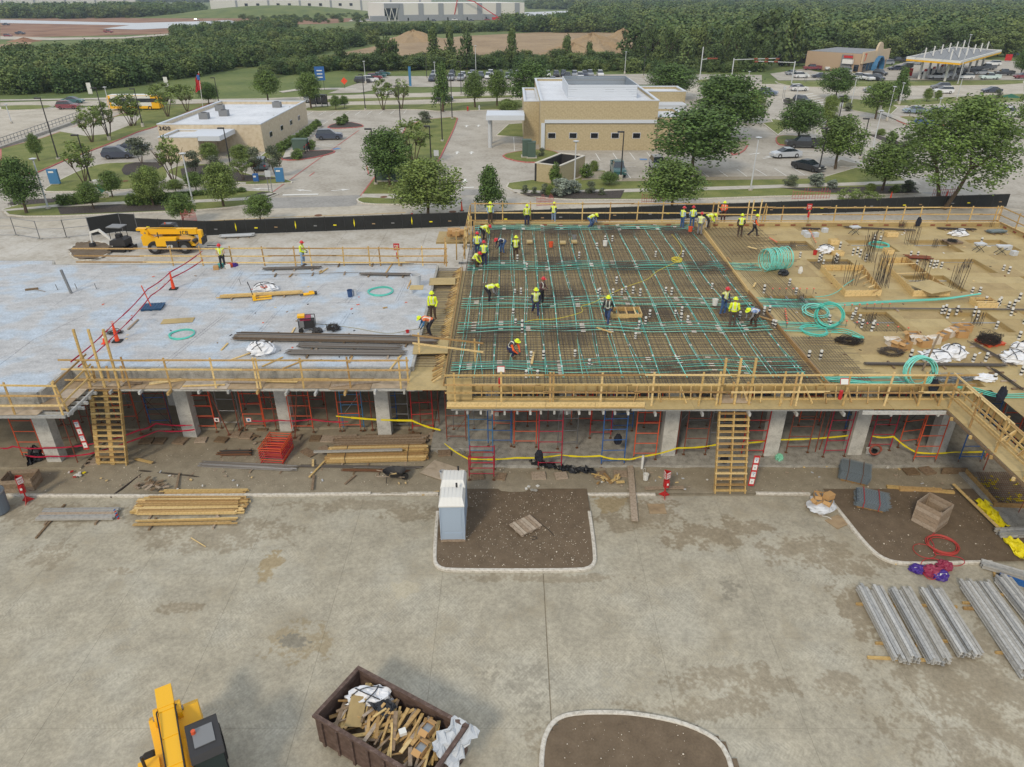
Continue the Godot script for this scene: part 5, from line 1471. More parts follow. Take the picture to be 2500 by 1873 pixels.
	board([2328,1182,2452,1302],0.35,0.14,0.05,M.wood[1],"timber","long plank leaning down across the yellow film","plank")
	var pit := thing("pit_form","timber-sided pit form lined with yellow film below the wing","formwork")
	bar(pit,"board",P(2358,1152,0.25),P(2432,1232,0.25),0.06,0.4,M.wood[2])
	bar(pit,"board",P(2300,1150,0.25),P(2360,1150,0.25),0.06,0.4,M.oldwood[3])
	bar(pit,"board",P(2425,1235,0.25),P(2540,1240,0.25),0.06,0.4,M.wood[5])
	bar(pit,"stake",P(2372,1175,0.1),P(2385,1166,0.5),0.05,0.05,M.wood[0])
	bar(pit,"stake",P(2400,1205,0.1),P(2412,1196,0.5),0.05,0.05,M.wood[0])
	structure("pit_floor",sheet(pxs([2365,1150,2540,1150,2560,1240,2430,1230],0.09),0.12),M.soil)
	for q in [[2390,1165,2440,1160,2430,1200,2395,1195],[2420,1215,2500,1205,2500,1232,2430,1228],[2460,1170,2530,1170,2540,1190,2470,1195]]:
		yf = inst(self,"yellow_film",crumple([P(q[0],q[1],0.13),P(q[2],q[3],0.13),P(q[4],q[5],0.13),P(q[6],q[7],0.13)],0.12,q[0]),M.film)
		tag(yf,"patch of yellow vapour film inside the pit form","plastic film","yellow film patches in the pit")
	var pc := Acc.new()
	for k in 26:
		pc.tube(PackedVector3Array([P(2385 + k * 5,1152,0.3),P(2425 + k * 5,1232,0.3)]),PackedFloat32Array([0.012]),4)
		if k < 16: pc.tube(PackedVector3Array([P(2370 + k * 4,1155 + k * 5,0.32),P(2540,1155 + k * 5,0.32)]),PackedFloat32Array([0.012]),4)
	var pg := inst(self,"rebar_grid",pc.mesh(),M.rust)
	tag(pg,"rusty bar grid spanning the film-lined pit","rebar grid")
	rod(self,"rebar_stake",P(2485,1255,0.1),P(2485,1255,0.1) + V(0.1,2.0,0),0.02,M.rustred)
	tag(get_child(get_child_count() - 1),"upright rusty bar standing on a wood pad by the pit","rebar")
	var lb := [[1538,1128,1550,1272,0.32,0.05,M.oldwood[2],"wide grey plank laid from the slab edge onto the yard"],[1574,1192,1670,1190,0.2,0.06,M.oldwood[0],"grey board lying behind the fire extinguisher stand"],[2165,1188,2330,1202,0.2,0.1,M.wood[0],"long board lying past the bolster pallets"],[2195,1193,2300,1198,0.25,0.16,M.wood[4],"stacked short boards lying past the bolster pallets"],[755,1165,792,1126,0.1,0.05,M.wood[1],"board lying slantwise across the grey bar bundle"],[764,1138,764,1122,0.12,0.05,M.wood[3],"short board stub at the bar bundle"],[842,1182,868,1160,0.1,0.05,M.oldwood[1],"dark board slanting towards the wheelbarrow"],[762,1195,766,1160,0.12,0.04,M.oldwood[1],"old board pointing at the kerb"],[430,1192,438,1155,0.1,0.04,M.oldwood[1],"old board pair pointing at the yellow lumber"],[330,1120,372,1130,0.18,0.04,M.wood[0],"short yellow board at the foot of the corner stair"],[270,1214,350,1155,0.1,0.06,M.rebardark,"dark timber reaching from the kindling pile to the kerb"],[466,1313,502,1335,0.04,0.03,M.wood[3],"thin pale lath lying on the open concrete"],[1030,1208,1072,1200,0.1,0.06,M.wood[0],"yellow board end behind the portable toilets"],[2158,1358,2190,1378,0.1,0.04,M.wood[3],"short pale board on the bed kerb"],[0,1185,30,1172,0.1,0.06,M.oldwood[1],"old board running behind the timber planter"],[740,1098,765,1112,0.5,0.04,M.oldwood[1],"dark scrap plank by the red frame stack"],[785,1090,800,1104,0.5,0.03,M.oldwood[0],"grey scrap sheet by the lumber bundle"],[2300,1205,2340,1192,0.1,0.06,M.wood[2],"board end by the pit form"]]
	for q in lb: board([q[0],q[1],q[2],q[3]],0.16 if q[1] < 1200 else 0.04,q[4],q[5],q[6],"loose_board",q[7])
	for q in [[1604,1242,0.85,0.75,0.0,"square weathered plywood offcut near the fire extinguisher stand"],[2045,1274,0.9,0.75,0.5,"square weathered plywood offcut by the carton pallet"]]:
		tag(box(self,"plywood_offcut",P(q[0],q[1],0.03),V(q[2],0.03,q[3]),M.plyold[1],yawb(q[4])),q[5],"plywood")
	var pl := [[1488,1172,16,M.wood,"heap of plywood scraps by the plank end",0.7],[370,1190,22,M.oldwood,"kindling heap of broken boards on the dirt",0.8],[180,1158,8,[M.white,M.red,M.white,M.tape],"scatter of drink bottles and wrappers near the corner column",0.5],[1105,1095,10,[M.oldwood[2],M.conc],"rubble and wood bits below the pour strip",0.8],[640,1075,10,M.oldwood,"dark wood bits beside the red frame stack",0.7],[2000,1130,6,M.oldwood,"wood chips at the slab edge near the columns",0.5],[1300,1192,6,[M.white,M.conc],"pale stones and scraps behind the soil bed",0.4]]
	for q in pl:
		var t := thing("scrap_pile",q[4],"scrap pile",P(q[0],q[1],0.1))
		for k in q[2]: box(t,"scrap",V(rf(-q[5],q[5]),0.03 + 0.018 * k * (1 if q[2] > 12 else 0) * 0.6,rf(-q[5],q[5]) * 0.6),V(rf(0.12,0.6 if q[2] > 8 else 0.2),0.03,rf(0.06,0.22)),pick(q[3]),yawb(rf(0,3)) * Basis(Vector3.RIGHT,rf(-0.2,0.2)))
	for k in 60:
		var p := [P(rf(200,1050),rf(1150,1195),0.12),P(rf(1450,1950),rf(1140,1195),0.12),P(rf(1950,2330),rf(1125,1200),0.12)][k % 3] as Vector3
		tag(box(self,"litter_scrap",p,V(rf(0.08,0.2),0.03,rf(0.05,0.1)),pick([M.white,M.wood[3],M.oldwood[2],M.lightgrey]),yawb(rf(0,3))),"small scrap of wood or paper lying on the dirt","scrap","scraps on the dirt before the deck")
	tape_run([0,1094,30,1090,108,1094,230,1083,340,1050,380,1034,470,1038],[1.2,1.2,1.2,1.3,1.3,1.3,1.2],0.09,M.tapered,"barrier_tape","red barrier tape strung along the corner shores, upper run")
	tape_run([60,1112,120,1114,220,1108,385,1052,475,1049],[0.8,0.8,0.8,1.0,1.0],0.09,M.tapered,"barrier_tape","red barrier tape strung along the corner shores, lower run")
	tape_run([600,1026,680,1026,760,1024,850,1030],[1.2,1.2,1.2,1.2],0.08,M.tapered,"barrier_tape","red barrier tape between the orange frames below the poured deck")
	tape_run([820,1016,1006,1027,1075,1050],[1.3,1.3,1.1],0.12,M.tape,"barrier_tape","yellow barrier tape sagging below the poured deck and pour strip")
	tape_run([1085,1083,1142,1120,1260,1118,1370,1111,1465,1113,1520,1121,1560,1116,1655,1094,1760,1084,1890,1074,2078,1063],[0.9,0.8,0.8,0.9,0.9,0.8,0.9,1.1,1.1,1.1,1.2],0.1,M.tape,"barrier_tape","long yellow barrier tape strung along the new formwork shores")
	tape_run([2130,1065,2182,1066,2238,1105,2330,1104,2500,1096],[1.2,1.2,0.7,0.8,0.9],0.1,M.tape,"barrier_tape","yellow barrier tape dipping past the hose bucket to the wing")
	for q in [[529,1025,1.25,"small white warning sign with a black emblem on the barrier tape"],[607,1025,1.25,"small white and blue notice on the barrier tape"]]:
		var t := thing("warning_sign",q[3],"sign",P(q[0],q[1],q[2]))
		box(t,"plate",Vector3.ZERO,V(0.32,0.3,0.015),M.red)
		box(t,"face",V(0,0,0.01),V(0.27,0.25,0.01),M.white)
		rod(t,"emblem",V(0,0,0.014),V(0,0,0.02),0.07,M.black if q[0] < 600 else M.blue,CYL16)
	coil(P(2136,1098,0.9),Basis(Vector3.RIGHT,1.4),0.3,0.1,5,0.03,mat(C(150,78,62),0.6),"red hose looped over the crimson frame by the column","hose","hose",9,0.1)
	bucket(P(2132,1110,0.2),M.plastic,"black pail under the looped hose",0.16,0.3)
	bucket(P(2119,1106,0.2),M.white,"white pail standing next to the black pail",0.14,0.3)
	bag(P(1902,1122,0.2),V(0.22,0.35,0.2),mat(C(120,190,160),0.5),"mint green rag bag by the square column base",71,false,"rag_bag","bag")
# ---------- things on the deck
func cone(at: Vector3,tall: bool,label: String) -> void:
	var t := thing("traffic_cone",label,"traffic cone",at,0.1)
	if tall:
		box(t,"base",V(0,0.03,0),V(0.5,0.06,0.42),M.rubber)
		inst(t,"body",lathe([[0.12,0.05],[0.05,1.05],[0.03,1.1],[0.0,1.1]],12),M.cone)
		for h in [0.42,0.68]: inst(t,"stripe",lathe([[0.108 - 0.07 * h,h],[0.1 - 0.07 * h,h + 0.12]],12),M.white)
		inst(t,"loop",tube_mesh(PackedVector3Array([V(-0.05,1.08,0),V(-0.05,1.22,0),V(0.05,1.22,0),V(0.05,1.08,0)]),0.016,5),M.cone)
	else:
		box(t,"base",V(0,0.02,0),V(0.36,0.04,0.36),M.cone)
		inst(t,"body",lathe([[0.14,0.03],[0.03,0.7],[0.0,0.7]],12),M.cone)
		inst(t,"stripe",lathe([[0.098,0.35],[0.068,0.52]],12),M.white)
var sleeve_proto: Node3D
func sleeve(at: Vector3,h: float,label: String,group: String) -> void:
	var t: Node3D
	if not sleeve_proto:
		t = thing("pipe_sleeve",label,"pipe sleeve",at,0.0,group)
		inst(t,"tube",lathe([[0.075,0.0],[0.075,1.0],[0.06,1.0],[0.06,0.9],[0.0,0.9]],10),M.white)
		for y in [0.22,0.62]: inst(t,"band",lathe([[0.078,y],[0.082,y + 0.01],[0.082,y + 0.17],[0.078,y + 0.18]],10),M.black)
		sleeve_proto = t
	else:
		t = sleeve_proto.duplicate()
		t.name = numbered("pipe_sleeve")
		add_child(t)
		t.position = at
		tag(t,label,"pipe sleeve",group)
	t.scale = V(1,h,1)
	t.rotation = Vector3(0,rf(0,6),0)
func dowels(at: Vector3,n: int,sp: float,h: float,label: String,lean := 0.05) -> void:
	var t := thing("dowel_cluster",label,"column dowels",at,rf(-0.1,0.1))
	for k in n:
		var x := (k % 4 - 1.5) * sp
		var z := (k / 4 - n / 8.0) * sp
		rod(t,"bar",V(x,0,z),V(x + rf(-lean,lean) * h * 2,h * rf(0.8,1.0),z + rf(-lean,lean) * h * 2),0.014,pick([M.rebardark,M.rebar]))
func wire_pile(at: Vector3,s: Vector3,n: int,m: Material,label: String) -> void:
	var a := Acc.new()
	for k in n:
		var pts := PackedVector3Array()
		var an := rf(0,TAU)
		for j in 6: pts.append(V(s.x * cos(an + j * 0.9) * rf(0.3,1),rf(0.02,s.y) * (0.4 + 0.6 * rng.randf()),s.z * sin(an + j * 0.9) * rf(0.3,1)))
		a.tube(pts,PackedFloat32Array([0.012]),3)
	var o := inst(self,"wire_pile",a.mesh(),m,Transform3D(Basis(),at))
	tag(o,label,"wire pile")
func box_out(c: Array,h: float,label: String,ribs: int) -> Node3D:
	var t := thing("box_out",label,"formwork box")
	for k in 4:
		var a: Vector3 = c[k]
		var b: Vector3 = c[(k + 1) % 4]
		bar(t,"side",a + V(0,h / 2,0),b + V(0,h / 2,0),0.03,h,M.wood[k % 3 + 1])
		var n := maxi(1,int(a.distance_to(b) / 0.5))
		var inw: Vector3 = ((c[0] + c[1] + c[2] + c[3]) / 4.0 - (a + b) / 2).normalized()
		for j in n: bar(t,"stud",a.lerp(b,(j + 0.5) / n) + inw * 0.06 + V(0,0.02,0),a.lerp(b,(j + 0.5) / n) + inw * 0.06 + V(0,h,0),0.04,0.09,pick(M.wood))
	for k in ribs:
		var f := (k + 0.7) / (ribs + 0.4)
		bar(t,"brace",c[0].lerp(c[3],f) + V(0,h - 0.03,0),c[1].lerp(c[2],f) + V(0,h - 0.03,0),0.09,0.04,pick(M.wood))
	return t
func stand_table(at: Vector3,yaw: float,label: String,group: String) -> void:
	var t := thing("work_stand",label,"work stand",at,yaw,group)
	box(t,"top",V(0,0.62,0),V(0.75,0.1,0.5),M.lightgrey)
	for s in [-1,1]:
		bar(t,"leg",V(-0.34,0,s * 0.22),V(0.34,0.58,s * 0.22),0.03,0.03,M.dark)
		bar(t,"leg",V(0.34,0,s * 0.23),V(-0.34,0.58,s * 0.23),0.03,0.03,M.dark)
func build_deck_things() -> void:
	cone(P(424,706,TOP),true,"tall orange delineator holding the red tape at the far end")
	cone(P(287,834,TOP),true,"tall orange delineator holding the red tape beside a short cone")
	cone(P(258,838,TOP),false,"short orange cone with white stripe beside the delineator")
	var bp := pallet(P(374,752,TOP),0.15,"blue pallet carrying a red tape post on the slab",[mat(C(30,70,104),0.7)])
	bar(bp,"post",V(-0.1,0.1,0),V(-0.35,1.5,0),0.05,0.05,M.orange)
	tape_run([494,613,416,664,360,706,282,786,172,884],[6.9,6.75,6.9,6.75,6.7],0.08,M.tapered,"barrier_tape","upper red tape strung across the poured slab")
	tape_run([496,634,420,678,368,722,290,808,190,896],[6.4,6.3,6.35,6.2,6.1],0.08,M.tapered,"barrier_tape","lower red tape strung across the poured slab")
	tag(box(self,"plywood_offcut",P(434,783,TOP + 0.03),V(1.8,0.025,0.7),M.ply[0],yawb(0.16)),"narrow plywood sheet lying on the slab near the blue pallet","plywood")
	tag(bar(self,"loose_board",P(312,804,TOP + 0.05),P(337,780,TOP + 0.05),0.1,0.05,M.oldwood[0]),"grey board on the slab beside the red tape","board")
	coil(P(444,817,TOP + 0.02),Basis(),0.68,0.06,4,0.022,M.teal,"small flat teal cable coil near the narrow plywood sheet","cable coil","cable_coil",2,0.03)
	coil(P(929,712,TOP + 0.02),Basis(),0.8,0.06,4,0.024,M.teal,"flat teal cable coil near the blue bucket","cable coil","cable_coil",3,0.03)
	wire_pile(P(280,814,TOP),V(0.6,0.25,0.35),14,M.rebardark,"tangle of dark scrap behind the short cone")
	planks("flat pile of yellow boards beside the pallet jack",P(538,728,TOP),P(735,718,TOP),0.5,4,2,M.wood)
	bars("short pile of grey bars near the far guard rail",P(640,660,TOP),P(786,656,TOP),0.35,14,3,0.014,[M.rebargrey,M.rebardark])
	bars("pile of dark hooked bars next to the dome-topped pail",P(876,672,TOP),P(1005,674,TOP),0.3,12,3,0.014,[M.rebardark,M.rebargrey])
	bars("long heap of bars along the yard side of the slab",P(570,825,TOP),P(1072,836,TOP),0.95,22,3,0.016,[M.rebargrey,M.rebar,M.rebardark,M.grey,M.oldwood[3]])
	bars("second row of bars between the long heap and the guard rail",P(724,848,TOP),P(985,853,TOP),0.5,13,3,0.016,[M.rebargrey,M.rebar,M.grey])
	bars("row of bars nearest the guard rail with hooked ends",P(695,864,TOP),P(995,866,TOP),0.6,14,2,0.016,[M.rebargrey,M.rebar,M.grey])
	bars("two thin bars lying along the far guard rail",P(780,650,TOP),P(1015,647,TOP),0.08,3,1,0.014,[M.rebardark])
	bars("single long bar lying from slab into the pour strip",P(620,675,TOP),P(880,668,TOP),0.05,2,1,0.013,[M.rebargrey])
	bag(P(648,710,TOP),V(0.75,0.5,0.5),M.bag,"white bulk bag with rust-red rags behind the yellow boards",81)
	bag(P(640,862,TOP),V(0.7,0.6,0.5),M.bag,"white bulk bag slumped beside the long bar heap",83)
	wire_pile(P(645,702,TOP + 0.35),V(0.3,0.15,0.25),8,M.orange,"orange rags poking out of the bulk bag")
	var pj := thing("pallet_jack","yellow pallet jack standing at the board pile","pallet jack",P(632,732,TOP),0.3)
	for s in [-1,1]: box(pj,"fork",V(0.3,0.1,s * 0.2),V(1.0,0.06,0.14),M.yellow)
	box(pj,"head",V(-0.25,0.2,0),V(0.2,0.3,0.5),M.yellow)
	rod(pj,"handle",V(-0.3,0.3,0),V(-0.45,1.1,0),0.025,M.dark)
	inst(pj,"grip",tube_mesh(PackedVector3Array([V(-0.45,1.1,-0.12),V(-0.5,1.22,-0.12),V(-0.5,1.22,0.12),V(-0.45,1.1,0.12)]),0.02,5),M.black)
	for s in [-1,1]: rod(pj,"wheel",V(-0.3,0.09,s * 0.05),V(-0.3,0.09,s * 0.14),0.09,M.rubber)
	var dj := thing("drill_jack","yellow stressing jack lying on the slab","tool",P(757,722,TOP),0.25)
	rod(dj,"barrel",V(-0.4,0.12,0),V(0.3,0.16,0),0.09,M.yellow,CYL16)
	rod(dj,"nose",V(-0.62,0.1,0),V(-0.4,0.12,0),0.05,M.dark)
	rod(dj,"head",V(0.3,0.16,0),V(0.45,0.17,0),0.12,M.dark,CYL16)
	box(dj,"grip",V(0.1,0.28,0),V(0.3,0.08,0.08),M.yellow)
	bucket(P(855,724,TOP),mat(C(44,74,118),0.5),"blue bucket standing on the slab",0.17,0.45)
	bucket(P(867,720,TOP),M.lightgrey,"white bucket next to the blue bucket",0.16,0.36)
	bucket(P(1004,716,TOP),M.lightgrey,"grey bucket at the slab end near the tall pail",0.17,0.42)
	bucket(P(1017,702,TOP),M.lightgrey,"tall clear drum with plywood cover at the slab end",0.35,0.9)
	tag(box(self,"plywood_offcut",P(1017,702,TOP + 0.93),V(0.85,0.03,0.5),M.ply[2],Basis(Vector3.RIGHT,0.2)),"plywood cover lying on the tall clear drum","plywood")
	var gn := thing("generator","portable generator with yellow top on the slab","generator",P(752,806,TOP),0.2)
	for s in [-1,1]:
		for e in [-1,1]: rod(gn,"frame_post",V(e * 0.45,0.1,s * 0.3),V(e * 0.45,0.85,s * 0.3),0.022,M.dark)
		rod(gn,"frame_rail",V(-0.45,0.85,s * 0.3),V(0.45,0.85,s * 0.3),0.022,M.dark)
	box(gn,"engine",V(0.1,0.42,0),V(0.6,0.5,0.45),M.dark)
	box(gn,"fuel_tank",V(-0.05,0.78,0),V(0.6,0.16,0.5),M.winebag)
	box(gn,"panel",V(-0.3,0.5,0.24),V(0.3,0.4,0.08),M.grey)
	box(gn,"cover",V(-0.28,0.92,0),V(0.4,0.12,0.4),M.yellow)
	for s in [-1,1]: rod(gn,"wheel",V(-0.35,0.14,s * 0.3),V(-0.35,0.14,s * 0.4),0.14,M.rubber,CYL16)
	bag(P(775,812,TOP),V(0.3,0.3,0.22),M.dark,"dark tool bag beside the generator",84,false,"tool_bag","bag")
	wire_pile(P(814,806,TOP),V(0.5,0.45,0.4),34,M.rebardark,"dark tangle of tie wire beside the generator")
	var br := thing("push_broom","push broom lying on the slab","broom",P(78,708,TOP),0.35)
	box(br,"head",V(0,0.06,0),V(0.75,0.12,0.1),M.oldwood[3])
	rod(br,"handle",V(0.1,0.06,0.0),V(0.9,0.03,0.7),0.018,M.oldwood[1])
	line_thing([770,790,860,800,945,814,1000,806,1060,798],TOP + 0.02,0.012,mat(C(150,140,90),0.7),"cord","thin pale cord running from the generator to the pour strip","cord")
	bucket(P(995,812,TOP),M.red,"small red reel on the cord near the slab end",0.1,0.14)
	var ct := 0
	for q in [[540,652,M.teal3],[528,658,M.card],[556,655,M.white],[562,652,M.orange],[574,650,M.purple]]:
		carton(P(q[0],q[1],TOP),0.3 * ct,V(0.34,0.26,0.28),["teal","brown","white","orange","violet"][ct] + " supply box by the red-hatted worker at the far rail","supply boxes at the far rail",false,q[2])
		ct += 1
	for q in [[785,660,780,664],[715,668,706,676],[800,655,780,668],[1005,682,995,704],[960,640,938,672],[945,750,935,752],[905,820,900,826],[720,800,708,820],[540,855,556,838],[690,900,740,880],[860,870,852,885],[950,905,985,860],[640,895,690,872],[560,880,610,862]]:
		tag(bar(self,"loose_board",P(q[0],q[1],TOP + 0.03),P(q[2],q[3],TOP + 0.05),0.09,0.05,pick(M.wood)),"short timber lying on the poured slab","board","loose timbers on the poured slab")
	for q in [[1080,687,1.75,1.3,0.5,"plywood walkway crossing the pour strip near the far end"],[1052,847,1.9,1.7,0.5,"plywood walkway crossing the pour strip near the yard"]]:
		tag(box(self,"walkway_sheet",P(q[0],q[1],TOP + 0.03),V(q[2],0.03,q[3]),M.ply[0],yawb(0.05)),q[5],"plywood")
	for k in 14:
		carton(P(1100 + (k % 3) * 12 + rf(-3,3),575 - (k / 6) * 3,4.9 + (k % 5) * 0.34) + V(0,0,rf(-0.5,0.5)),rf(-0.2,0.2),V(0.55,0.33,0.45),"brown carton stacked behind the mat corner","carton stack behind the mat corner",false)
	box(thing("timber_landing","timber landing under the carton stack behind the mat corner","landing"),"deck",P(1115,580,4.8),V(3.2,0.15,3.0),M.ply[1])
	for k in 44: tag(box(self,"litter_scrap",P(rf(250,1000),rf(662,885),TOP + 0.015),V(rf(0.06,0.2),0.025,rf(0.04,0.09)),pick([M.wood[3],M.dark,M.oldwood[1],M.orange,M.grey]),yawb(rf(0,3))),"small scrap lying on the poured slab","scrap","scraps on the poured slab")
	for k in 70: tag(box(self,"litter_scrap",P(rf(1930,2480),rf(565,900),PLY + 0.015),V(rf(0.08,0.3),0.025,rf(0.04,0.09)),pick([M.wood[3],M.dark,M.rust,M.white,M.rebardark]),yawb(rf(0,3))),"small scrap lying on the open formwork","scrap","scraps on the open formwork")
	for q in [[968,606,6.8,"small red fire sign clipped on the far slab rail"],[1976,508,7.2,"small red fire sign clipped on the far formwork rail"]]:
		var t := thing("fire_sign",q[3],"sign",P(q[0],q[1],q[2]))
		box(t,"plate",V(0,0.1,0),V(0.42,0.5,0.02),M.red)
		word(t,"lettering","FIRE",0.11,V(0,0.18,0.015),Basis(),M.white)
		word(t,"lettering","EXT",0.11,V(0,0.02,0.015),Basis(),M.white)
		rod(t,"extinguisher",V(0.03,-0.75,0.05),V(0.03,-0.3,0.05),0.08,M.red,CYL16)
	var sl := [[750,90],[600,175],[1245,160],[160,260],[915,385],[110,475],[60,480],[760,490],[775,480],[885,485],[960,480],[993,455],[1055,470],[1330,470],[1380,480],[1115,490],[1720,430],[45,660],[65,740],[120,800],[120,760],[1410,660],[1465,640],[1460,700],[1515,715],[1160,730],[1105,760],[1195,670],[1075,850],[840,710],[2160,640],[1955,680],[685,1090],[300,1020],[195,1020],[155,1180],[250,1180],[80,200],[1475,160],[565,1000],[820,30],[880,30]]
	for q in sl: sleeve(P(1240 + q[0] / 3.456,580 + q[1] / 3.456,5.42),rf(0.34,0.5),"black and white banded pipe sleeve standing in the reinforcing mat","pipe sleeves in the reinforcing mat")
	sl = [[320,170],[500,190],[480,200],[630,210],[620,195],[765,150],[800,145],[825,165],[875,200],[655,100],[1250,170],[1310,170],[1420,245],[1445,260],[1470,255],[1510,260],[1300,250],[2035,280],[2080,305],[230,405],[15,470],[285,480],[60,640],[15,650],[1770,475],[1835,470],[2000,575],[1985,590],[2165,540],[2120,595],[2075,605],[1515,640],[1540,640],[1565,680],[1640,650],[1785,660],[1810,690],[2100,660],[760,690],[785,650],[820,710],[840,760],[925,790],[940,760],[565,710],[570,760],[1975,770],[1250,1025],[1355,1025],[1780,1050],[1885,1045],[390,1030],[490,1030],[2165,860],[950,30],[995,40],[110,760],[90,750],[1885,550],[2210,730],[515,240],[1845,60],[2185,1160],[1955,1215]]
	for q in sl: sleeve(P(1860 + q[0] / 3.456,580 + q[1] / 3.456,PLY),rf(0.42,0.62),"black and white banded pipe sleeve standing on the open formwork","pipe sleeves on the open formwork")
	for q in [[[1494,777],[1490,760],[1560,759],[1567,777]]]:
		var c := []
		for e in q: c.append(P(e[0],e[1],5.45))
		box_out(c,0.28,"new timber box-out set into the middle of the mat",3)
	for q in [[1293,590],[1374,592],[1402,590]]: tag(box(self,"timber_block",P(q[0],q[1],5.55),V(0.45,0.14,0.5),M.ply[2]),"small plywood-topped block lying on the mat","block","plywood blocks on the far mat")
	for q in [[1745,745,M.white,"white pail on the mat by the red-hatted worker"],[1345,603,M.orange,"orange and white pail on the far mat"],[1685,565,M.orange,"orange pail beside the workers at the far bulkhead"],[1477,600,M.white,"white pail on the far mat"],[1402,586,M.grey,"grey tool pail on a mat block"]]: bucket(P(q[0],q[1],5.5),q[2],q[3],0.18,0.4)
	line_thing([1280,786,1310,780,1360,778,1420,762,1420,748,1450,738,1490,718,1530,700,1580,682,1605,662,1650,640,1656,630],5.6,0.013,M.tape,"cord","yellow cord snaking over the mat","cord")
	coil(P(1652,636,5.56),Basis(),0.3,0.15,4,0.02,M.tape,"small bundle of yellow cord on the mat","cord","cord",13,0.3)
	line_thing([1640,572,1655,590,1665,610,1655,628],5.58,0.013,M.tape,"cord","yellow cord hanging between the far mat and its bundle","cord")
	for q in [[1457,800,1494,812],[1848,770,1885,782],[1303,860,1298,888],[1826,602,1848,608],[1776,628,1785,640],[1845,690,1840,700]]: tag(bar(self,"loose_board",P(q[0],q[1],5.55),P(q[2],q[3],5.55),0.12,0.05,pick(M.wood)),"short board lying on the reinforcing mat","board","boards lying on the mat")
	var ax := Basis(Vector3.UP,0.25) * Basis(Vector3.BACK,PI / 2)
	coil(P(1925,655,PLY) + V(-0.2,0.78,0),ax,0.75,1.9,18,0.03,M.teal2,"large drum-like teal cable coil standing by the bulkhead","cable coil","cable_coil",5,0.05)
	coil(P(2020,795,PLY) + V(0,0.72,0),Basis(Vector3.UP,-0.5) * Basis(Vector3.RIGHT,1.35),0.72,0.5,9,0.03,M.teal,"upright ring of teal cable before the tall drop panel bars","cable coil","cable_coil",6,0.06)
	coil(P(1990,765,PLY + 0.05),Basis(Vector3.RIGHT,0.2),0.75,0.25,5,0.03,M.teal2,"flat loops of teal cable leaning on the upright ring","cable coil","cable_coil",7,0.12)
	coil(P(1987,808,PLY + 0.03),Basis(),0.72,0.1,4,0.028,M.teal,"flat teal cable coil on the plywood before the upright ring","cable coil","cable_coil",8,0.06)
	coil(P(2146,599,PLY + 0.03),Basis(),0.72,0.1,5,0.028,M.teal,"flat teal cable coil among the far dowels","cable coil","cable_coil",9,0.06)
	coil(P(2228,935,PLY) + V(0,0.7,0),Basis(Vector3.UP,0.1) * Basis(Vector3.RIGHT,1.25),0.78,0.5,9,0.03,M.teal2,"upright ring of teal cable leaning at the front edge form","cable coil","cable_coil",10,0.06)
	for k in 3:
		line_thing([1980,742 + k * 5,2060,740 + k * 3,2180,734 + k * 2,2300,728 + k * 2,2360,721 + k,2395,716 + k],PLY + 0.35,0.028,[M.teal,M.teal2,M.teal][k],"tensioning_cable","thick teal cable stretched across the open formwork past the big box-outs","cable","cables stretched past the big box-outs")
		line_thing([2030,800 + k * 5,2070,805 + k * 5,2100,818 + k * 4,2108,824,2080,818 + k * 2],PLY + 0.05,0.024,M.teal,"tensioning_cable","loose teal cable tail curling on the plywood near the wire tangle","cable","loose cable tails by the wire tangle")
		line_thing([2020,920 + k * 5,2080,928 + k * 4,2160,936 + k * 2,2240,936 + k * 2],PLY + 0.1,0.026,[M.teal,M.teal2,M.teal][k],"tensioning_cable","teal cable lying along the front edge form of the open formwork","cable","cables along the front edge form")
		line_thing([2300,938,2370,945 + k * 4,2440,962 + k * 4,2520,960 + k * 5],PLY + 0.05,0.026,M.teal,"tensioning_cable","teal cable lying across the wing formwork","cable","cables across the wing formwork")
	line_thing([1990,725,2020,722,2045,712,2065,695,2085,682],PLY + 0.3,0.026,M.teal,"tensioning_cable","teal cable bending up into the nearer box-out","cable")
	var b1 := box_out([P(2003,660,PLY),P(2103,660,PLY),P(2150,722,PLY),P(2062,724,PLY)],0.42,"large tapering timber box-out with braces, nearer the cable coils",0)
	for k in 5: bar(b1,"brace",P(2085 + k * 12,672 + k * 10,PLY + 0.4),P(2108 + k * 9,660 + k * 12,PLY + 0.4),0.09,0.04,M.wood[k % 6])
	var b2 := box_out([P(2148,643,PLY),P(2210,641,PLY),P(2318,722,PLY),P(2228,724,PLY)],0.42,"large tapering timber box-out partly covered with plywood",3)
	box(b2,"cover",P(2272,700,PLY + 0.45),V(2.0,0.02,2.0),M.ply[2],yawb(0.35))
	var bo := ["small timber box-out at the end of the stretched cables","small timber box-out by the far rail with its top open","small timber box-out among the far dowels","small timber box-out near the white bag","narrow timber box-out beside the far sleeves"]
	var bi := 0
	for q in [[2400,745,1.3,0.9,0.35],[2175,576,0.9,0.6,0.35],[2168,618,0.6,0.6,0.35],[2035,595,0.7,0.5,0.35],[2044,622,0.8,0.5,0.3]]:
		var o := P(q[0],q[1],PLY)
		box_out([o + V(-q[2] / 2,0,-q[3] / 2),o + V(q[2] / 2,0,-q[3] / 2),o + V(q[2] / 2,0,q[3] / 2),o + V(-q[2] / 2,0,q[3] / 2)],q[4],bo[bi],2)
		bi += 1
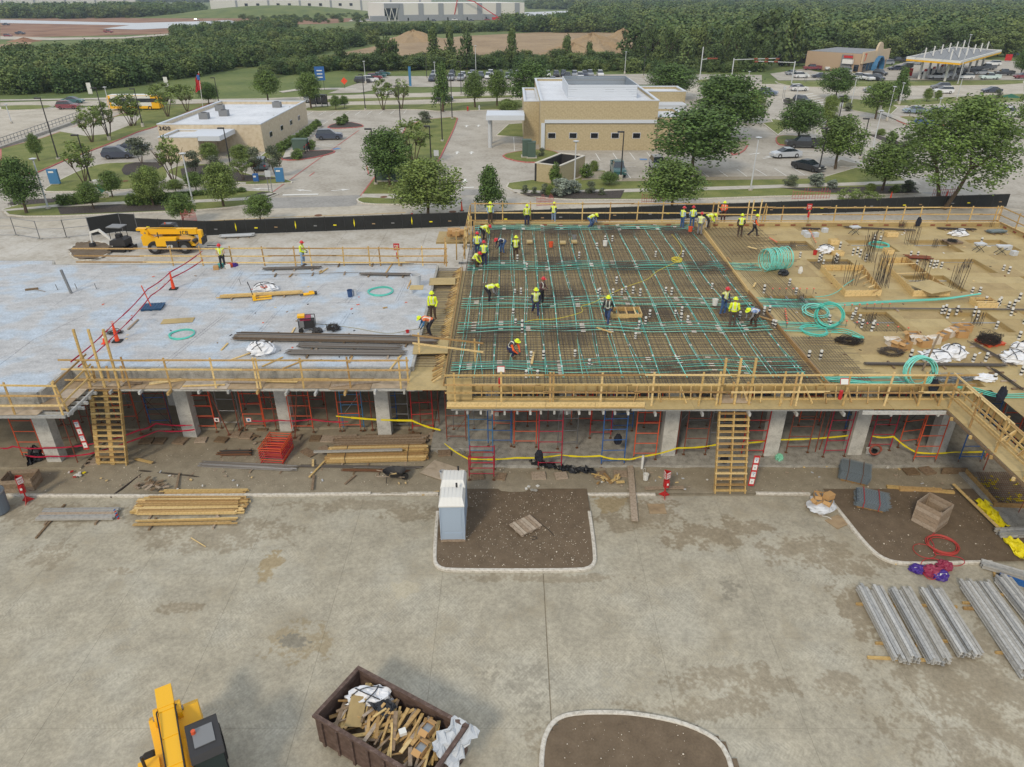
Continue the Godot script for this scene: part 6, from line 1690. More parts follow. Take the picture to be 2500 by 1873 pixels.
	var dl := [[2120,640,20,0.2,2.4,"tallest dowel cluster between the two big box-outs, far part"],[2150,700,24,0.22,2.4,"tallest dowel cluster between the two big box-outs, near part"],[2075,700,8,0.25,1.9,"tall dowels rising inside the nearer box-out"],[2250,690,10,0.28,1.9,"tall dowels rising from the covered box-out"],[2225,600,12,0.25,1.6,"tall dowels behind the rusty bar pile"],[2335,705,12,0.22,1.8,"tall dowels at the end of the covered box-out"],[2285,604,10,0.15,0.7,"short dowels in the far drop panel"],[2360,655,12,0.15,0.7,"short hooked dowels in the drop panel by the metal boxes"],[2385,794,12,0.16,0.8,"hooked dowels near the cartons"],[1935,605,10,0.14,0.5,"short dowels in the drop panel by the drum coil"],[2125,790,12,0.16,0.7,"short dowels in the drop panel by the sleeve cluster"],[2202,558,12,0.13,0.7,"short dowels near the far rail"],[1955,740,10,0.14,0.6,"short dowels under the fanned cable ends"],[2420,555,10,0.14,0.5,"short dowels by the far corner of the formwork"],[2040,645,12,0.14,0.7,"short dowels in the drop panel behind the nearer box-out"]]
	for q in dl: dowels(P(q[0],q[1],PLY - 0.05),q[2],q[3],q[4],q[5])
	for q in [[2084,572,0.2],[2388,614,0.1],[2441,620,-0.1]]: stand_table(P(q[0],q[1],PLY),q[2],"grey folding stand with crossed black legs on the formwork","folding stands on the formwork")
	for q in [[1965,568],[1972,574],[1991,573],[2014,562],[2462,604],[2476,618],[2348,564]]: tag(box(self,"metal_box",P(q[0],q[1],PLY + 0.17),V(0.42,0.34,0.36),M.lightgrey,yawb(0.2)),"small pale metal box standing on the formwork","metal box","pale metal boxes on the formwork")
	bag(P(2015,616,PLY),V(0.6,0.55,0.5),M.bag,"white bulk bag standing by the far box-outs",91)
	bag(P(1912,672,PLY),V(0.35,0.4,0.3),M.plastic,"black trash bag before the drum-like coil",92,false,"trash_bag","bag")
	bag(P(1953,668,PLY),V(0.14,0.5,0.12),M.white,"small white sack standing alone on the plywood",93,false,"sack","sack")
	bag(P(2280,880,PLY),V(0.85,0.55,0.5),M.bag,"white bulk bag lying before the torn cartons",94)
	bag(P(2325,872,PLY),V(0.6,0.7,0.5),M.bag,"white bulk bag standing open beside another bag",95)
	bag(P(2470,882,PLY),V(0.6,0.6,0.5),M.bag,"white bulk bag near the pallet of rusty wire",96)
	bag(P(2500,860,PLY),V(0.7,0.6,0.5),M.bag,"white bulk bag at the deck end behind another bag",97)
	bag(P(2340,575,PLY),V(0.75,0.4,0.4),M.bag,"white bulk bag flattened near the far corner",98)
	bag(P(2405,928,PLY),V(0.55,0.3,0.3),M.bag,"crumpled white sack near the wing edge",99,false,"sack","sack")
	ct = 0
	for q in [[2178,842],[2192,848],[2208,852],[2240,838],[2255,845],[2300,828],[2318,820],[2330,812],[2345,822],[2278,838],[2225,828],[2355,808]]:
		carton(P(q[0],q[1],PLY),rf(-0.6,0.6),V(0.6,0.42,0.45),"open carton of hardware in the row before the rusty wire","open cartons on the formwork",true,M.card if ct % 3 else M.cardlight)
		ct += 1
	wire_pile(P(2072,836,PLY),V(0.9,0.35,0.6),46,M.rebardark,"brown tangle of wire by the loose cable tails")
	wire_pile(P(2175,862,PLY),V(0.9,0.3,0.6),30,M.rebar,"thin tangle of wire with a mint bag in front of the cartons")
	pallet(P(2416,838,PLY),0.3,"pallet loaded with a rusty wire tangle",[M.orange])
	wire_pile(P(2412,836,PLY + 0.15),V(0.75,0.7,0.6),70,M.rebardark,"rusty wire tangle heaped on an orange pallet")
	wire_pile(P(2318,928,PLY),V(1.3,0.3,0.45),60,M.galv,"grey heap of wire chairs by the front edge form")
	bars("rusty steel angles piled behind the covered box-out",P(2205,630,PLY),P(2275,634,PLY),0.7,8,2,0.03,[M.rust,M.rustred],"steel pile","steel_pile")
	bars("long dark bar bundle lying across the open formwork",P(2100,756,PLY),P(2540,760,PLY),0.14,6,2,0.014,[M.rebargrey,M.rebardark])
	bars("bundle of dark bars lying by the front edge form",P(2105,892,PLY),P(2460,896,PLY),0.3,9,2,0.014,[M.rebargrey,M.rebardark])
	bars("dark bar bundle lying near the metal boxes",P(1955,560,PLY),P(2005,562,PLY),0.3,10,2,0.014,[M.rebardark])
	bars("dark bar bundle with a long tail by the far rail",P(2055,557,PLY),P(2235,565,PLY),0.3,9,2,0.014,[M.rebardark,M.rebar])
	bars("dark bars and box near the flattened bag",P(2285,560,PLY),P(2385,563,PLY),0.4,9,2,0.014,[M.rebardark])
	bars("grey bolster bundle at the far corner of the formwork",P(2408,570,PLY),P(2455,568,PLY),0.7,12,4,0.02,[mat(C(120,132,134),0.5,0.4)],"wire bolsters","bolster_bundle")
	bars("diagonal bars leaning over the wing formwork",P(2360,835,PLY),P(2480,900,PLY),0.3,6,1,0.014,[M.rebar])
	bars("dark bars running down the wing formwork",P(2415,900,PLY),P(2500,960,PLY),0.25,6,1,0.014,[M.rebardark])
	pallet(P(2325,592,PLY),0.1,"pallet with a grey load between the far dowels",[M.oldwood[1]])
	wire_pile(P(2325,590,PLY + 0.15),V(0.45,0.3,0.4),24,M.dark,"dark wire heap on the far pallet")
	bucket(P(1989,622,PLY),M.red,"red pail near the white bag",0.15,0.32)
	bar(self,"timber_stud",P(2252,905,PLY),P(2252,905,PLY) + V(0.15,2.2,0.2),0.09,0.05,M.oldwood[0])
	tag(get_child(get_child_count() - 1),"tall grey stud standing at the front ring of cable","timber")
	var hook := Acc.new()
	for q in [[1878,590,1895,600],[1885,715,1985,715],[1915,765,1920,800],[2060,755,2170,752],[2065,795,2215,812],[1975,570,1990,600]]:
		for k in 7:
			var o := P(lerpf(q[0],q[2],k / 6.0),lerpf(q[1],q[3],k / 6.0),PLY + 0.1)
			hook.blob(o + V(0,0.3,0),V(0.06,0.045,0.06),Color(0.75,0.16,0.10),6,4)
			hook.tube(PackedVector3Array([o - V(0,0.1,0),o + V(0,0.3,0)]),PackedFloat32Array([0.012]),4,Color(0.1,0.08,0.07))
	var hk := inst(self,"safety_caps",hook.mesh(),M.vc)
	tag(hk,"orange safety caps on small bars around the drop panels","safety caps","","stuff")
	for q in [[2240,552,0.6,"dark jacket hanging on the far rail"],[2440,978,1.0,"dark jacket hanging on the wing rail"],[2275,960,0.8,"black cloth draped over the front rail"]]:
		var jk := inst(self,"jacket",lump(V(0.22,0.75,0.12),61,0.25,1.8),mat(C(28,32,46),0.9),Transform3D(Basis(),P(q[0],q[1],TOP)))
		tag(jk,q[3],"jacket")
	for q in [[2058,948,6.6,"small white notice on the front rail near the extinguisher"],[1223,918,6.55,"small white notice on the front rail corner"]]:
		var t := thing("notice",q[3],"notice",P(q[0],q[1],q[2]) + V(0,0.35,0))
		box(t,"plate",Vector3.ZERO,V(0.34,0.26,0.02),M.white,Basis(Vector3.RIGHT,-0.4))
		box(t,"frame",V(0,0.02,-0.02),V(0.38,0.3,0.02),M.red,Basis(Vector3.RIGHT,-0.4))
		rod(t,"extinguisher",V(-0.05,-0.9,0.05),V(-0.05,-0.45,0.05),0.08,M.red,CYL16)
# ---------- people
var joints := {
	"stand": [[0,.95,0],[0,1.34,.02],[0,1.5,.02],[0,1.63,.05],[.1,.92,0],[.12,.5,.03],[.13,.09,-.02],[-.1,.92,0],[-.12,.5,.02],[-.14,.09,0],[.2,1.42,0],[.28,1.14,-.03],[.25,.9,.1],[-.2,1.42,0],[-.28,1.14,-.03],[-.22,.92,.14]],
	"work": [[0,.95,0],[0,1.34,.03],[0,1.5,.05],[0,1.62,.1],[.1,.92,0],[.12,.5,.05],[.14,.09,0],[-.1,.92,0],[-.13,.5,.0],[-.15,.09,-.05],[.2,1.42,.02],[.26,1.16,.08],[.1,1.08,.33],[-.2,1.42,.02],[-.27,1.15,.05],[-.08,1.02,.34]],
	"walk": [[0,.94,0],[0,1.33,.05],[0,1.49,.06],[0,1.62,.1],[.1,.91,0],[.11,.52,.22],[.11,.12,.3],[-.1,.91,0],[-.11,.5,-.06],[-.11,.16,-.38],[.2,1.41,.04],[.27,1.13,-.12],[.27,.92,-.02],[-.2,1.41,.04],[-.27,1.14,.14],[-.22,.98,.34]],
	"bend": [[0,.92,-.18],[0,1.06,.2],[0,1.08,.36],[0,1.05,.5],[.1,.9,-.16],[.14,.49,.02],[.16,.09,-.06],[-.1,.9,-.16],[-.14,.49,.06],[-.17,.09,.02],[.2,1.04,.27],[.24,.78,.34],[.13,.55,.45],[-.2,1.04,.27],[-.24,.77,.36],[-.1,.56,.5]],
	"stoop": [[0,.8,-.22],[0,1.02,.12],[0,1.08,.28],[0,1.08,.42],[.1,.78,-.2],[.16,.46,.14],[.17,.09,-.04],[-.1,.78,-.2],[-.15,.44,.08],[-.2,.09,-.16],[.2,1.0,.2],[.27,.74,.3],[.14,.52,.44],[-.2,1.0,.2],[-.26,.78,.34],[-.14,.6,.52]],
	"kneel": [[0,.44,-.22],[0,.76,.02],[0,.86,.16],[0,.88,.3],[.1,.42,-.2],[.16,.1,.12],[.15,.08,-.34],[-.1,.42,-.2],[-.17,.34,.2],[-.18,.09,.12],[.2,.76,.08],[.27,.5,.2],[.16,.26,.36],[-.2,.76,.08],[-.26,.5,.26],[-.1,.28,.42]]}
# bones: from,to,radius,radius,colour slot (0 trousers 1 vest 2 sleeve 3 skin 4 boots)
var bones := [[0,1,.155,.165,1],[1,2,.14,.07,1],[2,3,.058,.06,3],[4,5,.105,.075,0],[5,6,.075,.06,0],[7,8,.105,.075,0],[8,9,.075,.06,0],[10,11,.072,.055,2],[11,12,.055,.04,2],[13,14,.072,.055,2],[14,15,.055,.04,2],[10,13,.075,.075,1],[4,7,.115,.115,0]]
var body_cache := {}
func make_body(pose: String) -> Dictionary:
	if body_cache.has(pose): return body_cache[pose]
	var J := []
	for q in joints[pose]: J.append(V(q[0],q[1],q[2]))
	var B := []
	for q in bones: B.append([J[q[0]],J[q[1]],q[2],q[3],q[4]])
	for k in [6,9]:
		B.append([J[k] + V(0,-.035,-.05),J[k] + V(0.01,-.045,.17) if pose != "kneel" or k == 9 else J[k] + V(0,.0,-.15),.055,.045,4])
	var cs := 0.034
	var lo := V(-.46,-.03,-.6)
	var nx := 28
	var ny := 54
	var nz := 42
	var f := PackedFloat32Array()
	f.resize(nx * ny * nz)
	f.fill(1.0)
	for q in B:
		var a: Vector3 = q[0]
		var ab: Vector3 = q[1] - a
		var l2 := maxf(ab.length_squared(),1e-6)
		var mn: Vector3 = (a.min(q[1]) - V(.25,.25,.25) - lo) / cs
		var mx: Vector3 = (a.max(q[1]) + V(.25,.25,.25) - lo) / cs
		for i in range(maxi(0,int(mn.x)),mini(nx,int(mx.x) + 1)):
			for j in range(maxi(0,int(mn.y)),mini(ny,int(mx.y) + 1)):
				for k in range(maxi(0,int(mn.z)),mini(nz,int(mx.z) + 1)):
					var p := lo + V(i,j,k) * cs - a
					var t := clampf(p.dot(ab) / l2,0,1)
					var d: float = (p - ab * t).length() - lerpf(q[2],q[3],t)
					var e := (i * ny + j) * nz + k
					var c := f[e]
					var h := clampf(0.5 + 0.5 * (c - d) / 0.05,0,1)
					f[e] = lerpf(c,d,h) - 0.05 * h * (1 - h)
	var A := Acc.new()
	var slot := PackedInt32Array()
	var id := {}
	for i in nx - 1:
		for j in ny - 1:
			for k in nz - 1:
				var e := (i * ny + j) * nz + k
				var s := V(0,0,0)
				var n := 0
				var c := []
				for q in 8: c.append(f[e + (q & 1) * ny * nz + ((q >> 1) & 1) * nz + (q >> 2)])
				var neg := 0
				for q in c: neg += 1 if q < 0 else 0
				if neg == 0 or neg == 8: continue
				for g in [[0,1],[2,3],[4,5],[6,7],[0,2],[1,3],[4,6],[5,7],[0,4],[1,5],[2,6],[3,7]]:
					var u: float = c[g[0]]
					var w: float = c[g[1]]
					if (u < 0) != (w < 0):
						var t := u / (u - w)
						var p0 := V(g[0] & 1,(g[0] >> 1) & 1,g[0] >> 2)
						var p1 := V(g[1] & 1,(g[1] >> 1) & 1,g[1] >> 2)
						s += p0.lerp(p1,t)
						n += 1
				var p := lo + (V(i,j,k) + s / n) * cs
				id[e] = A.v.size()
				A.v.append(p)
				A.n.append(V(c[1] + c[3] + c[5] + c[7] - c[0] - c[2] - c[4] - c[6],c[2] + c[3] + c[6] + c[7] - c[0] - c[1] - c[4] - c[5],c[4] + c[5] + c[6] + c[7] - c[0] - c[1] - c[2] - c[3]).normalized())
				var best := 9.0
				var bs := 0
				for q in B:
					var ab: Vector3 = q[1] - q[0]
					var t: float = clampf((p - q[0]).dot(ab) / maxf(ab.length_squared(),1e-6),0,1)
					var d: float = (p - q[0] - ab * t).length() - lerpf(q[2],q[3],t)
					if d < best:
						best = d
						bs = q[4]
				if bs == 1:
					var up: Vector3 = (J[1] - J[0]).normalized()
					var t: float = (p - J[0]).dot(up)
					if (t > 0.12 and t < 0.165) or (t > 0.16 and absf(absf(p.x) - 0.105) < 0.022): bs = 5
					elif t < -0.02: bs = 0
				slot.append(bs)
				A.c.append(Color.WHITE)
				A.uv.append(Vector2.ZERO)
	for i in range(1,nx - 1):
		for j in range(1,ny - 1):
			for k in range(1,nz - 1):
				var e := (i * ny + j) * nz + k
				var st := [ny * nz,nz,1]
				for ax in 3:
					var o := f[e]
					var w := f[e + st[ax]]
					if (o < 0) == (w < 0): continue
					var b: int = st[(ax + 1) % 3]
					var d: int = st[(ax + 2) % 3]
					var q := [e - b - d,e - d,e,e - b]
					var ok := true
					for z in q: ok = ok and id.has(z)
					if not ok: continue
					var v0: int = id[q[0]]
					var v1: int = id[q[1]]
					var v2: int = id[q[2]]
					var v3: int = id[q[3]]
					if (A.v[v2] - A.v[v0]).cross(A.v[v1] - A.v[v0]).dot(A.n[v0]) >= 0: A.i.append_array(PackedInt32Array([v0,v1,v2,v0,v2,v3]))
					else: A.i.append_array(PackedInt32Array([v0,v2,v1,v0,v3,v2]))
	var n0 := A.v.size()
	var hd: Vector3 = J[3] + V(0,0.045,0)
	A.blob(hd,V(.082,.115,.098),Color.WHITE,12,9)
	A.blob(hd + V(0,-.01,.1),V(.014,.026,.02),Color.WHITE,6,4)
	for s in [-1,1]:
		A.blob(hd + V(s * .083,-.005,0),V(.012,.03,.02),Color.WHITE,6,4)
	A.blob(hd + V(0,-.075,.055),V(.045,.03,.04),Color.WHITE,6,4)
	for z in A.v.size() - n0: slot.append(3)
	n0 = A.v.size()
	for s in [-1,1]: A.blob(hd + V(s * .032,.015,.089),V(.012,.008,.008),Color.WHITE,6,4)
	A.blob(hd + V(0,-.05,.092),V(.022,.006,.008),Color.WHITE,6,4)
	for z in A.v.size() - n0: slot.append(6)
	n0 = A.v.size()
	for h in [[11,12,1],[14,15,-1]]:
		var d: Vector3 = (J[h[1]] - J[h[0]]).normalized()
		var x := V(1,0,0) - d * d.x
		x = x.normalized()
		var y := x.cross(d)
		var w: Vector3 = J[h[1]] + d * 0.05
		A.tube(PackedVector3Array([J[h[1]],w,w + d * .045]),PackedFloat32Array([.03,.042,.034]),7)
		for k in 4:
			var r := w + d * .04 + x * (k - 1.5) * .021
			var ln: float = [.062,.075,.07,.055][k]
			A.tube(PackedVector3Array([r,r + d * ln * .55 - y * .006,r + d * ln * .85 - y * .028]),PackedFloat32Array([.011,.01,.008]),5)
		var th: Vector3 = w + x * -h[2] * .035
		A.tube(PackedVector3Array([th,th + d * .03 - x * h[2] * .02,th + d * .06 - x * h[2] * .015 - y * .015]),PackedFloat32Array([.013,.012,.009]),5)
	for z in A.v.size() - n0: slot.append(7)
	body_cache[pose] = {"acc": A,"slot": slot,"head": hd}
	return body_cache[pose]
func person(px: float,py: float,h: float,yaw: float,pose: String,hat: Color,cols: Array,label: String,scale := 1.0) -> void:
	var g := make_body(pose)
	var A: Acc = g.acc
	var pal := [cols[0],cols[1],cols[2],C(150,108,84),C(96,74,54),C(214,216,206),C(60,40,34),C(70,66,62) if cols.size() < 4 else cols[3]]
	var lin := []
	for q in pal: lin.append((q as Color).srgb_to_linear())
	var cc := PackedColorArray()
	var sl: PackedInt32Array = g.slot
	for k in sl.size(): cc.append(lin[sl[k]])
	A.c = cc
	var t := thing("person",label,"person",P(px,py,h),deg_to_rad(yaw))
	t.scale = Vector3.ONE * scale
	inst(t,"body",A.mesh(),M.vc)
	var hd: Vector3 = g.head
	var hm := mat(hat,0.35)
	var hb := Basis(Vector3.RIGHT,0.7 if pose in ["bend","stoop"] else 0.25 if pose == "kneel" else 0.05)
	var hh := inst(t,"hard_hat",lathe([[0.155,0.03],[0.15,0.04],[0.118,0.05],[0.11,0.11],[0.085,0.155],[0.045,0.178],[0.0,0.182]],16),hm,Transform3D(hb,hd + hb * V(0,0.0,0)))
	inst(hh,"brim",lathe([[0.0,0.0],[0.165,0.0],[0.17,0.012],[0.1,0.02]],16),hm,Transform3D(Basis.from_scale(V(0.95,1,1.12)),V(0,0.03,0.02)))
	inst(t,"tool_belt",lathe([[0.17,0.0],[0.185,0.01],[0.185,0.06],[0.17,0.07]],14),M.rebardark,Transform3D(Basis.from_scale(V(1,1,0.92)),V(joints[pose][0][0],joints[pose][0][1] - 0.04,joints[pose][0][2])))
func build_people() -> void:
	var Y := C(214,230,40)
	var R := C(196,44,52)
	var ve := C(206,222,60)
	var jean := C(58,86,128)
	var navy := C(34,46,78)
	var brown := C(70,54,46)
	var dark := C(38,38,44)
	var org := C(222,92,40)
	var pale := C(140,164,190)
	var grey := C(120,120,122)
	var S := TOP
	var K := 5.45
	person(741,648,S,80,"work",R,[pale,ve,ve],"worker in red hard hat and lime vest at the far slab rail in pale jeans")
	person(546,655,S,10,"work",R,[dark,ve,C(176,150,130)],"worker in red hard hat and lime vest beside the supply boxes")
	person(1058,780,K,-15,"stand",Y,[brown,Y,Y],"worker in lime shirt looking down in the pour strip")
	person(1048,818,K,-75,"bend",Y,[dark,C(214,110,60),C(60,110,150)],"worker in orange vest bending over the pour strip")
	person(1195,736,K,75,"bend",Y,[dark,ve,grey],"worker in lime vest bending over the mat near the pour strip")
	person(1307,770,K,10,"walk",Y,[navy,C(198,214,110),navy],"worker in navy clothes and pale vest walking across the mat")
	person(1322,742,K,60,"work",R,[dark,C(90,70,66),C(90,60,60)],"worker in red hard hat half hidden behind the navy-clad walker")
	person(1482,790,K,-20,"walk",Y,[C(44,66,104),C(60,66,62),dark],"worker in black shirt walking beside the timber box-out")
	person(1764,768,K,30,"work",R,[jean,C(200,206,120),navy],"worker in red hard hat and yellow vest with hand at the chin on the mat")
	person(1786,797,K,170,"stand",Y,[C(84,72,66),Y,Y],"worker in lime shirt and harness seen from behind on the mat")
	person(1838,797,K,-70,"bend",Y,[brown,C(130,150,190),grey],"worker in blue and white vest bending at the bulkhead")
	person(1252,868,K,50,"kneel",Y,[navy,C(58,48,56),org],"worker with orange sleeves kneeling on the mat by the yard edge")
	person(1182,648,K,170,"stand",R,[navy,ve,C(60,130,100)],"worker in red hard hat and lime vest standing at the slab corner of the mat")
	person(1166,625,K,180,"stand",R,[C(50,66,100),ve,pale],"worker in red hard hat and pale sleeves at the mat corner rail")
	person(1163,648,K,60,"kneel",R,[brown,ve,ve],"worker in red hard hat kneeling at the mat corner")
	person(1226,618,K,-60,"bend",R,[jean,navy,navy],"worker in navy shirt and red hard hat bending over the far mat")
	person(1259,634,K,20,"stand",Y,[brown,ve,dark],"worker in lime vest and brown trousers standing on the far mat")
	person(1197,545,K + 0.2,20,"stand",Y,[C(80,66,50),ve,pale],"worker in lime vest behind the carton stack")
	person(1181,585,K,75,"bend",R,[dark,ve,ve],"worker in lime shirt bending by the carton stack")
	person(1286,551,K,10,"stand",Y,[navy,ve,C(150,170,60)],"worker in lime vest standing first along the far rail from the cartons")
	person(1351,546,K,150,"stand",Y,[C(120,140,166),ve,navy],"worker in pale jeans standing at a post of the far rail")
	person(1443,556,K,60,"stoop",Y,[jean,ve,C(90,110,140)],"worker in lime vest leaning forward before the far rail")
	person(1664,557,K,120,"stand",R,[jean,ve,pale],"worker in red hard hat and pale blue sleeves at the edge of the far group")
	person(1688,556,K,180,"stand",R,[jean,ve,pale],"worker in red hard hat seen from behind within the far group")
	person(1707,573,K,150,"stand",R,[grey,C(206,214,130),C(150,150,150)],"worker in grey clothes and red hard hat before the far group")
	person(1728,555,K,60,"bend",Y,[dark,ve,ve],"worker in lime shirt bending beside the far group")
	person(1764,542,K,-30,"work",Y,[C(90,60,54),org,org],"worker in orange shirt at the far rail")
	person(1805,577,K,170,"stand",Y,[brown,ve,dark],"worker in lime vest seen from behind by the far bulkhead")
	person(1838,577,K,70,"walk",Y,[dark,C(90,60,40),org],"worker with orange sleeves stepping past the far edge form")
# ---------- fence,machines
func build_fence() -> void:
	var pts := [P(338,568),V(-32.6,0,-74.2)]
	for k in 15: pts.append(V(-32.6,0,-74.2).lerp(V(60,0,-85.9),(k + 1) / 15.0))
	for k in pts.size() - 1:
		var a: Vector3 = pts[k]
		var b: Vector3 = pts[k + 1]
		var t := thing("screen_fence","black screened site fence panel between the street and the deck","fence",Vector3.ZERO,0.0,"black screened fence panels along the street")
		var n := int(a.distance_to(b) / 3.0) + 1
		for j in n:
			var e := a.lerp(b,float(j) / n)
			var f := a.lerp(b,float(j + 1) / n)
			rod(t,"post",e,e + V(0,1.68,0),0.03,M.dark)
			bar(t,"screen",e + V(0,0.82,0.0),f + V(0,0.82,0),0.02,1.5,M.screen)
			rod(t,"rail",e + V(0,1.6,0),f + V(0,1.6,0),0.02,M.dark)
			if j % 2 == 0: box(t,"vent_flap",e.lerp(f,0.5) + V(0,0.7,0.05),V(0.34,0.12,0.02),[M.film,M.grey,M.drygrass][(j + k) % 3])
			elif k < 6: inst(t,"vent_flap",prism([Vector2(0,-0.45),Vector2(0.07,0),Vector2(0,0.5),Vector2(-0.07,0)],0.02),M.film,Transform3D(Basis(),e.lerp(f,0.5) + V(0,0.85,0.05)))
	for k in 4:
		var q: Array = [[-60,578,40,576],[40,576,98,585],[98,585,163,582],[163,582,223,576]][k]
		var a := P(q[0],q[1])
		var b := P(q[2],q[3])
		var t := thing("gate_panel","open steel tube gate panel at the site entrance","gate",Vector3.ZERO,0.0,"tube gate panels at the site entrance")
		for h in [0.15,1.1,1.95]: rod(t,"rail",a + V(0,h,0),b + V(0,h,0),0.03,M.steel)
		for e in [a,b]: rod(t,"post",e,e + V(0,2.0,0),0.04,M.steel)
		box(t,"foot",b + V(0,0.05,0),V(0.5,0.1,0.2),M.conc)
	var a := P(223,577)
	var b := P(300,566)
	var t := thing("screen_fence","black screen sagging from the gate post behind the mini excavator","fence")
	var c := P(338,568)
	for q in [[a,b],[b,c]]:
		bar(t,"screen",q[0] + V(0,1.05,0),q[1] + V(0,1.05,0),0.02,1.9,M.screen)
		rod(t,"rail",q[0] + V(0,2.02,0),q[1] + V(0,2.02,0),0.025,M.steel)
	for e in [a,b,c]: rod(t,"post",e,e + V(0,2.1,0),0.04,M.steel)
	for q in [[1930,505,2020,503],[1310,522,1350,520],[1565,513,1640,511],[2270,500,2330,498],[450,562,485,560]]:
		var m := thing("mesh_barrier","red plastic mesh barrier on the verge behind the site fence","mesh barrier",Vector3.ZERO,0.0,"red mesh barriers behind the fence")
		var e := P(q[0],q[1],0.0)
		var f := P(q[2],q[3],0.0)
		for k in 14: rod(m,"strand",e.lerp(f,k / 13.0) + V(0,0.9,0),e.lerp(f,k / 13.0) + V(0,2.0 - 0.3 * sin(k),0),0.025,M.kerbred)
		for h in [1.0,1.4,1.8]: rod(m,"strand",e + V(0,h,0),f + V(0,h,0),0.025,M.kerbred)
	for q in [[2169,505],[1128,528],[2305,500]]: cone(P(q[0],q[1],0.0) + V(0,0.6,0),true,"tall orange marker standing on the verge behind the fence")
	for k in 3: get_child(get_child_count() - 1 - k).set_meta("group","orange markers behind the fence")
func wheel(t: Node3D,at: Vector3,r: float,w: float,hub: Material) -> void:
	var o := inst(t,"wheel",lathe([[r * 0.5,-w / 2],[r * 0.92,-w / 2],[r,-w * 0.3],[r,w * 0.3],[r * 0.92,w / 2],[r * 0.5,w / 2]],18),M.rubber,Transform3D(Basis(Vector3.RIGHT,PI / 2),at))
	inst(o,"rim",lathe([[0.0,-w * 0.42],[r * 0.54,-w * 0.36],[r * 0.54,w * 0.36],[0.0,w * 0.42]],14),hub)
func telehandler(at: Vector3,yaw: float,lift: float,label: String) -> void:
	var t := thing("telehandler",label,"telehandler",at,yaw)
	box(t,"chassis",V(0,0.85,0),V(4.6,0.55,0.9),M.dark)
	inst(t,"body",prism([Vector2(-2.7,0.8),Vector2(-2.7,1.7),Vector2(-2.3,2.0),Vector2(-1.5,1.5),Vector2(0.9,1.45),Vector2(1.9,1.2),Vector2(2.4,0.7),Vector2(1.4,0.65),Vector2(0,0.6)],1.5),M.yellow)
	box(t,"engine_hood",V(-0.2,1.25,0.95),V(2.0,0.8,0.6),M.yellow)
	box(t,"side_panel",V(0.35,1.0,1.27),V(1.1,0.75,0.04),M.dark)
	word(t,"lettering","JCB",0.28,V(0.1,0.85,1.3),Basis(),M.white,0.01)
	for s in [-1,1]:
		wheel(t,V(-1.5,0.64,s * 0.98),0.64,0.42,M.grey)
		wheel(t,V(1.4,0.64,s * 0.98),0.64,0.42,M.grey)
		box(t,"fender",V(1.4,1.34,s * 0.98),V(1.3,0.08,0.44),M.dark)
	inst(t,"cab_glass",prism([Vector2(-0.9,1.3),Vector2(-0.95,2.45),Vector2(0.35,2.45),Vector2(0.75,1.5)],0.85),M.glass,Transform3D(Basis(),V(-0.1,0,-0.75)))
	inst(t,"cab_roof",prism([Vector2(-1.0,2.4),Vector2(-1.0,2.5),Vector2(-0.85,2.58),Vector2(0.3,2.58),Vector2(0.45,2.4)],0.95),M.dark,Transform3D(Basis(),V(-0.1,0,-0.75)))
	for s in [-1,1]:
		for x in [-0.98,0.3]: bar(t,"cab_post",V(x - 0.1,1.3,-0.75 + s * 0.43),V(x - 0.12,2.45,-0.75 + s * 0.43),0.06,0.06,M.dark)
	box(t,"roof_hatch",V(-0.4,2.6,-0.75),V(0.7,0.03,0.6),M.grey)
	box(t,"rear_light",V(-2.72,1.5,0.6),V(0.04,0.12,0.2),M.red)
	rod(t,"exhaust",V(-0.9,1.6,1.05),V(-0.9,2.2,1.05),0.05,M.dark)
	rod(t,"beacon",V(-0.6,2.58,-0.5),V(-0.6,2.74,-0.5),0.07,M.orange)
	var bm := Node3D.new()
	bm.name = "boom"
	t.add_child(bm)
	bm.position = V(-2.3,2.0,0.15)
	bm.rotation.z = lift
	box(bm,"boom_section",V(2.2,0.12,0),V(5.4,0.55,0.46),M.yellow)
	box(bm,"boom_section",V(4.7,0.06,0),V(1.2,0.4,0.36),M.yellow)
	box(bm,"boom_section",V(-0.4,0.3,0),V(0.9,0.22,0.5),M.yellow)
	for s in [-1,1]: inst(bm,"pivot_ear",lathe([[0.0,-0.07],[0.3,-0.07],[0.3,0.07],[0.0,0.07]],16),M.yellow,Transform3D(Basis(Vector3.RIGHT,PI / 2),V(0,0,s * 0.34)))
	rod(bm,"cylinder",V(0.4,-0.5,0),V(2.2,-0.1,0),0.07,M.steel)
	box(bm,"head",V(5.2,-0.45,0),V(0.35,1.3,0.5),M.yellow)
	box(bm,"carriage",V(5.45,-0.75,0),V(0.12,0.7,1.3),M.dark)
	for s in [-1,1]:
		rod(bm,"pivot_pin",V(0,0,s * 0.4),V(0,0,s * 0.46),0.09,M.steel)
		inst(bm,"hose",tube_mesh(PackedVector3Array([V(-0.2,0.1,s * 0.3),V(0.3,0.5,s * 0.28),V(1.2,0.44,s * 0.26),V(3.0,0.42,s * 0.24)]),0.025,5),M.black)
	for k in 5: box(bm,"boom_rib",V(0.2 + k * 1.1,0.4,0),V(0.06,0.03,0.48),M.yellow)
	word(bm,"lettering","JCB",0.38,V(3.7,0.0,0.235),Basis(),M.dark,0.01)
	for s in [-1,1]: bar(t,"fork",V(3.1,0.35,s * 0.35),V(4.3,0.32,s * 0.35),0.12,0.06,M.dark)
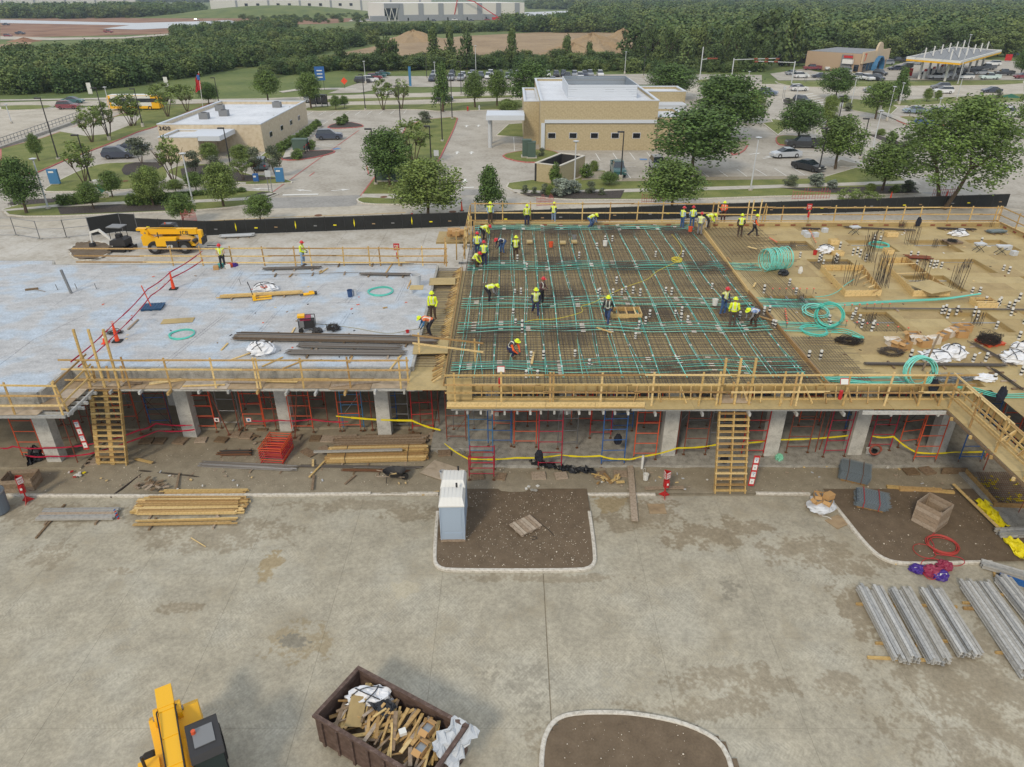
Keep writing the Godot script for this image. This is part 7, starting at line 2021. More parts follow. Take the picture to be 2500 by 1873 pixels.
func build_machines() -> void:
	telehandler(P(428,612,0.02),0.06,-0.02,"yellow telehandler with lowered boom parked before the screened fence")
	telehandler(V(-10.0,0.0,-13.3),-1.05,0.04,"yellow telehandler seen from behind near the dumpster, boom end raised")
	var t := thing("mini_excavator","black and white mini excavator digging in the kerbed soil island","excavator",P(297,610,0.02),PI - 0.1)
	for s in [-1,1]: inst(t,"track",prism([Vector2(-0.95,0.22),Vector2(-0.75,0.0),Vector2(0.75,0.0),Vector2(0.95,0.22),Vector2(0.75,0.48),Vector2(-0.75,0.48)],0.34),M.rubber,Transform3D(Basis(),V(0,0,s * 0.7)))
	box(t,"base",V(0,0.42,0),V(0.9,0.25,1.1),M.dark)
	inst(t,"house",prism([Vector2(-0.95,0.6),Vector2(-0.95,1.2),Vector2(-0.5,1.35),Vector2(0.6,1.1),Vector2(0.75,0.6)],1.3),M.dark)
	box(t,"seat",V(-0.1,1.4,0),V(0.5,0.5,0.5),M.black)
	for s in [-1,1]:
		for e in [-0.7,0.5]: rod(t,"roof_post",V(e,1.2,s * 0.5),V(e,2.4,s * 0.5),0.035,M.black)
	box(t,"roof",V(-0.1,2.44,0),V(1.5,0.08,1.2),M.grey)
	bar(t,"boom",V(0.7,0.9,0),V(1.9,2.0,0),0.16,0.24,M.white)
	bar(t,"boom",V(1.85,2.0,0),V(2.9,1.7,0),0.16,0.2,M.white)
	bar(t,"stick",V(2.85,1.75,0),V(3.0,0.6,0),0.14,0.18,M.white)
	inst(t,"bucket",prism([Vector2(2.8,0.65),Vector2(3.2,0.65),Vector2(3.25,0.3),Vector2(3.0,0.1),Vector2(2.75,0.3)],0.45),M.dark)
	box(t,"blade",V(-1.25,0.25,0),V(0.08,0.4,1.5),M.dark)
	bars("bundle of galvanised tubes lying before the black fence",P(535,581,0.02),P(622,577,0.02),0.7,12,3,0.035,[M.galv,M.lightgrey],"tube stack","tube_stack")
# ---------- buildings
func PZ(px: float,py: float,z: float) -> Vector3:
	var a := P(px,py,0.0) - V(0,CAMH,0)
	return V(0,CAMH,0) + a * (z / a.z)
func block(t: Node3D,x0: float,x1: float,z0: float,z1: float,h: float,m: Material,roof_drop := 0.6) -> void:
	for q in [[(x0 + x1) / 2,z1 - 0.15,x1 - x0,0.3],[(x0 + x1) / 2,z0 + 0.15,x1 - x0,0.3],[x0 + 0.15,(z0 + z1) / 2,0.3,z1 - z0 - 0.61],[x1 - 0.15,(z0 + z1) / 2,0.3,z1 - z0 - 0.61]]:
		box(t,"wall",V(q[0],h / 2,q[1]),V(q[2],h,q[3]),m)
		box(t,"coping",V(q[0],h + 0.06,q[1]),V(q[2] + (0.14 if q[2] > 1 else 0.1),0.14,q[3] + (0.1 if q[2] > 1 else 0.14)),M.cap)
	box(t,"roof",V((x0 + x1) / 2,h - roof_drop,(z0 + z1) / 2),V(x1 - x0 - 0.6,0.2,z1 - z0 - 0.6),M.membrane)
func window(t: Node3D,c: Vector3,s: Vector3) -> void:
	var f := inst(t,"window",BOXM,M.cap,Transform3D(Basis.from_scale(s + V(0.16,0.16,0.02) if s.z < s.x else s + V(0.02,0.16,0.16)),c))
	var o := V(0,0,0.05) if s.z < s.x else V(0.05,0,0)
	box(t,"pane",c + o,s,M.tint)
func hvac(t: Node3D,c: Vector3) -> void:
	box(t,"roof_unit",c + V(0,0.5,0),V(1.5,1.0,1.2),M.grey)
	inst(t,"unit_fan",lathe([[0.5,1.0],[0.5,1.06],[0.0,1.06]],14),M.dark,Transform3D(Basis(),c))
func build_buildings() -> void:
	var t := thing("bank_building","low beige stone bank with white roof and number 2420","building")
	block(t,-57.3,-40.6,-149,-120.6,4.2,M.stone2)
	block(t,-54.2,-48.2,-120.55,-113.4,3.4,M.stone2,0.3)
	box(t,"canopy",V(-47.5,3.25,-116.9),V(5.4,0.7,6.9),M.cap)
	word(t,"lettering","2420",0.62,V(-56.2,3.62,-120.55),Basis(),M.dark,0.05)
	for q in [[673,335],[687,327],[700,318],[712,310]]:
		var z := P(q[0],q[1] + 20).z
		window(t,V(-40.6,2.0,-125 - (q[0] - 673) * 0.46),V(0.05,0.7,1.3))
	for q in [[500,290],[548,283],[538,270],[677,262]]: hvac(t,P(q[0],q[1],3.7))
	for q in [[678,305],[715,280]]: rod(t,"pipe",P(q[0],q[1] + 40,0.0),P(q[0],q[1] + 40,0.0) + V(0,4.4,0),0.12,M.lightgrey)
	t = thing("bank_building","sandstone bank with white roof screen and drive-through canopy","building")
	block(t,4.6,23.6,-155.7,-121.6,7.66,M.stone,0.5)
	block(t,2.0,4.58,-146,-127.0,6.9,M.stone,0.4)
	block(t,23.65,28.6,-133,-122.6,5.0,M.stone,0.5)
	block(t,24.0,31.5,-146,-138,7.2,M.stone,0.5)
	box(t,"canopy",V(28.0,4.9,-136),V(6.0,1.2,4.0),M.cap)
	box(t,"band",V(14.4,4.55,-121.5),V(18.2,0.5,0.3),M.cap)
	box(t,"downspout",V(5.05,2.15,-121.45),V(0.6,4.3,0.3),M.cap)
	for q in [1347,1399,1451,1502,1554]: window(t,PZ(q,331,-121.6),V(1.15,0.75,0.05))
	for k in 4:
		var sm: Material = M.cap if k == 0 or k == 2 else mat(C(120,130,140),0.6)  # far and right slats greyer: shade of their inner faces painted in
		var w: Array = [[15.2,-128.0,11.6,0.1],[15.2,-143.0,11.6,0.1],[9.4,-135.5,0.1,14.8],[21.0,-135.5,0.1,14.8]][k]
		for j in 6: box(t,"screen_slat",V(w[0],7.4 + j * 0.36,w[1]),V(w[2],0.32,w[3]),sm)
	for q in [[11,-138],[17.5,-137]]: hvac(t,V(q[0],7.3,q[1]))
	box(t,"canopy",V(-1.1,4.9,-125.7),V(6.3,0.75,5.8),M.cap)
	for z in [-124.0,-127.6]:
		rod(t,"canopy_post",V(-3.7,0,z),V(-3.7,4.6,z),0.32,M.lightgrey,CYL16)
	t = thing("trash_enclosure","roofless sandstone trash enclosure with pale coping","enclosure")
	var c := [V(3.3,0,-99.1),V(6.4,0,-97.2),V(10.2,0,-103.9),V(7.1,0,-105.8)]
	for k in 4:
		var a: Vector3 = c[k]
		var b: Vector3 = c[(k + 1) % 4]
		var d := (b - a).normalized() * 0.16
		bar(t,"wall",a + d + V(0,1.25,0),b + d + V(0,1.25,0),0.3,2.5,M.stone if k < 2 else M.dark)
		bar(t,"coping",a + d + V(0,2.56,0),b + d + V(0,2.56,0),0.36,0.1,M.kerb)
	t = thing("station_canopy","filling station canopy with grey roof and yellow fascia stripe","canopy")
	var k4 := [V(118.6,0,-233.9),V(126.4,0,-219.2),V(165.0,0,-263.9),V(158.3,0,-280.7)]
	var pp := PackedVector2Array()
	for q in k4: pp.append(Vector2(q.x,q.z))
	inst(t,"roof",sheet(pp,5.9,0.3),M.grey)
	for k in 4:
		var a: Vector3 = k4[k]
		var b: Vector3 = k4[(k + 1) % 4]
		bar(t,"fascia",a + V(0,5.85,0),b + V(0,5.85,0),0.3,0.6,M.white)
		bar(t,"stripe",a + V(0,5.3,0),b + V(0,5.3,0),0.32,0.45,M.yellow)
	for i in 6:
		for j in 2:
			var q: Vector3 = k4[0].lerp(k4[3],0.08 + i * 0.17).lerp(k4[1].lerp(k4[2],0.08 + i * 0.17),0.25 + j * 0.5)
			rod(t,"column",q,q + V(0,5.6,0),0.35,M.white)
			rod(t,"mast",q + V(0,5.8,0),q + V(0,8.6,0),0.2,M.white)
			for s in [-5.0,5.0]: rod(t,"cable",q + V(0,8.4,0),q + V(s,5.9,s * -0.9),0.05,M.grey)
			if j == 0:
				var fp := thing("fuel_pump","red and white fuel pump under the station canopy","fuel pump",q + V(1.5,0,0),0.8,"fuel pumps under the canopy")
				box(fp,"cabinet",V(0,1.1,0),V(1.0,2.2,0.7),M.white)
				box(fp,"sign",V(0,2.5,0),V(1.4,0.6,0.4),M.red)
	t = thing("shop_building","tan filling station shop with blue awning and glass front","building")
	var B := V(113.4,0,-252.9)
	var A := V(101.0,0,-267.4)
	var Cc := V(131.0,0,-272.1)
	var D := A + Cc - B
	var tan1 := mat(C(172,150,126),0.9)
	pp = PackedVector2Array([Vector2(A.x,A.z),Vector2(B.x,B.z),Vector2(Cc.x,Cc.z),Vector2(D.x,D.z)])
	inst(t,"wall",sheet(pp,5.6,5.6),tan1)
	inst(t,"roof",sheet(Geometry2D.offset_polygon(pp,-0.5)[0],5.7,0.1),M.grey)
	var fd := (Cc - B).normalized()
	var fn := V(-fd.z,0,fd.x)
	bar(t,"glass_front",B + fd * 3 + fn * 0.1 + V(0,1.4,0),Cc - fd * 3 + fn * 0.1 + V(0,1.4,0),0.1,2.6,M.glass)
	bar(t,"front_wall",B + fd * 0.2 + fn * 0.3 + V(0,4.4,0),Cc + fn * 0.3 + V(0,4.4,0),0.5,3.4,mat(C(190,172,146),0.9))
	for k in 6: bar(t,"mullion",B + fd * (5 + k * 3.2) + fn * 0.2 + V(0,0,0),B + fd * (5 + k * 3.2) + fn * 0.2 + V(0,2.7,0),0.1,0.1,M.grey)
	inst(t,"awning",lathe([[4.0,-0.8],[4.0,0.8],[3.6,0.8],[3.6,-0.8],[4.0,-0.8]],20),M.paleblue,Transform3D(along(B,Cc) * Basis(Vector3.RIGHT,PI / 2),B + fd * 15 + fn * 1.0 + V(0,0.4,0)))
	inst(t,"gable",lathe([[0.0,-0.3],[3.0,-0.3],[3.0,0.3],[0.0,0.3]],20),mat(C(190,172,146),0.9),Transform3D(along(B,Cc) * Basis(Vector3.RIGHT,PI / 2),B + fd * 15 + fn * 0.35 + V(0,5.6,0)))
	word(t,"lettering","7",2.4,B + fd * 2.2 + fn * 0.6 + V(0,4.5,0),along(B,Cc),M.orange,0.05)
	var sd := (B - A).normalized()
	bar(t,"side_bay",A.lerp(B,0.66) + V(0,2.6,0.2),A.lerp(B,0.84) + V(0,2.6,0.2),0.8,5.2,M.grey)
	bar(t,"side_sign",A.lerp(B,0.67) + V(0,4.6,0.9),A.lerp(B,0.83) + V(0,4.6,0.9),0.1,0.7,M.red)
	bar(t,"side_awning",A.lerp(B,0.66) + V(0,3.2,1.2),A.lerp(B,0.84) + V(0,3.2,1.2),0.9,1.3,M.white)
	bar(t,"window",A.lerp(B,0.9) + V(0,1.4,0.2),A.lerp(B,0.98) + V(0,1.4,0.2),0.3,2.0,M.glass)
	t = thing("cafe_building","corner of a stone cafe with a green parasol in front","building")
	block(t,104.0,118,-150,-133,5.2,M.stone2)
	for k in 3: box(t,"window",V(103.95,1.6,-134.8 - k * 2.2),V(0.2,2.4,1.6),M.glass)
	warehouse("long white warehouse with grey base and glazed corner",V(-119.8,0,-752),V(12.3,0,-800),90,15.0,true)
	warehouse("white warehouse standing behind the glazed one",V(-420,0,-1120),V(-120,0,-1200),120,15.0,false)
	warehouse("pale warehouse half hidden by the far tree belt",V(-1000,0,-1330),V(-700,0,-1500),90,15.0,false)
func warehouse(label: String,a: Vector3,b: Vector3,depth: float,h: float,big: bool) -> void:
	var t := thing("warehouse",label,"warehouse")
	var d := (b - a).normalized()
	var n := V(-d.z,0,d.x)
	var L := a.distance_to(b)
	var pp := PackedVector2Array()
	for q in [a,b,b - n * depth,a - n * depth]: pp.append(Vector2(q.x,q.z))
	inst(t,"wall",sheet(pp,h,h),mat(C(206,204,198),0.9))
	inst(t,"roof",sheet(Geometry2D.offset_polygon(pp,-0.6)[0],h + 0.1,0.1),mat(C(214,212,208),0.9))
	var g := mat(C(140,144,150),0.8)
	if big: bar(t,"base_band",a + d * 14 + n * 0.2 + V(0,2.6,0),b + n * 0.2 + V(0,2.6,0),0.4,5.2,g)
	for k in 7:
		var o := a + d * (L * (k + 0.8) / 7.2) + n * 0.3
		bar(t,"pilaster",o - d * (2.4 if big else 1.2) + V(0,h / 2,0),o + d * (2.4 if big else 1.2) + V(0,h / 2,0),0.6,h - 0.2,g)
		if k < 6:
			for s in ([0.3] if big else [0.25,0.6]): bar(t,"window",o + d * L * s / 7 + V(0,1.6 if big else h * 0.62,0),o + d * (L * s / 7 + (1.2 if big else 4)) + V(0,1.6 if big else h * 0.62,0),0.5,2.4 if big else 3.2,M.tint)
	if big:
		bar(t,"corner_glass",a + n * 0.5 + V(0,6.0,0),a + d * 12 + n * 0.5 + V(0,6.0,0),1.0,9.0,M.glass)
		bar(t,"corner_cap",a + n * 0.6 + V(0,13.0,0),a + d * 14 + n * 0.6 + V(0,13.0,0),1.4,4.0,g)
		for k in 4: bar(t,"brace",a + d * (1 + k * 2.8) + n * 1.3 + V(0,0.2 if k % 2 else 11.0,0),a + d * (3.8 + k * 2.8) + n * 1.3 + V(0,11.0 if k % 2 else 0.2,0),0.4,0.5,M.white)
		bar(t,"low_wing",a - d * 14 + V(0,2.2,-6),a - d * 0.5 + V(0,2.2,-6),14,4.4,g)
# ---------- vehicles
var car_mesh := {}
func car_shapes(kind: String) -> Dictionary:
	if car_mesh.has(kind): return car_mesh[kind]
	var L := 4.7
	var body := []
	var cab := []
	var roof := []
	if kind == "sedan":
		body = [Vector2(-2.35,0.45),Vector2(-2.35,0.95),Vector2(-1.6,1.02),Vector2(1.0,0.98),Vector2(2.1,0.82),Vector2(2.35,0.65),Vector2(2.35,0.35),Vector2(1.8,0.25),Vector2(-2.0,0.25)]
		cab = [Vector2(-1.75,1.0),Vector2(-0.95,1.42),Vector2(0.25,1.44),Vector2(1.15,0.97)]
		roof = [Vector2(-0.9,1.42),Vector2(0.2,1.44),Vector2(0.15,1.48),Vector2(-0.85,1.47)]
	elif kind == "suv":
		body = [Vector2(-2.3,0.5),Vector2(-2.35,1.05),Vector2(-1.6,1.12),Vector2(1.0,1.1),Vector2(2.1,1.0),Vector2(2.35,0.75),Vector2(2.35,0.4),Vector2(1.8,0.3),Vector2(-2.0,0.3)]
		cab = [Vector2(-2.25,1.1),Vector2(-1.9,1.68),Vector2(0.3,1.72),Vector2(1.15,1.08)]
		roof = [Vector2(-1.95,1.67),Vector2(0.25,1.71),Vector2(0.15,1.77),Vector2(-1.85,1.74)]
	else:
		body = [Vector2(-2.95,0.55),Vector2(-2.95,1.15),Vector2(1.3,1.18),Vector2(2.7,1.15),Vector2(2.95,0.95),Vector2(2.95,0.5),Vector2(2.4,0.38),Vector2(-2.6,0.42)]
		cab = [Vector2(-1.0,1.16),Vector2(-0.85,1.86),Vector2(0.7,1.88),Vector2(1.45,1.16)]
		roof = [Vector2(-0.85,1.84),Vector2(0.7,1.87),Vector2(0.6,1.93),Vector2(-0.8,1.92)]
		L = 5.9
	car_mesh[kind] = {"body": prism(body,1.86,0.6,0.12),"cab": prism(cab,1.7,1.1,0.35),"roof": prism(roof,1.36,99,0),"L": L}
	return car_mesh[kind]
func car(px: float,py: float,yaw: float,kind: String,col: Color,label: String,group := "") -> void:
	var g := car_shapes(kind)
	var t := thing({"sedan": "sedan_car","suv": "suv_car","pickup": "pickup_truck"}[kind],label,{"sedan": "car","suv": "car","pickup": "pickup truck"}[kind],P(px,py,0.02),deg_to_rad(yaw),group)
	var m := mat(col,0.3)
	m.clearcoat_enabled = true
	inst(t,"body",g.body,m)
	inst(t,"windows",g.cab,M.glass)
	inst(t,"roof",g.roof,m)
	var L: float = g.L
	var h := 0.85 if kind == "pickup" else 0.7
	for s in [-1,1]:
		for e in [-1,1]: wheel(t,V(e * L * 0.3,0.36,s * 0.82),0.36,0.24,M.steel)
		box(t,"headlight",V(L / 2 - 0.06,h,s * 0.68),V(0.12,0.14,0.34),M.white)
		box(t,"taillight",V(-L / 2 + 0.02,h + 0.15,s * 0.76),V(0.08,0.18,0.22),M.red)
		if kind == "pickup": box(t,"bed_rail",V(-2.0,1.28,s * 0.85),V(1.9,0.24,0.12),m)
	if kind == "pickup":
		box(t,"tailgate",V(-2.92,1.25,0),V(0.06,0.3,1.6),m)
		box(t,"bed_floor",V(-1.98,1.19,0),V(1.8,0.03,1.55),M.dark)
func build_vehicles() -> void:
	var W := C(206,208,210)
	var K := C(28,30,34)
	var S := C(142,148,156)
	var N := C(34,44,66)
	var B := C(40,74,128)
	var T := C(24,84,92)
	var R := C(112,26,40)
	for q in [[805,340,10,"suv",C(48,58,78),"dark blue suv parked alone beside the low bank"],[292,386,10,"suv",N,"navy suv leaving past the bank shrubs"],[325,368,15,"sedan",N,"navy sedan half hidden behind the bank shrubs"],[640,412,100,"suv",C(60,78,92),"grey-blue suv behind the mailbox planting"],[168,266,5,"suv",R,"maroon suv on the road by the flagged pole"],[180,252,5,"sedan",T,"teal sedan on the far road beside the maroon suv"],
			[1508,425,-92,"pickup",C(36,84,84),"teal pickup facing the street behind a light pole"],[1604,412,-90,"suv",S,"silver car half hidden by the large oak"],[1917,384,190,"sedan",C(178,184,192),"silver sedan driving through the bank lot"],[1960,360,175,"pickup",K,"black pickup parked behind the young oak"],[1972,415,-55,"sedan",K,"black muscle car with sunshade parked at the lot corner"],[2262,305,150,"suv",B,"bright blue small suv turning by the big tree"],[2280,282,170,"suv",N,"navy suv at the corner lot"],[2232,276,172,"sedan",C(120,138,156),"steel blue coupe parked on the corner lot"],[2460,285,170,"pickup",W,"white pickup behind the big tree crown"],
			[1083,247,0,"suv",N,"navy suv passing under the pointed street tree"],[940,230,3,"sedan",W,"white sedan behind the thin willow"],[768,250,0,"suv",S,"silver suv behind the bus shelter"],[1950,222,3,"suv",W,"white suv turning at the junction"],[1957,252,-70,"suv",K,"black suv waiting at the junction"],[1875,232,-30,"suv",C(84,100,124),"slate blue suv entering the junction"],[2302,228,175,"suv",W,"white suv on the road below the filling station"],[2295,218,175,"suv",C(96,100,106),"grey suv hidden behind the white suv"],
			[1955,190,8,"suv",W,"white crossover parked by the shop verge"],[1935,183,8,"sedan",S,"grey sedan behind the white crossover"],[1982,171,175,"pickup",R,"red pickup beside the shop wall"],[2035,172,175,"pickup",W,"white pickup beside the shop wall"],[2000,190,170,"sedan",N,"dark sedan behind the leafy street tree"],[2095,194,-75,"pickup",W,"white pickup nosing out before the shop"],[2118,196,-80,"suv",W,"white suv next to the nosing pickup"],[2142,196,-80,"suv",C(46,50,58),"dark grey suv next to the white suv"],[2148,184,-70,"suv",K,"black suv behind the dark grey suv"],[2185,171,185,"sedan",N,"navy sedan parked at the shop front"],[2210,167,185,"suv",K,"black suv parked at the shop front"],[2165,158,185,"suv",S,"silver suv behind the navy sedan"],[2190,152,185,"pickup",K,"black pickup behind the shop front cars"],[2235,158,185,"sedan",S,"silver sedan at the end of the shop row"],[2265,182,178,"suv",K,"black suv at the first fuel pump"],[2288,193,178,"pickup",W,"white pickup waiting at the canopy corner"],[2312,188,178,"suv",W,"white suv behind the waiting pickup"],[2356,193,178,"suv",W,"white crossover crossing the station apron"],[2415,194,178,"pickup",C(190,206,206),"pale mint pickup leaving the station"],[2372,176,175,"suv",C(70,76,84),"grey suv at the last fuel pump"],[2408,170,178,"pickup",C(84,88,94),"grey pickup by the far canopy column"],[2425,160,178,"suv",W,"white suv behind the grey pickup"],[2480,136,175,"suv",B,"blue suv on the far side road"],[2495,192,175,"suv",R,"red car at the station exit"],[2060,178,175,"suv",S,"silver suv by the shop side awning"],[2160,150,185,"sedan",R,"red sedan in the back row by the shop"],[2215,150,185,"suv",W,"white suv in the back row by the shop"],[2240,148,185,"suv",K,"black suv at the end of the back row"],[2335,180,178,"suv",K,"black suv at the middle fuel pump"],[2395,182,178,"sedan",S,"silver sedan behind the mint pickup"],[2450,184,178,"pickup",K,"black pickup at the station apron edge"],[2130,226,3,"sedan",S,"silver sedan on the road below the shop"],[1800,224,3,"suv",N,"navy suv approaching the junction"],[2420,226,175,"sedan",N,"navy sedan on the road near the cafe"]]: car(q[0],q[1],q[2],q[3],q[4],q[5])
	var pl := [[885,202,5,"suv",K],[905,200,5,"suv",W],[915,194,5,"suv",R],[925,189,5,"sedan",T],[935,184,5,"sedan",T]]
	var pn := ["black suv first in the slanted row on the far lot","white suv second in the slanted row on the far lot","red suv in the slanted row on the far lot","teal car in the slanted row on the far lot","teal car last in the slanted row on the far lot"]
	for k in 5: car(pl[k][0],pl[k][1],pl[k][2],pl[k][3],pl[k][4],pn[k])
	for q in [[1055,198,N],[1101,196,S],[1125,196,S],[1130,190,W],[1148,192,W],[1153,186,S],[1174,190,N],[1192,192,W],[1198,185,W],[1221,187,K],[1240,192,S],[1246,185,N],[1350,204,N],[1358,187,K],[1386,192,K],[1403,187,S],[1427,187,N],[1060,187,S],[1078,187,W],[1104,187,N],[1210,198,W],[1262,187,W],[1280,186,S],[1300,186,K],[1320,186,N],[1336,187,W],[1376,186,N],[1416,192,W],[1440,186,S],[1465,186,W]]: car(q[0],q[1],-90,"pickup" if int(q[0]) % 3 == 0 else "suv",q[2],"vehicle parked nose out in the rows of the far lot","vehicles in the far lot rows")
	for q in [[15,62],[50,84],[20,90],[265,80],[480,50],[1060,52],[1110,50],[1150,52],[1190,50],[1300,38],[1330,34],[1360,40],[880,54],[900,50],[1310,44],[1350,44]]: car(q[0],q[1],0,"pickup" if int(q[0]) % 4 else "suv",pick([W,N,S,R]),"tiny vehicle on the far earthworks and warehouse aprons","vehicles on the far aprons")
	var t := thing("bus","yellow and white bus passing behind the roadside trees","bus",P(335,268,0.02),0.05)
	inst(t,"body",prism([Vector2(-5.5,0.4),Vector2(-5.5,2.9),Vector2(-5.2,3.1),Vector2(5.2,3.1),Vector2(5.5,2.7),Vector2(5.5,0.4)],2.5),M.yellow)
	box(t,"roof",V(0,3.12,0),V(10.4,0.12,2.3),M.white)
	box(t,"side_panel",V(-0.4,2.0,0),V(8.6,2.1,2.53),M.white)
	box(t,"windows",V(0,2.1,0),V(10.2,0.8,2.56),M.glass)
	for s in [-1,1]:
		for x in [-3.2,3.4]: wheel(t,V(x,0.5,s * 1.1),0.5,0.3,M.steel)
	t = thing("box_trailer","dark box trailer parked behind the shop","trailer",P(1945,160,0),0.1)
	box(t,"box",V(0,2.2,0),V(15,2.8,2.6),M.dark)
	for x in [-6,-5,5]:
		for s in [-1,1]: wheel(t,V(x,0.5,s),0.5,0.3,M.steel)
	t = thing("concrete_pump","red boom concrete pump before the glazed warehouse","pump truck",P(1215,50,0))
	box(t,"truck",V(0,1.8,0),V(11,2.2,2.6),M.red)
	for q in [[V(0,3,0),V(-22,16,0)],[V(-22,16,0),V(-38,20,0)],[V(-38,20,0),V(-42,4,0)]]: bar(t,"boom",q[0],q[1],0.8,0.8,M.red)
# ---------- poles,signs,street furniture
func pole(bx: float,by: float,ty: float,dark: bool,label: String,group: String,h0 := 0.1) -> void:
	var b := P(bx,by,h0)
	var lo := 0.0
	var hi := 16.0
	for k in 30:
		var m := (lo + hi) / 2
		var q := b + V(0,m,0) - V(0,CAMH,0)
		var d := -q.z * cos(PITCH) - q.y * sin(PITCH)
		if 936.5 - FP * (q.y * cos(PITCH) - q.z * sin(PITCH)) / d > ty: lo = m
		else: hi = m
	var t := thing("light_pole",label,"light pole",b,0.0,group)
	var m: Material = M.dark if dark else M.lightgrey
	inst(t,"shaft",lathe([[0.11,0.0],[0.07,lo],[0.0,lo]],8),m)
	rod(t,"base",V(0,0,0),V(0,0.7 if int(bx) % 2 else 0.25,0),0.28,M.walk,CYL16)
	if dark: box(t,"lamp_head",V(-0.4,lo,0),V(0.9,0.18,0.35),m)
	else: inst(t,"lamp_head",lathe([[0.0,-0.12],[0.25,-0.1],[0.42,0.04],[0.1,0.12],[0.0,0.12]],12),m,Transform3D(Basis(),V(0,lo,0)))
func sign_post(bx: float,by: float,w: float,h: float,y: float,m: Material,label: String,yaw := 0.0,post: Material = null) -> Node3D:
	var t := thing("road_sign",label,"sign",P(bx,by,0.1),yaw)
	rod(t,"post",V(-w * 0.3,0,0),V(-w * 0.3,y + h,-0.03),0.05,post if post else M.grey)
	rod(t,"post",V(w * 0.3,0,0),V(w * 0.3,y + h,-0.03),0.05,post if post else M.grey)
	box(t,"panel",V(0,y + h / 2,0.05),V(w,h,0.06),m)
	return t
func build_street_things() -> void:
	for q in [[142,389,240],[267,343,215],[222,447,330],[349,310,217],[565,418,313],[892,268,182],[918,450,315],[1053,400,208 + 100],[1080,345,240],[1104,290,185],[978,305,210],[1515,440,322],[1999,418,313],[2100,385,290],[1840,215,198],[1922,270,240],[2048,290,235],[1126,230,150],[535,255,190],[1042,190,130],[1571,190,115]]: pole(q[0],q[1],q[2],true,"tall dark steel light pole with a flat lamp head","dark light poles of the lots and streets")
	for q in [[118,510,388],[472,500,375],[1402,455,345],[1832,465,336],[2130,365,270],[2165,295,212],[2078,255,190],[2192,250,195],[2195,255,203],[2148,290,272],[2285,290,240],[1525,180,127],[893,205,150],[1062,190,152],[1162,182,112],[270,272,213],[28,300,255],[1940,262,210],[1825,210,175]]: pole(q[0],q[1],q[2],false,"pale grey light pole with a round lamp head","pale light poles of the streets")
	for q in [[2338,205,85],[2335,246,190]]: pole(q[0],q[1],q[2],false,"tall slender grey mast beside the filling station","tall masts by the filling station")
	for q in [[1708,195,118,1738,168],[1785,196,180,1880,180],[1932,205,145,1850,152]]:
		var t := thing("traffic_signal","grey mast arm traffic signal with amber heads at the junction","traffic signal",P(q[0],q[1],0),0.0,"traffic signals at the junction")
		var hh: float = 6.0 if q[2] > 130 else 9.0
		rod(t,"mast",V(0,0,0),V(0,hh,0),0.16,M.lightgrey)
		var far: float = (q[3] - q[0]) * 0.135
		rod(t,"arm",V(0,5.6,0),V(far,6.0,0),0.1,M.lightgrey)
		for k in 3: box(t,"signal_head",V(far * (1.0 - 0.25 * k),5.9,0.2),V(1.0,0.36,0.3),M.rustred)
	var t := sign_post(785,220,2.6,3.4,2.4,M.blue,"blue road sign on two dark legs by the far sidewalk",0.1,M.dark)
	for k in 3: box(t,"print_line",V(0,3.2 + k * 0.8,0.1),V(1.4,0.25,0.03),M.white)
	t = thing("warning_sign","orange diamond warning sign on the far verge","sign",P(842,216,0.05))
	rod(t,"post",V(0,0,0),V(0,1.2,0),0.05,M.dark)
	box(t,"panel",V(0,1.9,0.05),V(1.3,1.3,0.05),M.cone,Basis(Vector3.BACK,PI / 4))
	for q in [[222,232,1.0,2.6,"white banner leaning on the verge by the woods"],[408,216,1.0,2.6,"white banner leaning beside the dirt track"]]: sign_post(q[0],q[1],q[2],q[3],0.3,M.white,q[4],0.2)
	for q in [[685,445,1.1,1.8,M.paleblue,"blue bank sign panel on the planted tip by the mailbox"],[136,450,1.3,1.9,M.paleblue,"blue bank sign panel on the teardrop lawn"],[626,444,0.7,1.0,M.blue,"blue drop box beside the bank sidewalk"]]:
		var s := thing("bank_sign" if q[2] > 1 else "drop_box",q[5],"sign" if q[2] > 1 else "drop box",P(q[0],q[1],0.14),0.1)
		box(s,"panel",V(0,q[3] / 2 + 0.1,0),V(q[2],q[3],0.35),q[4])
		box(s,"base",V(0,0.06,0),V(q[2] * 0.7,0.12,0.3),M.conc)
		box(s,"print",V(-0.1,q[3] - 0.25,0.18),V(q[2] * 0.5,0.22,0.02),M.white)
	t = thing("monument_sign","white and teal monument sign on a stone base in the hedge","sign",P(249,482,0.14),0.5)
	box(t,"base",V(0,0.25,0),V(1.6,0.5,0.8),M.kerb)
	box(t,"panel",V(0,1.3,0),V(1.1,1.8,0.4),M.white)
	box(t,"emblem",V(0.1,1.2,0.21),V(0.6,1.0,0.03),M.teal3,Basis(Vector3.BACK,0.5))
	sign_post(1002,210,0.7,5.0,0.0,M.paleblue,"tall narrow blue pylon sign at the far lot entrance")
	for q in [[1067,415,"round grey sign back at the drive exit"],[661,470,"grey sign back at the drive corner"],[1553,358,"small parking sign before the bank wall"],[2143,292,"white arrow sign by the street tree"],[1912,240,"grey sign back on the median"],[2048,285,"grey sign back on the planted median"],[1965,202,"grey cabinet sign at the junction"]]: sign_post(q[0],q[1],0.7,0.8,2.0,M.lightgrey if q[0] != 2143 else M.white,q[2])
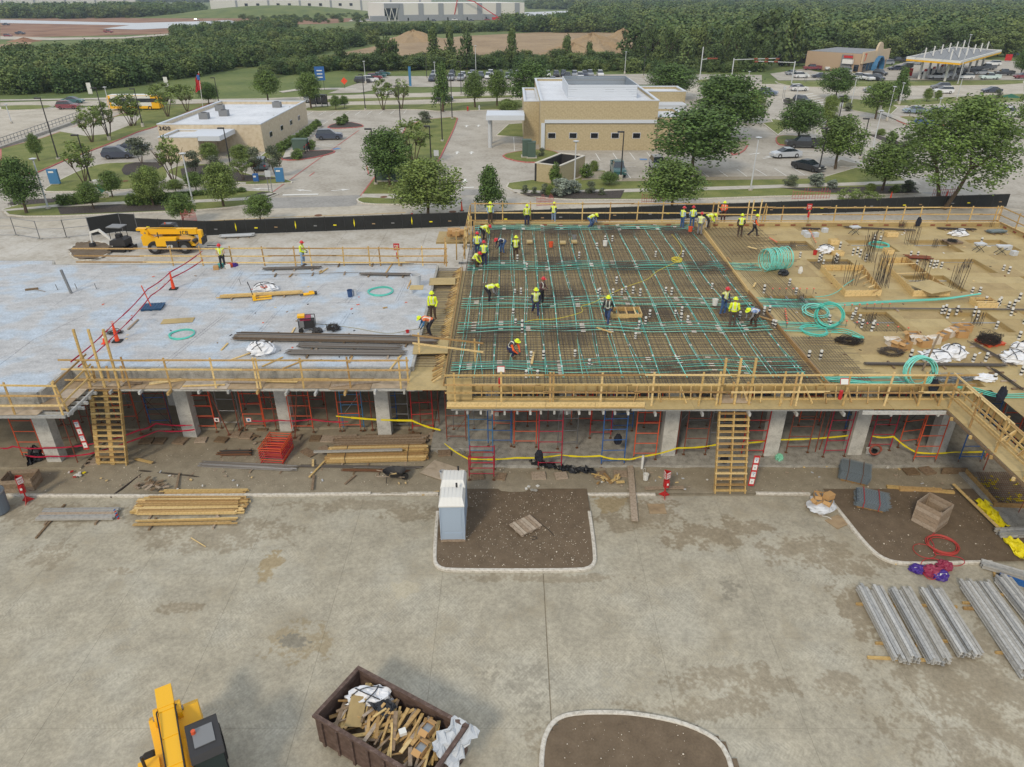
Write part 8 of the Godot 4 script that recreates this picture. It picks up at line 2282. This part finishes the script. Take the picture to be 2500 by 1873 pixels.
	for q in [[735,366,2.4,1.6,"green utility cabinet beside the accessible stall"],[1286,382,1.4,2.4,"pair-like tall green utility cabinet at the sandstone bank"],[1298,384,1.2,2.2,"shorter green utility cabinet at the sandstone bank"],[958,440,4.2,2.3,"large green utility cabinet under the dark oak"]]:
		var s := thing("utility_cabinet",q[4],"utility cabinet",P(q[0],q[1],0.14))
		box(s,"cabinet",V(0,q[3] / 2 + 0.1,0),V(q[2],q[3],1.4),M.olive)
		box(s,"plinth",V(0,0.06,0),V(q[2] + 0.4,0.12,1.8),M.walk)
		box(s,"lid",V(0,q[3] + 0.14,0),V(q[2] + 0.1,0.08,1.5),M.olive)
	for q in [[920,442],[924,438],[928,434],[745,375],[750,370],[755,366]]:
		t = thing("bollard","dark bollard guarding a utility cabinet","bollard",P(q[0],q[1],0.14),0.0,"bollards at the utility cabinets")
		inst(t,"post",lathe([[0.12,0.0],[0.12,1.2],[0.06,1.32],[0.0,1.34]],10),M.dark)
		inst(t,"collar",lathe([[0.13,1.0],[0.13,1.1]],10),M.red)
	t = thing("bus_shelter","dark framed bus shelter on the far sidewalk","bus shelter",P(777,262,0.1))
	box(t,"roof",V(0,2.6,0),V(4.2,0.2,1.8),M.dark)
	for x in [-2,-0.7,0.7,2]: box(t,"post",V(x,1.3,-0.8),V(0.15,2.6,0.15),M.dark)
	for x in [-1.35,0,1.35]: box(t,"pane",V(x,1.4,-0.8),V(1.1,1.8,0.05),M.glass)
	t = thing("flag_pole","flag pole with a striped flag by the low bank","flag pole",P(495,262,0.1))
	rod(t,"pole",V(0,0,0),V(0.6,7.5,0),0.06,M.white)
	inst(t,"flag",crumple([V(0.6,7.2,0),V(0.45,3.8,0),V(-0.9,3.0,0.2),V(-0.3,6.0,0.2)],0.2,3),M.red)
	box(t,"canton",V(0.35,6.3,0.2),V(0.6,1.0,0.2),M.blue)
	t = thing("street_railing","long grey pipe railing along the left road verge","railing")
	for k in 26:
		var o := P(lerpf(-5,205,k / 25.0),lerpf(357,283,k / 25.0),0.1)
		rod(t,"post",o,o + V(0,1.1,0),0.05,M.grey)
	for h in [0.5,1.1]: rod(t,"rail",P(-5,357,0.1) + V(0,h,0),P(205,283,0.1) + V(0,h,0),0.05,M.grey)
	bar(t,"kerb_wall",P(-5,363,0.2),P(212,288,0.2),0.5,0.5,M.conc)
	for q in [[1142,270,M.red,"red fire hydrant on the verge"],[1170,268,M.lightgrey,"pale fire hydrant on the verge"],[1007,540,M.red,"red hydrant behind the screened fence"]]:
		t = thing("fire_hydrant",q[3],"hydrant",P(q[0],q[1],0.14))
		inst(t,"barrel",lathe([[0.2,0.0],[0.14,0.1],[0.14,0.7],[0.2,0.72],[0.1,0.9],[0.0,0.92]],10),q[2])
		rod(t,"outlet",V(-0.25,0.5,0),V(0.25,0.5,0),0.08,q[2])
	t = thing("parasol","green parasol standing before the cafe","parasol",P(2460,262,0.1))
	inst(t,"canopy",lathe([[2.0,2.2],[0.0,2.9]],8),mat(C(30,90,66),0.8))
	rod(t,"pole",V(0,0,0),V(0,2.9,0),0.04,M.white)
	for q in [[2215,188,"red and white pylon sign by the fuel pumps"],[2460,150,"red and white sign board at the station exit"]]: sign_post(q[0],q[1],2.6,2.2,0.3,M.red,q[2])
# ---------- trees
func leafy(sd: int,clumps: int,per: int,size: float,col: Color,shape: int,spread := 0.34) -> ArrayMesh:
	var r := RandomNumberGenerator.new()
	r.seed = sd
	var a := Acc.new()
	for k in clumps:
		var y := r.randf()
		var wid := sqrt(maxf(0.0,1.0 - pow(2.0 * y - 0.85,2) / 1.4)) if shape == 0 else (1.02 - y) * 0.9 + 0.12 if shape == 1 else 0.35 + 0.65 * sin(PI * minf(1,y * 0.85 + 0.1))
		var an := r.randf() * TAU
		var rad := sqrt(r.randf()) * 0.40 * wid
		var o := V(cos(an) * rad,0.08 + y * 0.82,sin(an) * rad)
		var cr := spread * r.randf_range(0.3,0.62)
		var tint := r.randf_range(0.65,1.3)
		for j in per:
			var d := V(r.randfn(),r.randfn() * 0.8 + 0.15,r.randfn()).normalized()
			var p := o + d * cr * pow(r.randf(),0.4) * V(1,0.8,1).x
			var n := (d + V(r.randfn(),r.randfn(),r.randfn()) * 0.45).normalized()
			var u := n.cross(V(0.3,1,0.2)).normalized() * size * r.randf_range(0.6,1.2)
			var w := n.cross(u).normalized() * size * r.randf_range(0.5,0.9)
			var f := tint * r.randf_range(0.8,1.2)
			a.qn(p - u,p - w,p + u,p + w,n,Color(col.r * f,col.g * f,col.b * f * 0.95))
	return a.mesh()
func trunk_mesh(sd: int,stems: int) -> ArrayMesh:
	var r := RandomNumberGenerator.new()
	r.seed = sd
	var a := Acc.new()
	for k in stems:
		var an := TAU * k / stems + r.randf()
		var sp := 0.0 if stems == 1 else 0.14
		var p := V(cos(an) * sp * 0.2,0,sin(an) * sp * 0.2)
		var q := p + V(cos(an) * sp,0.42,sin(an) * sp)
		a.tube(PackedVector3Array([p,p.lerp(q,0.5) + V(0.01,0,0.01),q]),PackedFloat32Array([0.034 / sqrt(stems),0.026 / sqrt(stems),0.02 / sqrt(stems)]),7)
		for j in 5:
			var b := an + r.randf_range(-1.5,1.5) if stems > 1 else TAU * j / 5.0 + r.randf()
			var e := q + V(cos(b) * r.randf_range(0.1,0.26),r.randf_range(0.18,0.42),sin(b) * r.randf_range(0.1,0.26))
			a.tube(PackedVector3Array([q,q.lerp(e,0.5) + V(0,-0.02,0),e]),PackedFloat32Array([0.014,0.009,0.004]),5)
	return a.mesh()
var crowns := {}
var trunks := []
func tree(bx: float,by: float,ty: float,wpx: float,kind: String,label: String,group := "",called := "tree",cat := "tree") -> void:
	var b := P(bx,by,0.1)
	var dep := -b.z * cos(PITCH) + (CAMH - 4.0) * sin(PITCH)
	var h := (by - ty) * dep / FP * 1.09
	var w := wpx * dep / FP * 1.16
	var t := thing(called,label,cat,b,rf(0,TAU),group)
	var v: Array = crowns[kind]
	var cb: float = v[1]
	inst(t,"trunk",trunks[v[2]],M.bark,Transform3D(Basis.from_scale(V(h * 0.9,h * 0.9,h * 0.9)),Vector3.ZERO))
	inst(t,"crown",v[0][rng.randi() % v[0].size()],M.leaf,Transform3D(Basis.from_scale(V(w,h * (1.0 - cb),w)),V(0,h * cb,0)))
func shrub(bx: float,by: float,w: float,h: float,kind: String,label: String,group := "") -> void:
	var t := thing("shrub",label,"shrub",P(bx,by,0.1),rf(0,TAU),group)
	inst(t,"foliage",crowns[kind][0][0],M.leaf,Transform3D(Basis.from_scale(V(w,h,w)),V(0,-0.05,0)))
	rod(t,"stem",Vector3.ZERO,V(0,h * 0.5,0),0.04,M.bark)
func build_trees() -> void:
	var dk := Color(0.076,0.135,0.03)
	var md := Color(0.115,0.18,0.04)
	var lt := Color(0.152,0.21,0.05)
	var gg := Color(0.125,0.15,0.095)
	crowns = {"oak": [[leafy(1,140,70,0.021,dk,0),leafy(2,130,70,0.021,dk,0)],0.2,0],"round": [[leafy(3,120,62,0.024,md,0),leafy(4,110,62,0.024,md,0)],0.26,0],"light": [[leafy(5,150,62,0.021,lt,0)],0.2,0],"point": [[leafy(6,80,60,0.028,dk,1)],0.12,0],"airy": [[leafy(7,34,42,0.034,lt,2,0.26),leafy(8,32,42,0.034,lt,2,0.26)],0.34,1],"grey": [[leafy(9,40,42,0.036,gg,2)],0.3,1],"big": [[leafy(10,240,70,0.0125,md,0,0.24)],0.2,2],"hedge": [[leafy(11,40,40,0.05,md,0)],0.0,0],"silver": [[leafy(12,40,40,0.05,Color(0.22,0.26,0.22),0)],0.0,0],"spiky": [[leafy(13,24,36,0.06,gg,1)],0.0,0]}
	trunks = [trunk_mesh(1,1),trunk_mesh(2,4),trunk_mesh(3,2)]
	for q in [[65,520,395,92,"oak","spreading dark oak beside the pale lamp at the verge end"],[207,448,352,78,"airy","feathery multi-stem tree on the teardrop lawn"],[275,482,420,54,"round","small round tree behind the monument sign"],[229,510,448,62,"round","small dark tree in the mulch strip"],[375,502,412,78,"light","layered light tree over the clipped hedge"],[546,504,404,84,"light","light green street tree with forked trunk"],[448,545,474,70,"round","round street tree behind the telehandler"],[638,547,480,72,"round","round street tree at the drive corner"],[952,452,328,118,"oak","dark spreading oak over the large utility cabinet"],[1045,532,398,164,"light","broad olive street tree above the black fence"],[1195,515,414,78,"point","dark oval street tree between the drives"],[1012,400,300,92,"airy","feathery multi-stem tree on the drive median"],[1040,314,276,42,"grey","grey-green tree on the drive median"],[675,432,362,44,"grey","grey-green tree near the bank sign panel"],[625,432,366,46,"grey","grey-green tree by the bank wall end"],[1690,420,280,205,"oak","largest dark oak before the sandstone bank"],[1638,522,397,150,"round","broad round street tree before the large oak"],[1775,340,203,165,"oak","dark oak rising at the sandstone bank end"],[1640,240,168,125,"oak","dark oak behind the bank roof"],[1745,255,194,92,"oak","dark oak right behind the bank low wing"],[1830,300,228,70,"light","pale tree past the bank end"],[1948,345,257,102,"oak","round oak on the red-kerbed lot island"],[2039,412,296,116,"round","leafy oak at the parking lot edge"],[2153,466,355,118,"round","layered tree in the mulch strip at the corner"],[2300,508,262,300,"big","very large wide tree overhanging the street corner"],[2065,508,462,64,"airy","low multi-stem tree behind the far rail, first of two"],[2118,508,468,58,"airy","low multi-stem tree behind the far rail, beside its twin"],[2040,240,176,86,"oak","round oak on the junction corner"],[2137,290,211,80,"round","loose round tree on the corner lawn"],[2192,250,176,46,"point","dark narrow tree below the filling station"],[2262,248,219,24,"light","small round tree on the road verge"],[2288,246,223,18,"light","smaller round tree on the road verge"],[2018,308,240,38,"light","thin light tree on the median"],[760,265,188,56,"round","round tree behind the bus shelter"],[655,250,180,64,"round","round tree by the low bank roof"],[936,268,202,50,"airy","leaning willow by the white sedan"],[980,266,202,42,"airy","leaning willow beside its taller twin"],[1081,272,170,50,"point","tall pointed tree over the navy suv"],[1160,262,186,56,"round","round tree on the far road verge"],[1213,260,182,52,"round","round tree beside the dark verge oak"],[1290,265,166,104,"oak","dark oak behind the canopy"],[820,268,237,28,"round","very small verge tree by the shelter"],[841,264,237,24,"round","very small verge tree past the shelter"],[95,393,332,34,"round","young tree on the sloping lawn"],[225,347,268,62,"airy","feathery tree at the paved slope"],[266,337,256,52,"airy","feathery tree beside a dark pole on the slope"],[330,307,253,48,"airy","feathery tree near the bank drive"],[410,285,211,76,"airy","feathery tree before the bus"],[457,272,212,52,"airy","feathery tree behind the bus"],[510,254,208,54,"oak","dark round tree beside the flag pole"],[320,308,236,62,"airy","feathery tree hiding the bus front"],[345,398,342,64,"grey","grey shrub tree by the leaving suv"],[425,444,342,62,"airy","light multi-stem tree before the bank porch"],[475,428,374,50,"grey","grey shrub tree below the bank canopy"],[515,398,352,46,"light","light shrub tree at the bank wall"],[525,424,384,46,"grey","grey shrub tree along the bank walk"],[590,402,357,56,"light","light tree at the bank front corner"],[595,440,390,56,"airy","multi-stem tree near the drop box"],[480,470,424,52,"round","small tree behind the pale lamp"],[430,470,440,42,"light","low tree at the drive kerb"],[2492,184,130,44,"oak","dark tree at the filling station exit"],[1488,452,422,48,"round","low spreading tree by the teal pickup"],[2505,330,215,70,"round","tree at the frame of the corner lot"],[1243,275,250,60,"light","low bushy tree by the drive canopy"]]: tree(q[0],q[1],q[2],q[3],q[4],q[5])
	for k in 9: shrub(320 + k * 11,502 - k * 0.6,1.4,1.5,"hedge","clipped hedge shrub along the mulch strip","clipped hedge along the mulch strip")
	for k in 7: shrub(150 + k * 13,502 - k,1.5,1.4,"hedge","loose evergreen shrub by the monument sign","shrubs by the monument sign")
	for k in 12: shrub(415 + k * 16,482 - k * 1.2,1.3,0.7,"hedge","low green ground cover bush along the sidewalk","low bushes along the sidewalk")
	for q in [[682,372],[692,366],[703,360],[712,353],[730,346],[738,340],[746,334],[754,328],[762,322],[768,316],[775,310]]: shrub(q[0],q[1],2.0,1.5,"hedge","clipped hedge shrub beside the bank wall","hedge beside the bank wall")
	for q in [[728,388,2.4,1.6],[762,365,1.8,1.6],[830,305,2.4,1.6],[843,300,1.6,1.8]]: shrub(q[0],q[1],q[2],q[3],"hedge","rounded evergreen shrub on a mulch island","rounded shrubs on the mulch islands")
	for q in [[1355,452,1.9,3.0,"hedge","tall clipped shrub against the trash enclosure"],[1372,478,3.4,2.2,"silver","big silver shrub in the street bed"],[1400,470,2.6,1.6,"silver","smaller silver shrub in the street bed"],[1342,476,1.3,1.3,"light","lime shrub beside the silver one"],[1282,470,1.4,1.1,"spiky","spiky grass tuft at the bed tip"],[1305,473,1.3,1.0,"spiky","spiky grass tuft behind the red kerb"],[1330,474,1.6,1.5,"spiky","grey spiky shrub in the street bed"],[1440,472,2.0,1.6,"grey","loose grey shrub in the street bed"],[1470,476,1.4,1.0,"spiky","thin tuft at the bed end"],[1430,435,2.2,2.0,"hedge","green shrub beside the enclosure"],[1450,418,1.6,1.6,"light","lime tuft beside the enclosure"],[1322,382,1.4,1.4,"grey","small grey shrub at the bank downspout"],[1930,455,2.6,1.6,"grey","grey shrub at the sidewalk bed"],[1990,455,2.6,1.8,"silver","silver shrub at the sidewalk bed"],[2030,460,1.8,1.2,"silver","low silver shrub at the sidewalk bed"],[2125,465,1.5,1.0,"light","lime shrub below the layered tree"],[2215,468,2.8,1.6,"spiky","large spiky tuft at the bed corner"],[2185,470,1.6,1.0,"hedge","green shrub beside the spiky tuft"],[2175,345,2.4,1.8,"hedge","shrub on the side road median"],[2210,355,2.6,1.8,"grey","grey shrub on the side road median"],[2150,330,2.0,1.2,"light","yellow tuft on the side road median"],[2230,362,2.4,1.6,"hedge","dark shrub at the median end"],[2070,270,3.0,1.8,"spiky","grey grass clump on the corner bed"],[2035,300,3.0,1.6,"light","yellow grass clump by the side road"],[2060,250,2.6,1.8,"hedge","shrub at the junction corner"],[1925,256,3.2,1.4,"grey","low planting on the narrow median"],[1238,268,4.0,2.4,"light","pale bushes by the drive canopy"],[2435,240,2.4,2.2,"grey","grey shrub before the cafe lot"],[2370,272,2.0,1.6,"hedge","dark shrub on the cafe lot island"],[2400,275,4.0,2.0,"light","light planting beside the cafe"]]: shrub(q[0],q[1],q[2],q[3],q[4],q[5])
# ---------- woods
func build_forest() -> void:
	var g := Color(0.82,1,0.7)
	var meshes := [leafy(31,30,34,0.055,Color(0.9,0.95,0.9),0,0.5),leafy(32,32,32,0.052,Color(0.95,0.95,0.9),2,0.44),leafy(33,28,36,0.058,Color(0.9,0.95,0.85),0,0.5)]
	var sets := [[],[],[]]
	var cols := [[],[],[]]
	var regs := [[[0,152,150,148,300,142,430,120,640,94,900,99,930,108,780,128,720,150,610,165,450,190,320,208,180,226,0,230],1500,5.6],[[640,182,700,162,830,160,1240,158,1560,158,1600,165,1860,165,1860,176,1600,178,1240,170,830,172,720,184],520,3.6],[[1230,70,1400,66,1560,66,1580,78,1400,80,1240,78],300,8.0],[[1400,62,1420,2,2560,2,2560,130,2380,128,2200,140,2150,130,1950,150,1850,150,1640,152,1590,84,1420,60],4400,10.0],[[0,31,250,29,500,25,480,40,180,46,0,45],420,9.0],[[860,78,1260,70,1260,76,900,88],200,5.0],[[1290,4,1420,4,1400,24,1290,22],160,10.0],[[0,6,900,1,900,4,0,9],260,10.0],[[560,48,900,40,900,54,700,58],70,4.0],[[420,88,470,84,640,72,700,62,720,70,640,90,430,104],180,6.0]]
	for R in regs:
		var poly := PackedVector2Array()
		for k in R[0].size() / 2: poly.append(Vector2(R[0][2 * k],R[0][2 * k + 1]))
		var bb := Rect2(poly[0],Vector2.ZERO)
		for q in poly: bb = bb.expand(q)
		var n := 0
		var tries := 0
		while n < R[1] and tries < R[1] * 8:
			tries += 1
			var q := Vector2(rf(bb.position.x,bb.end.x),rf(bb.position.y,bb.end.y))
			if not Geometry2D.is_point_in_polygon(q,poly): continue
			n += 1
			var p := P(q.x,q.y,0.0)
			var far := clampf(-p.z / 900.0,0.0,1.5)
			var h: float = R[2] * rf(0.45,1.2) * (1.0 + 0.3 * far)
			var w := h * rf(0.75,1.1) * (1.0 + far * 0.7)
			var j := rng.randi() % 3
			sets[j].append(Transform3D(yawb(rf(0,TAU)) * Basis.from_scale(V(w,h,w)),p - V(0,h * 0.06,0)))
			var c := Color(0.062,0.115,0.03).lerp(Color(0.17,0.215,0.06),pow(rng.randf(),1.4))
			cols[j].append(c)
	for j in 3:
		var mm := MultiMesh.new()
		mm.transform_format = MultiMesh.TRANSFORM_3D
		mm.use_colors = true
		mm.mesh = meshes[j]
		mm.instance_count = sets[j].size()
		for k in sets[j].size():
			mm.set_instance_transform(k,sets[j][k])
			mm.set_instance_color(k,cols[j][k])
		var o := MultiMeshInstance3D.new()
		o.multimesh = mm
		o.material_override = M.leaf
		o.name = ["woodland","woodland_001","woodland_002"][j]
		add_child(o)
		tag(o,["dense mixed woodland stretching to the horizon","taller crowns scattered through the distant woodland","broad crowns scattered through the distant woodland"][j],"woodland","","stuff")
	crowns["wood"] = [[leafy(41,60,46,0.032,Color(0.075,0.118,0.034),0,0.36),leafy(42,54,46,0.032,Color(0.12,0.16,0.045),2,0.36)],0.08,0]
	crowns["column"] = [[leafy(43,34,44,0.05,Color(0.065,0.10,0.03),2,0.34),leafy(44,30,44,0.05,Color(0.09,0.13,0.038),1,0.36)],0.06,0]
	var e := [[640,192],[720,178],[830,174],[1000,172],[1240,168],[1560,170],[1700,172],[1870,172]]
	for k in 7:
		var n := int((e[k + 1][0] - e[k][0]) / 15.0)
		for j in n:
			var x := lerpf(e[k][0],e[k + 1][0],(j + rng.randf()) / n)
			var y := lerpf(e[k][1],e[k + 1][1],(j + 0.5) / n) - rf(0,8)
			var tall := rng.randf() < 0.26 and x > 820
			var hh := rf(50,88) if tall and x < 1560 else rf(20,38) if x < 1560 else rf(50,100)
			tree(x,y,y - hh,rf(26,44) if tall else rf(36,66),"column" if tall else "wood",("slender tall tree rising from the belt behind the far lot" if tall else "bushy tree in the belt behind the far lot"),"slender trees of the near belt" if tall else "bushy trees of the near belt","woodland_tree")
	for k in 34:
		var x := k * 16.0 + rf(-6,6)
		var y := lerpf(228,168,pow(k / 33.0,1.5)) - rf(0,6)
		tree(x,y,y - rf(24,42),rf(40,66),"wood","bushy tree at the edge of the woods across the road","bushy trees across the road","woodland_tree")
	for k in 26:
		var x := 1900 + k * 23.0 + rf(-8,8)
		var y := 148 - 12 * clampf((x - 2150) / 300.0,0,1) + rf(-6,4)
		tree(x,y,y - rf(40,66),rf(50,80),"wood","full tree at the wood edge behind the filling station","trees behind the filling station","woodland_tree")
	for q in [[1860,165,50,90],[1925,160,52,70],[1670,178,110,60],[1540,160,75,60],[1250,165,84,40],[1060,160,80,44],[1100,162,85,36]]: tree(q[0],q[1],q[2],q[3],"column","tall tree standing over the near belt","tall trees over the near belt","woodland_tree")
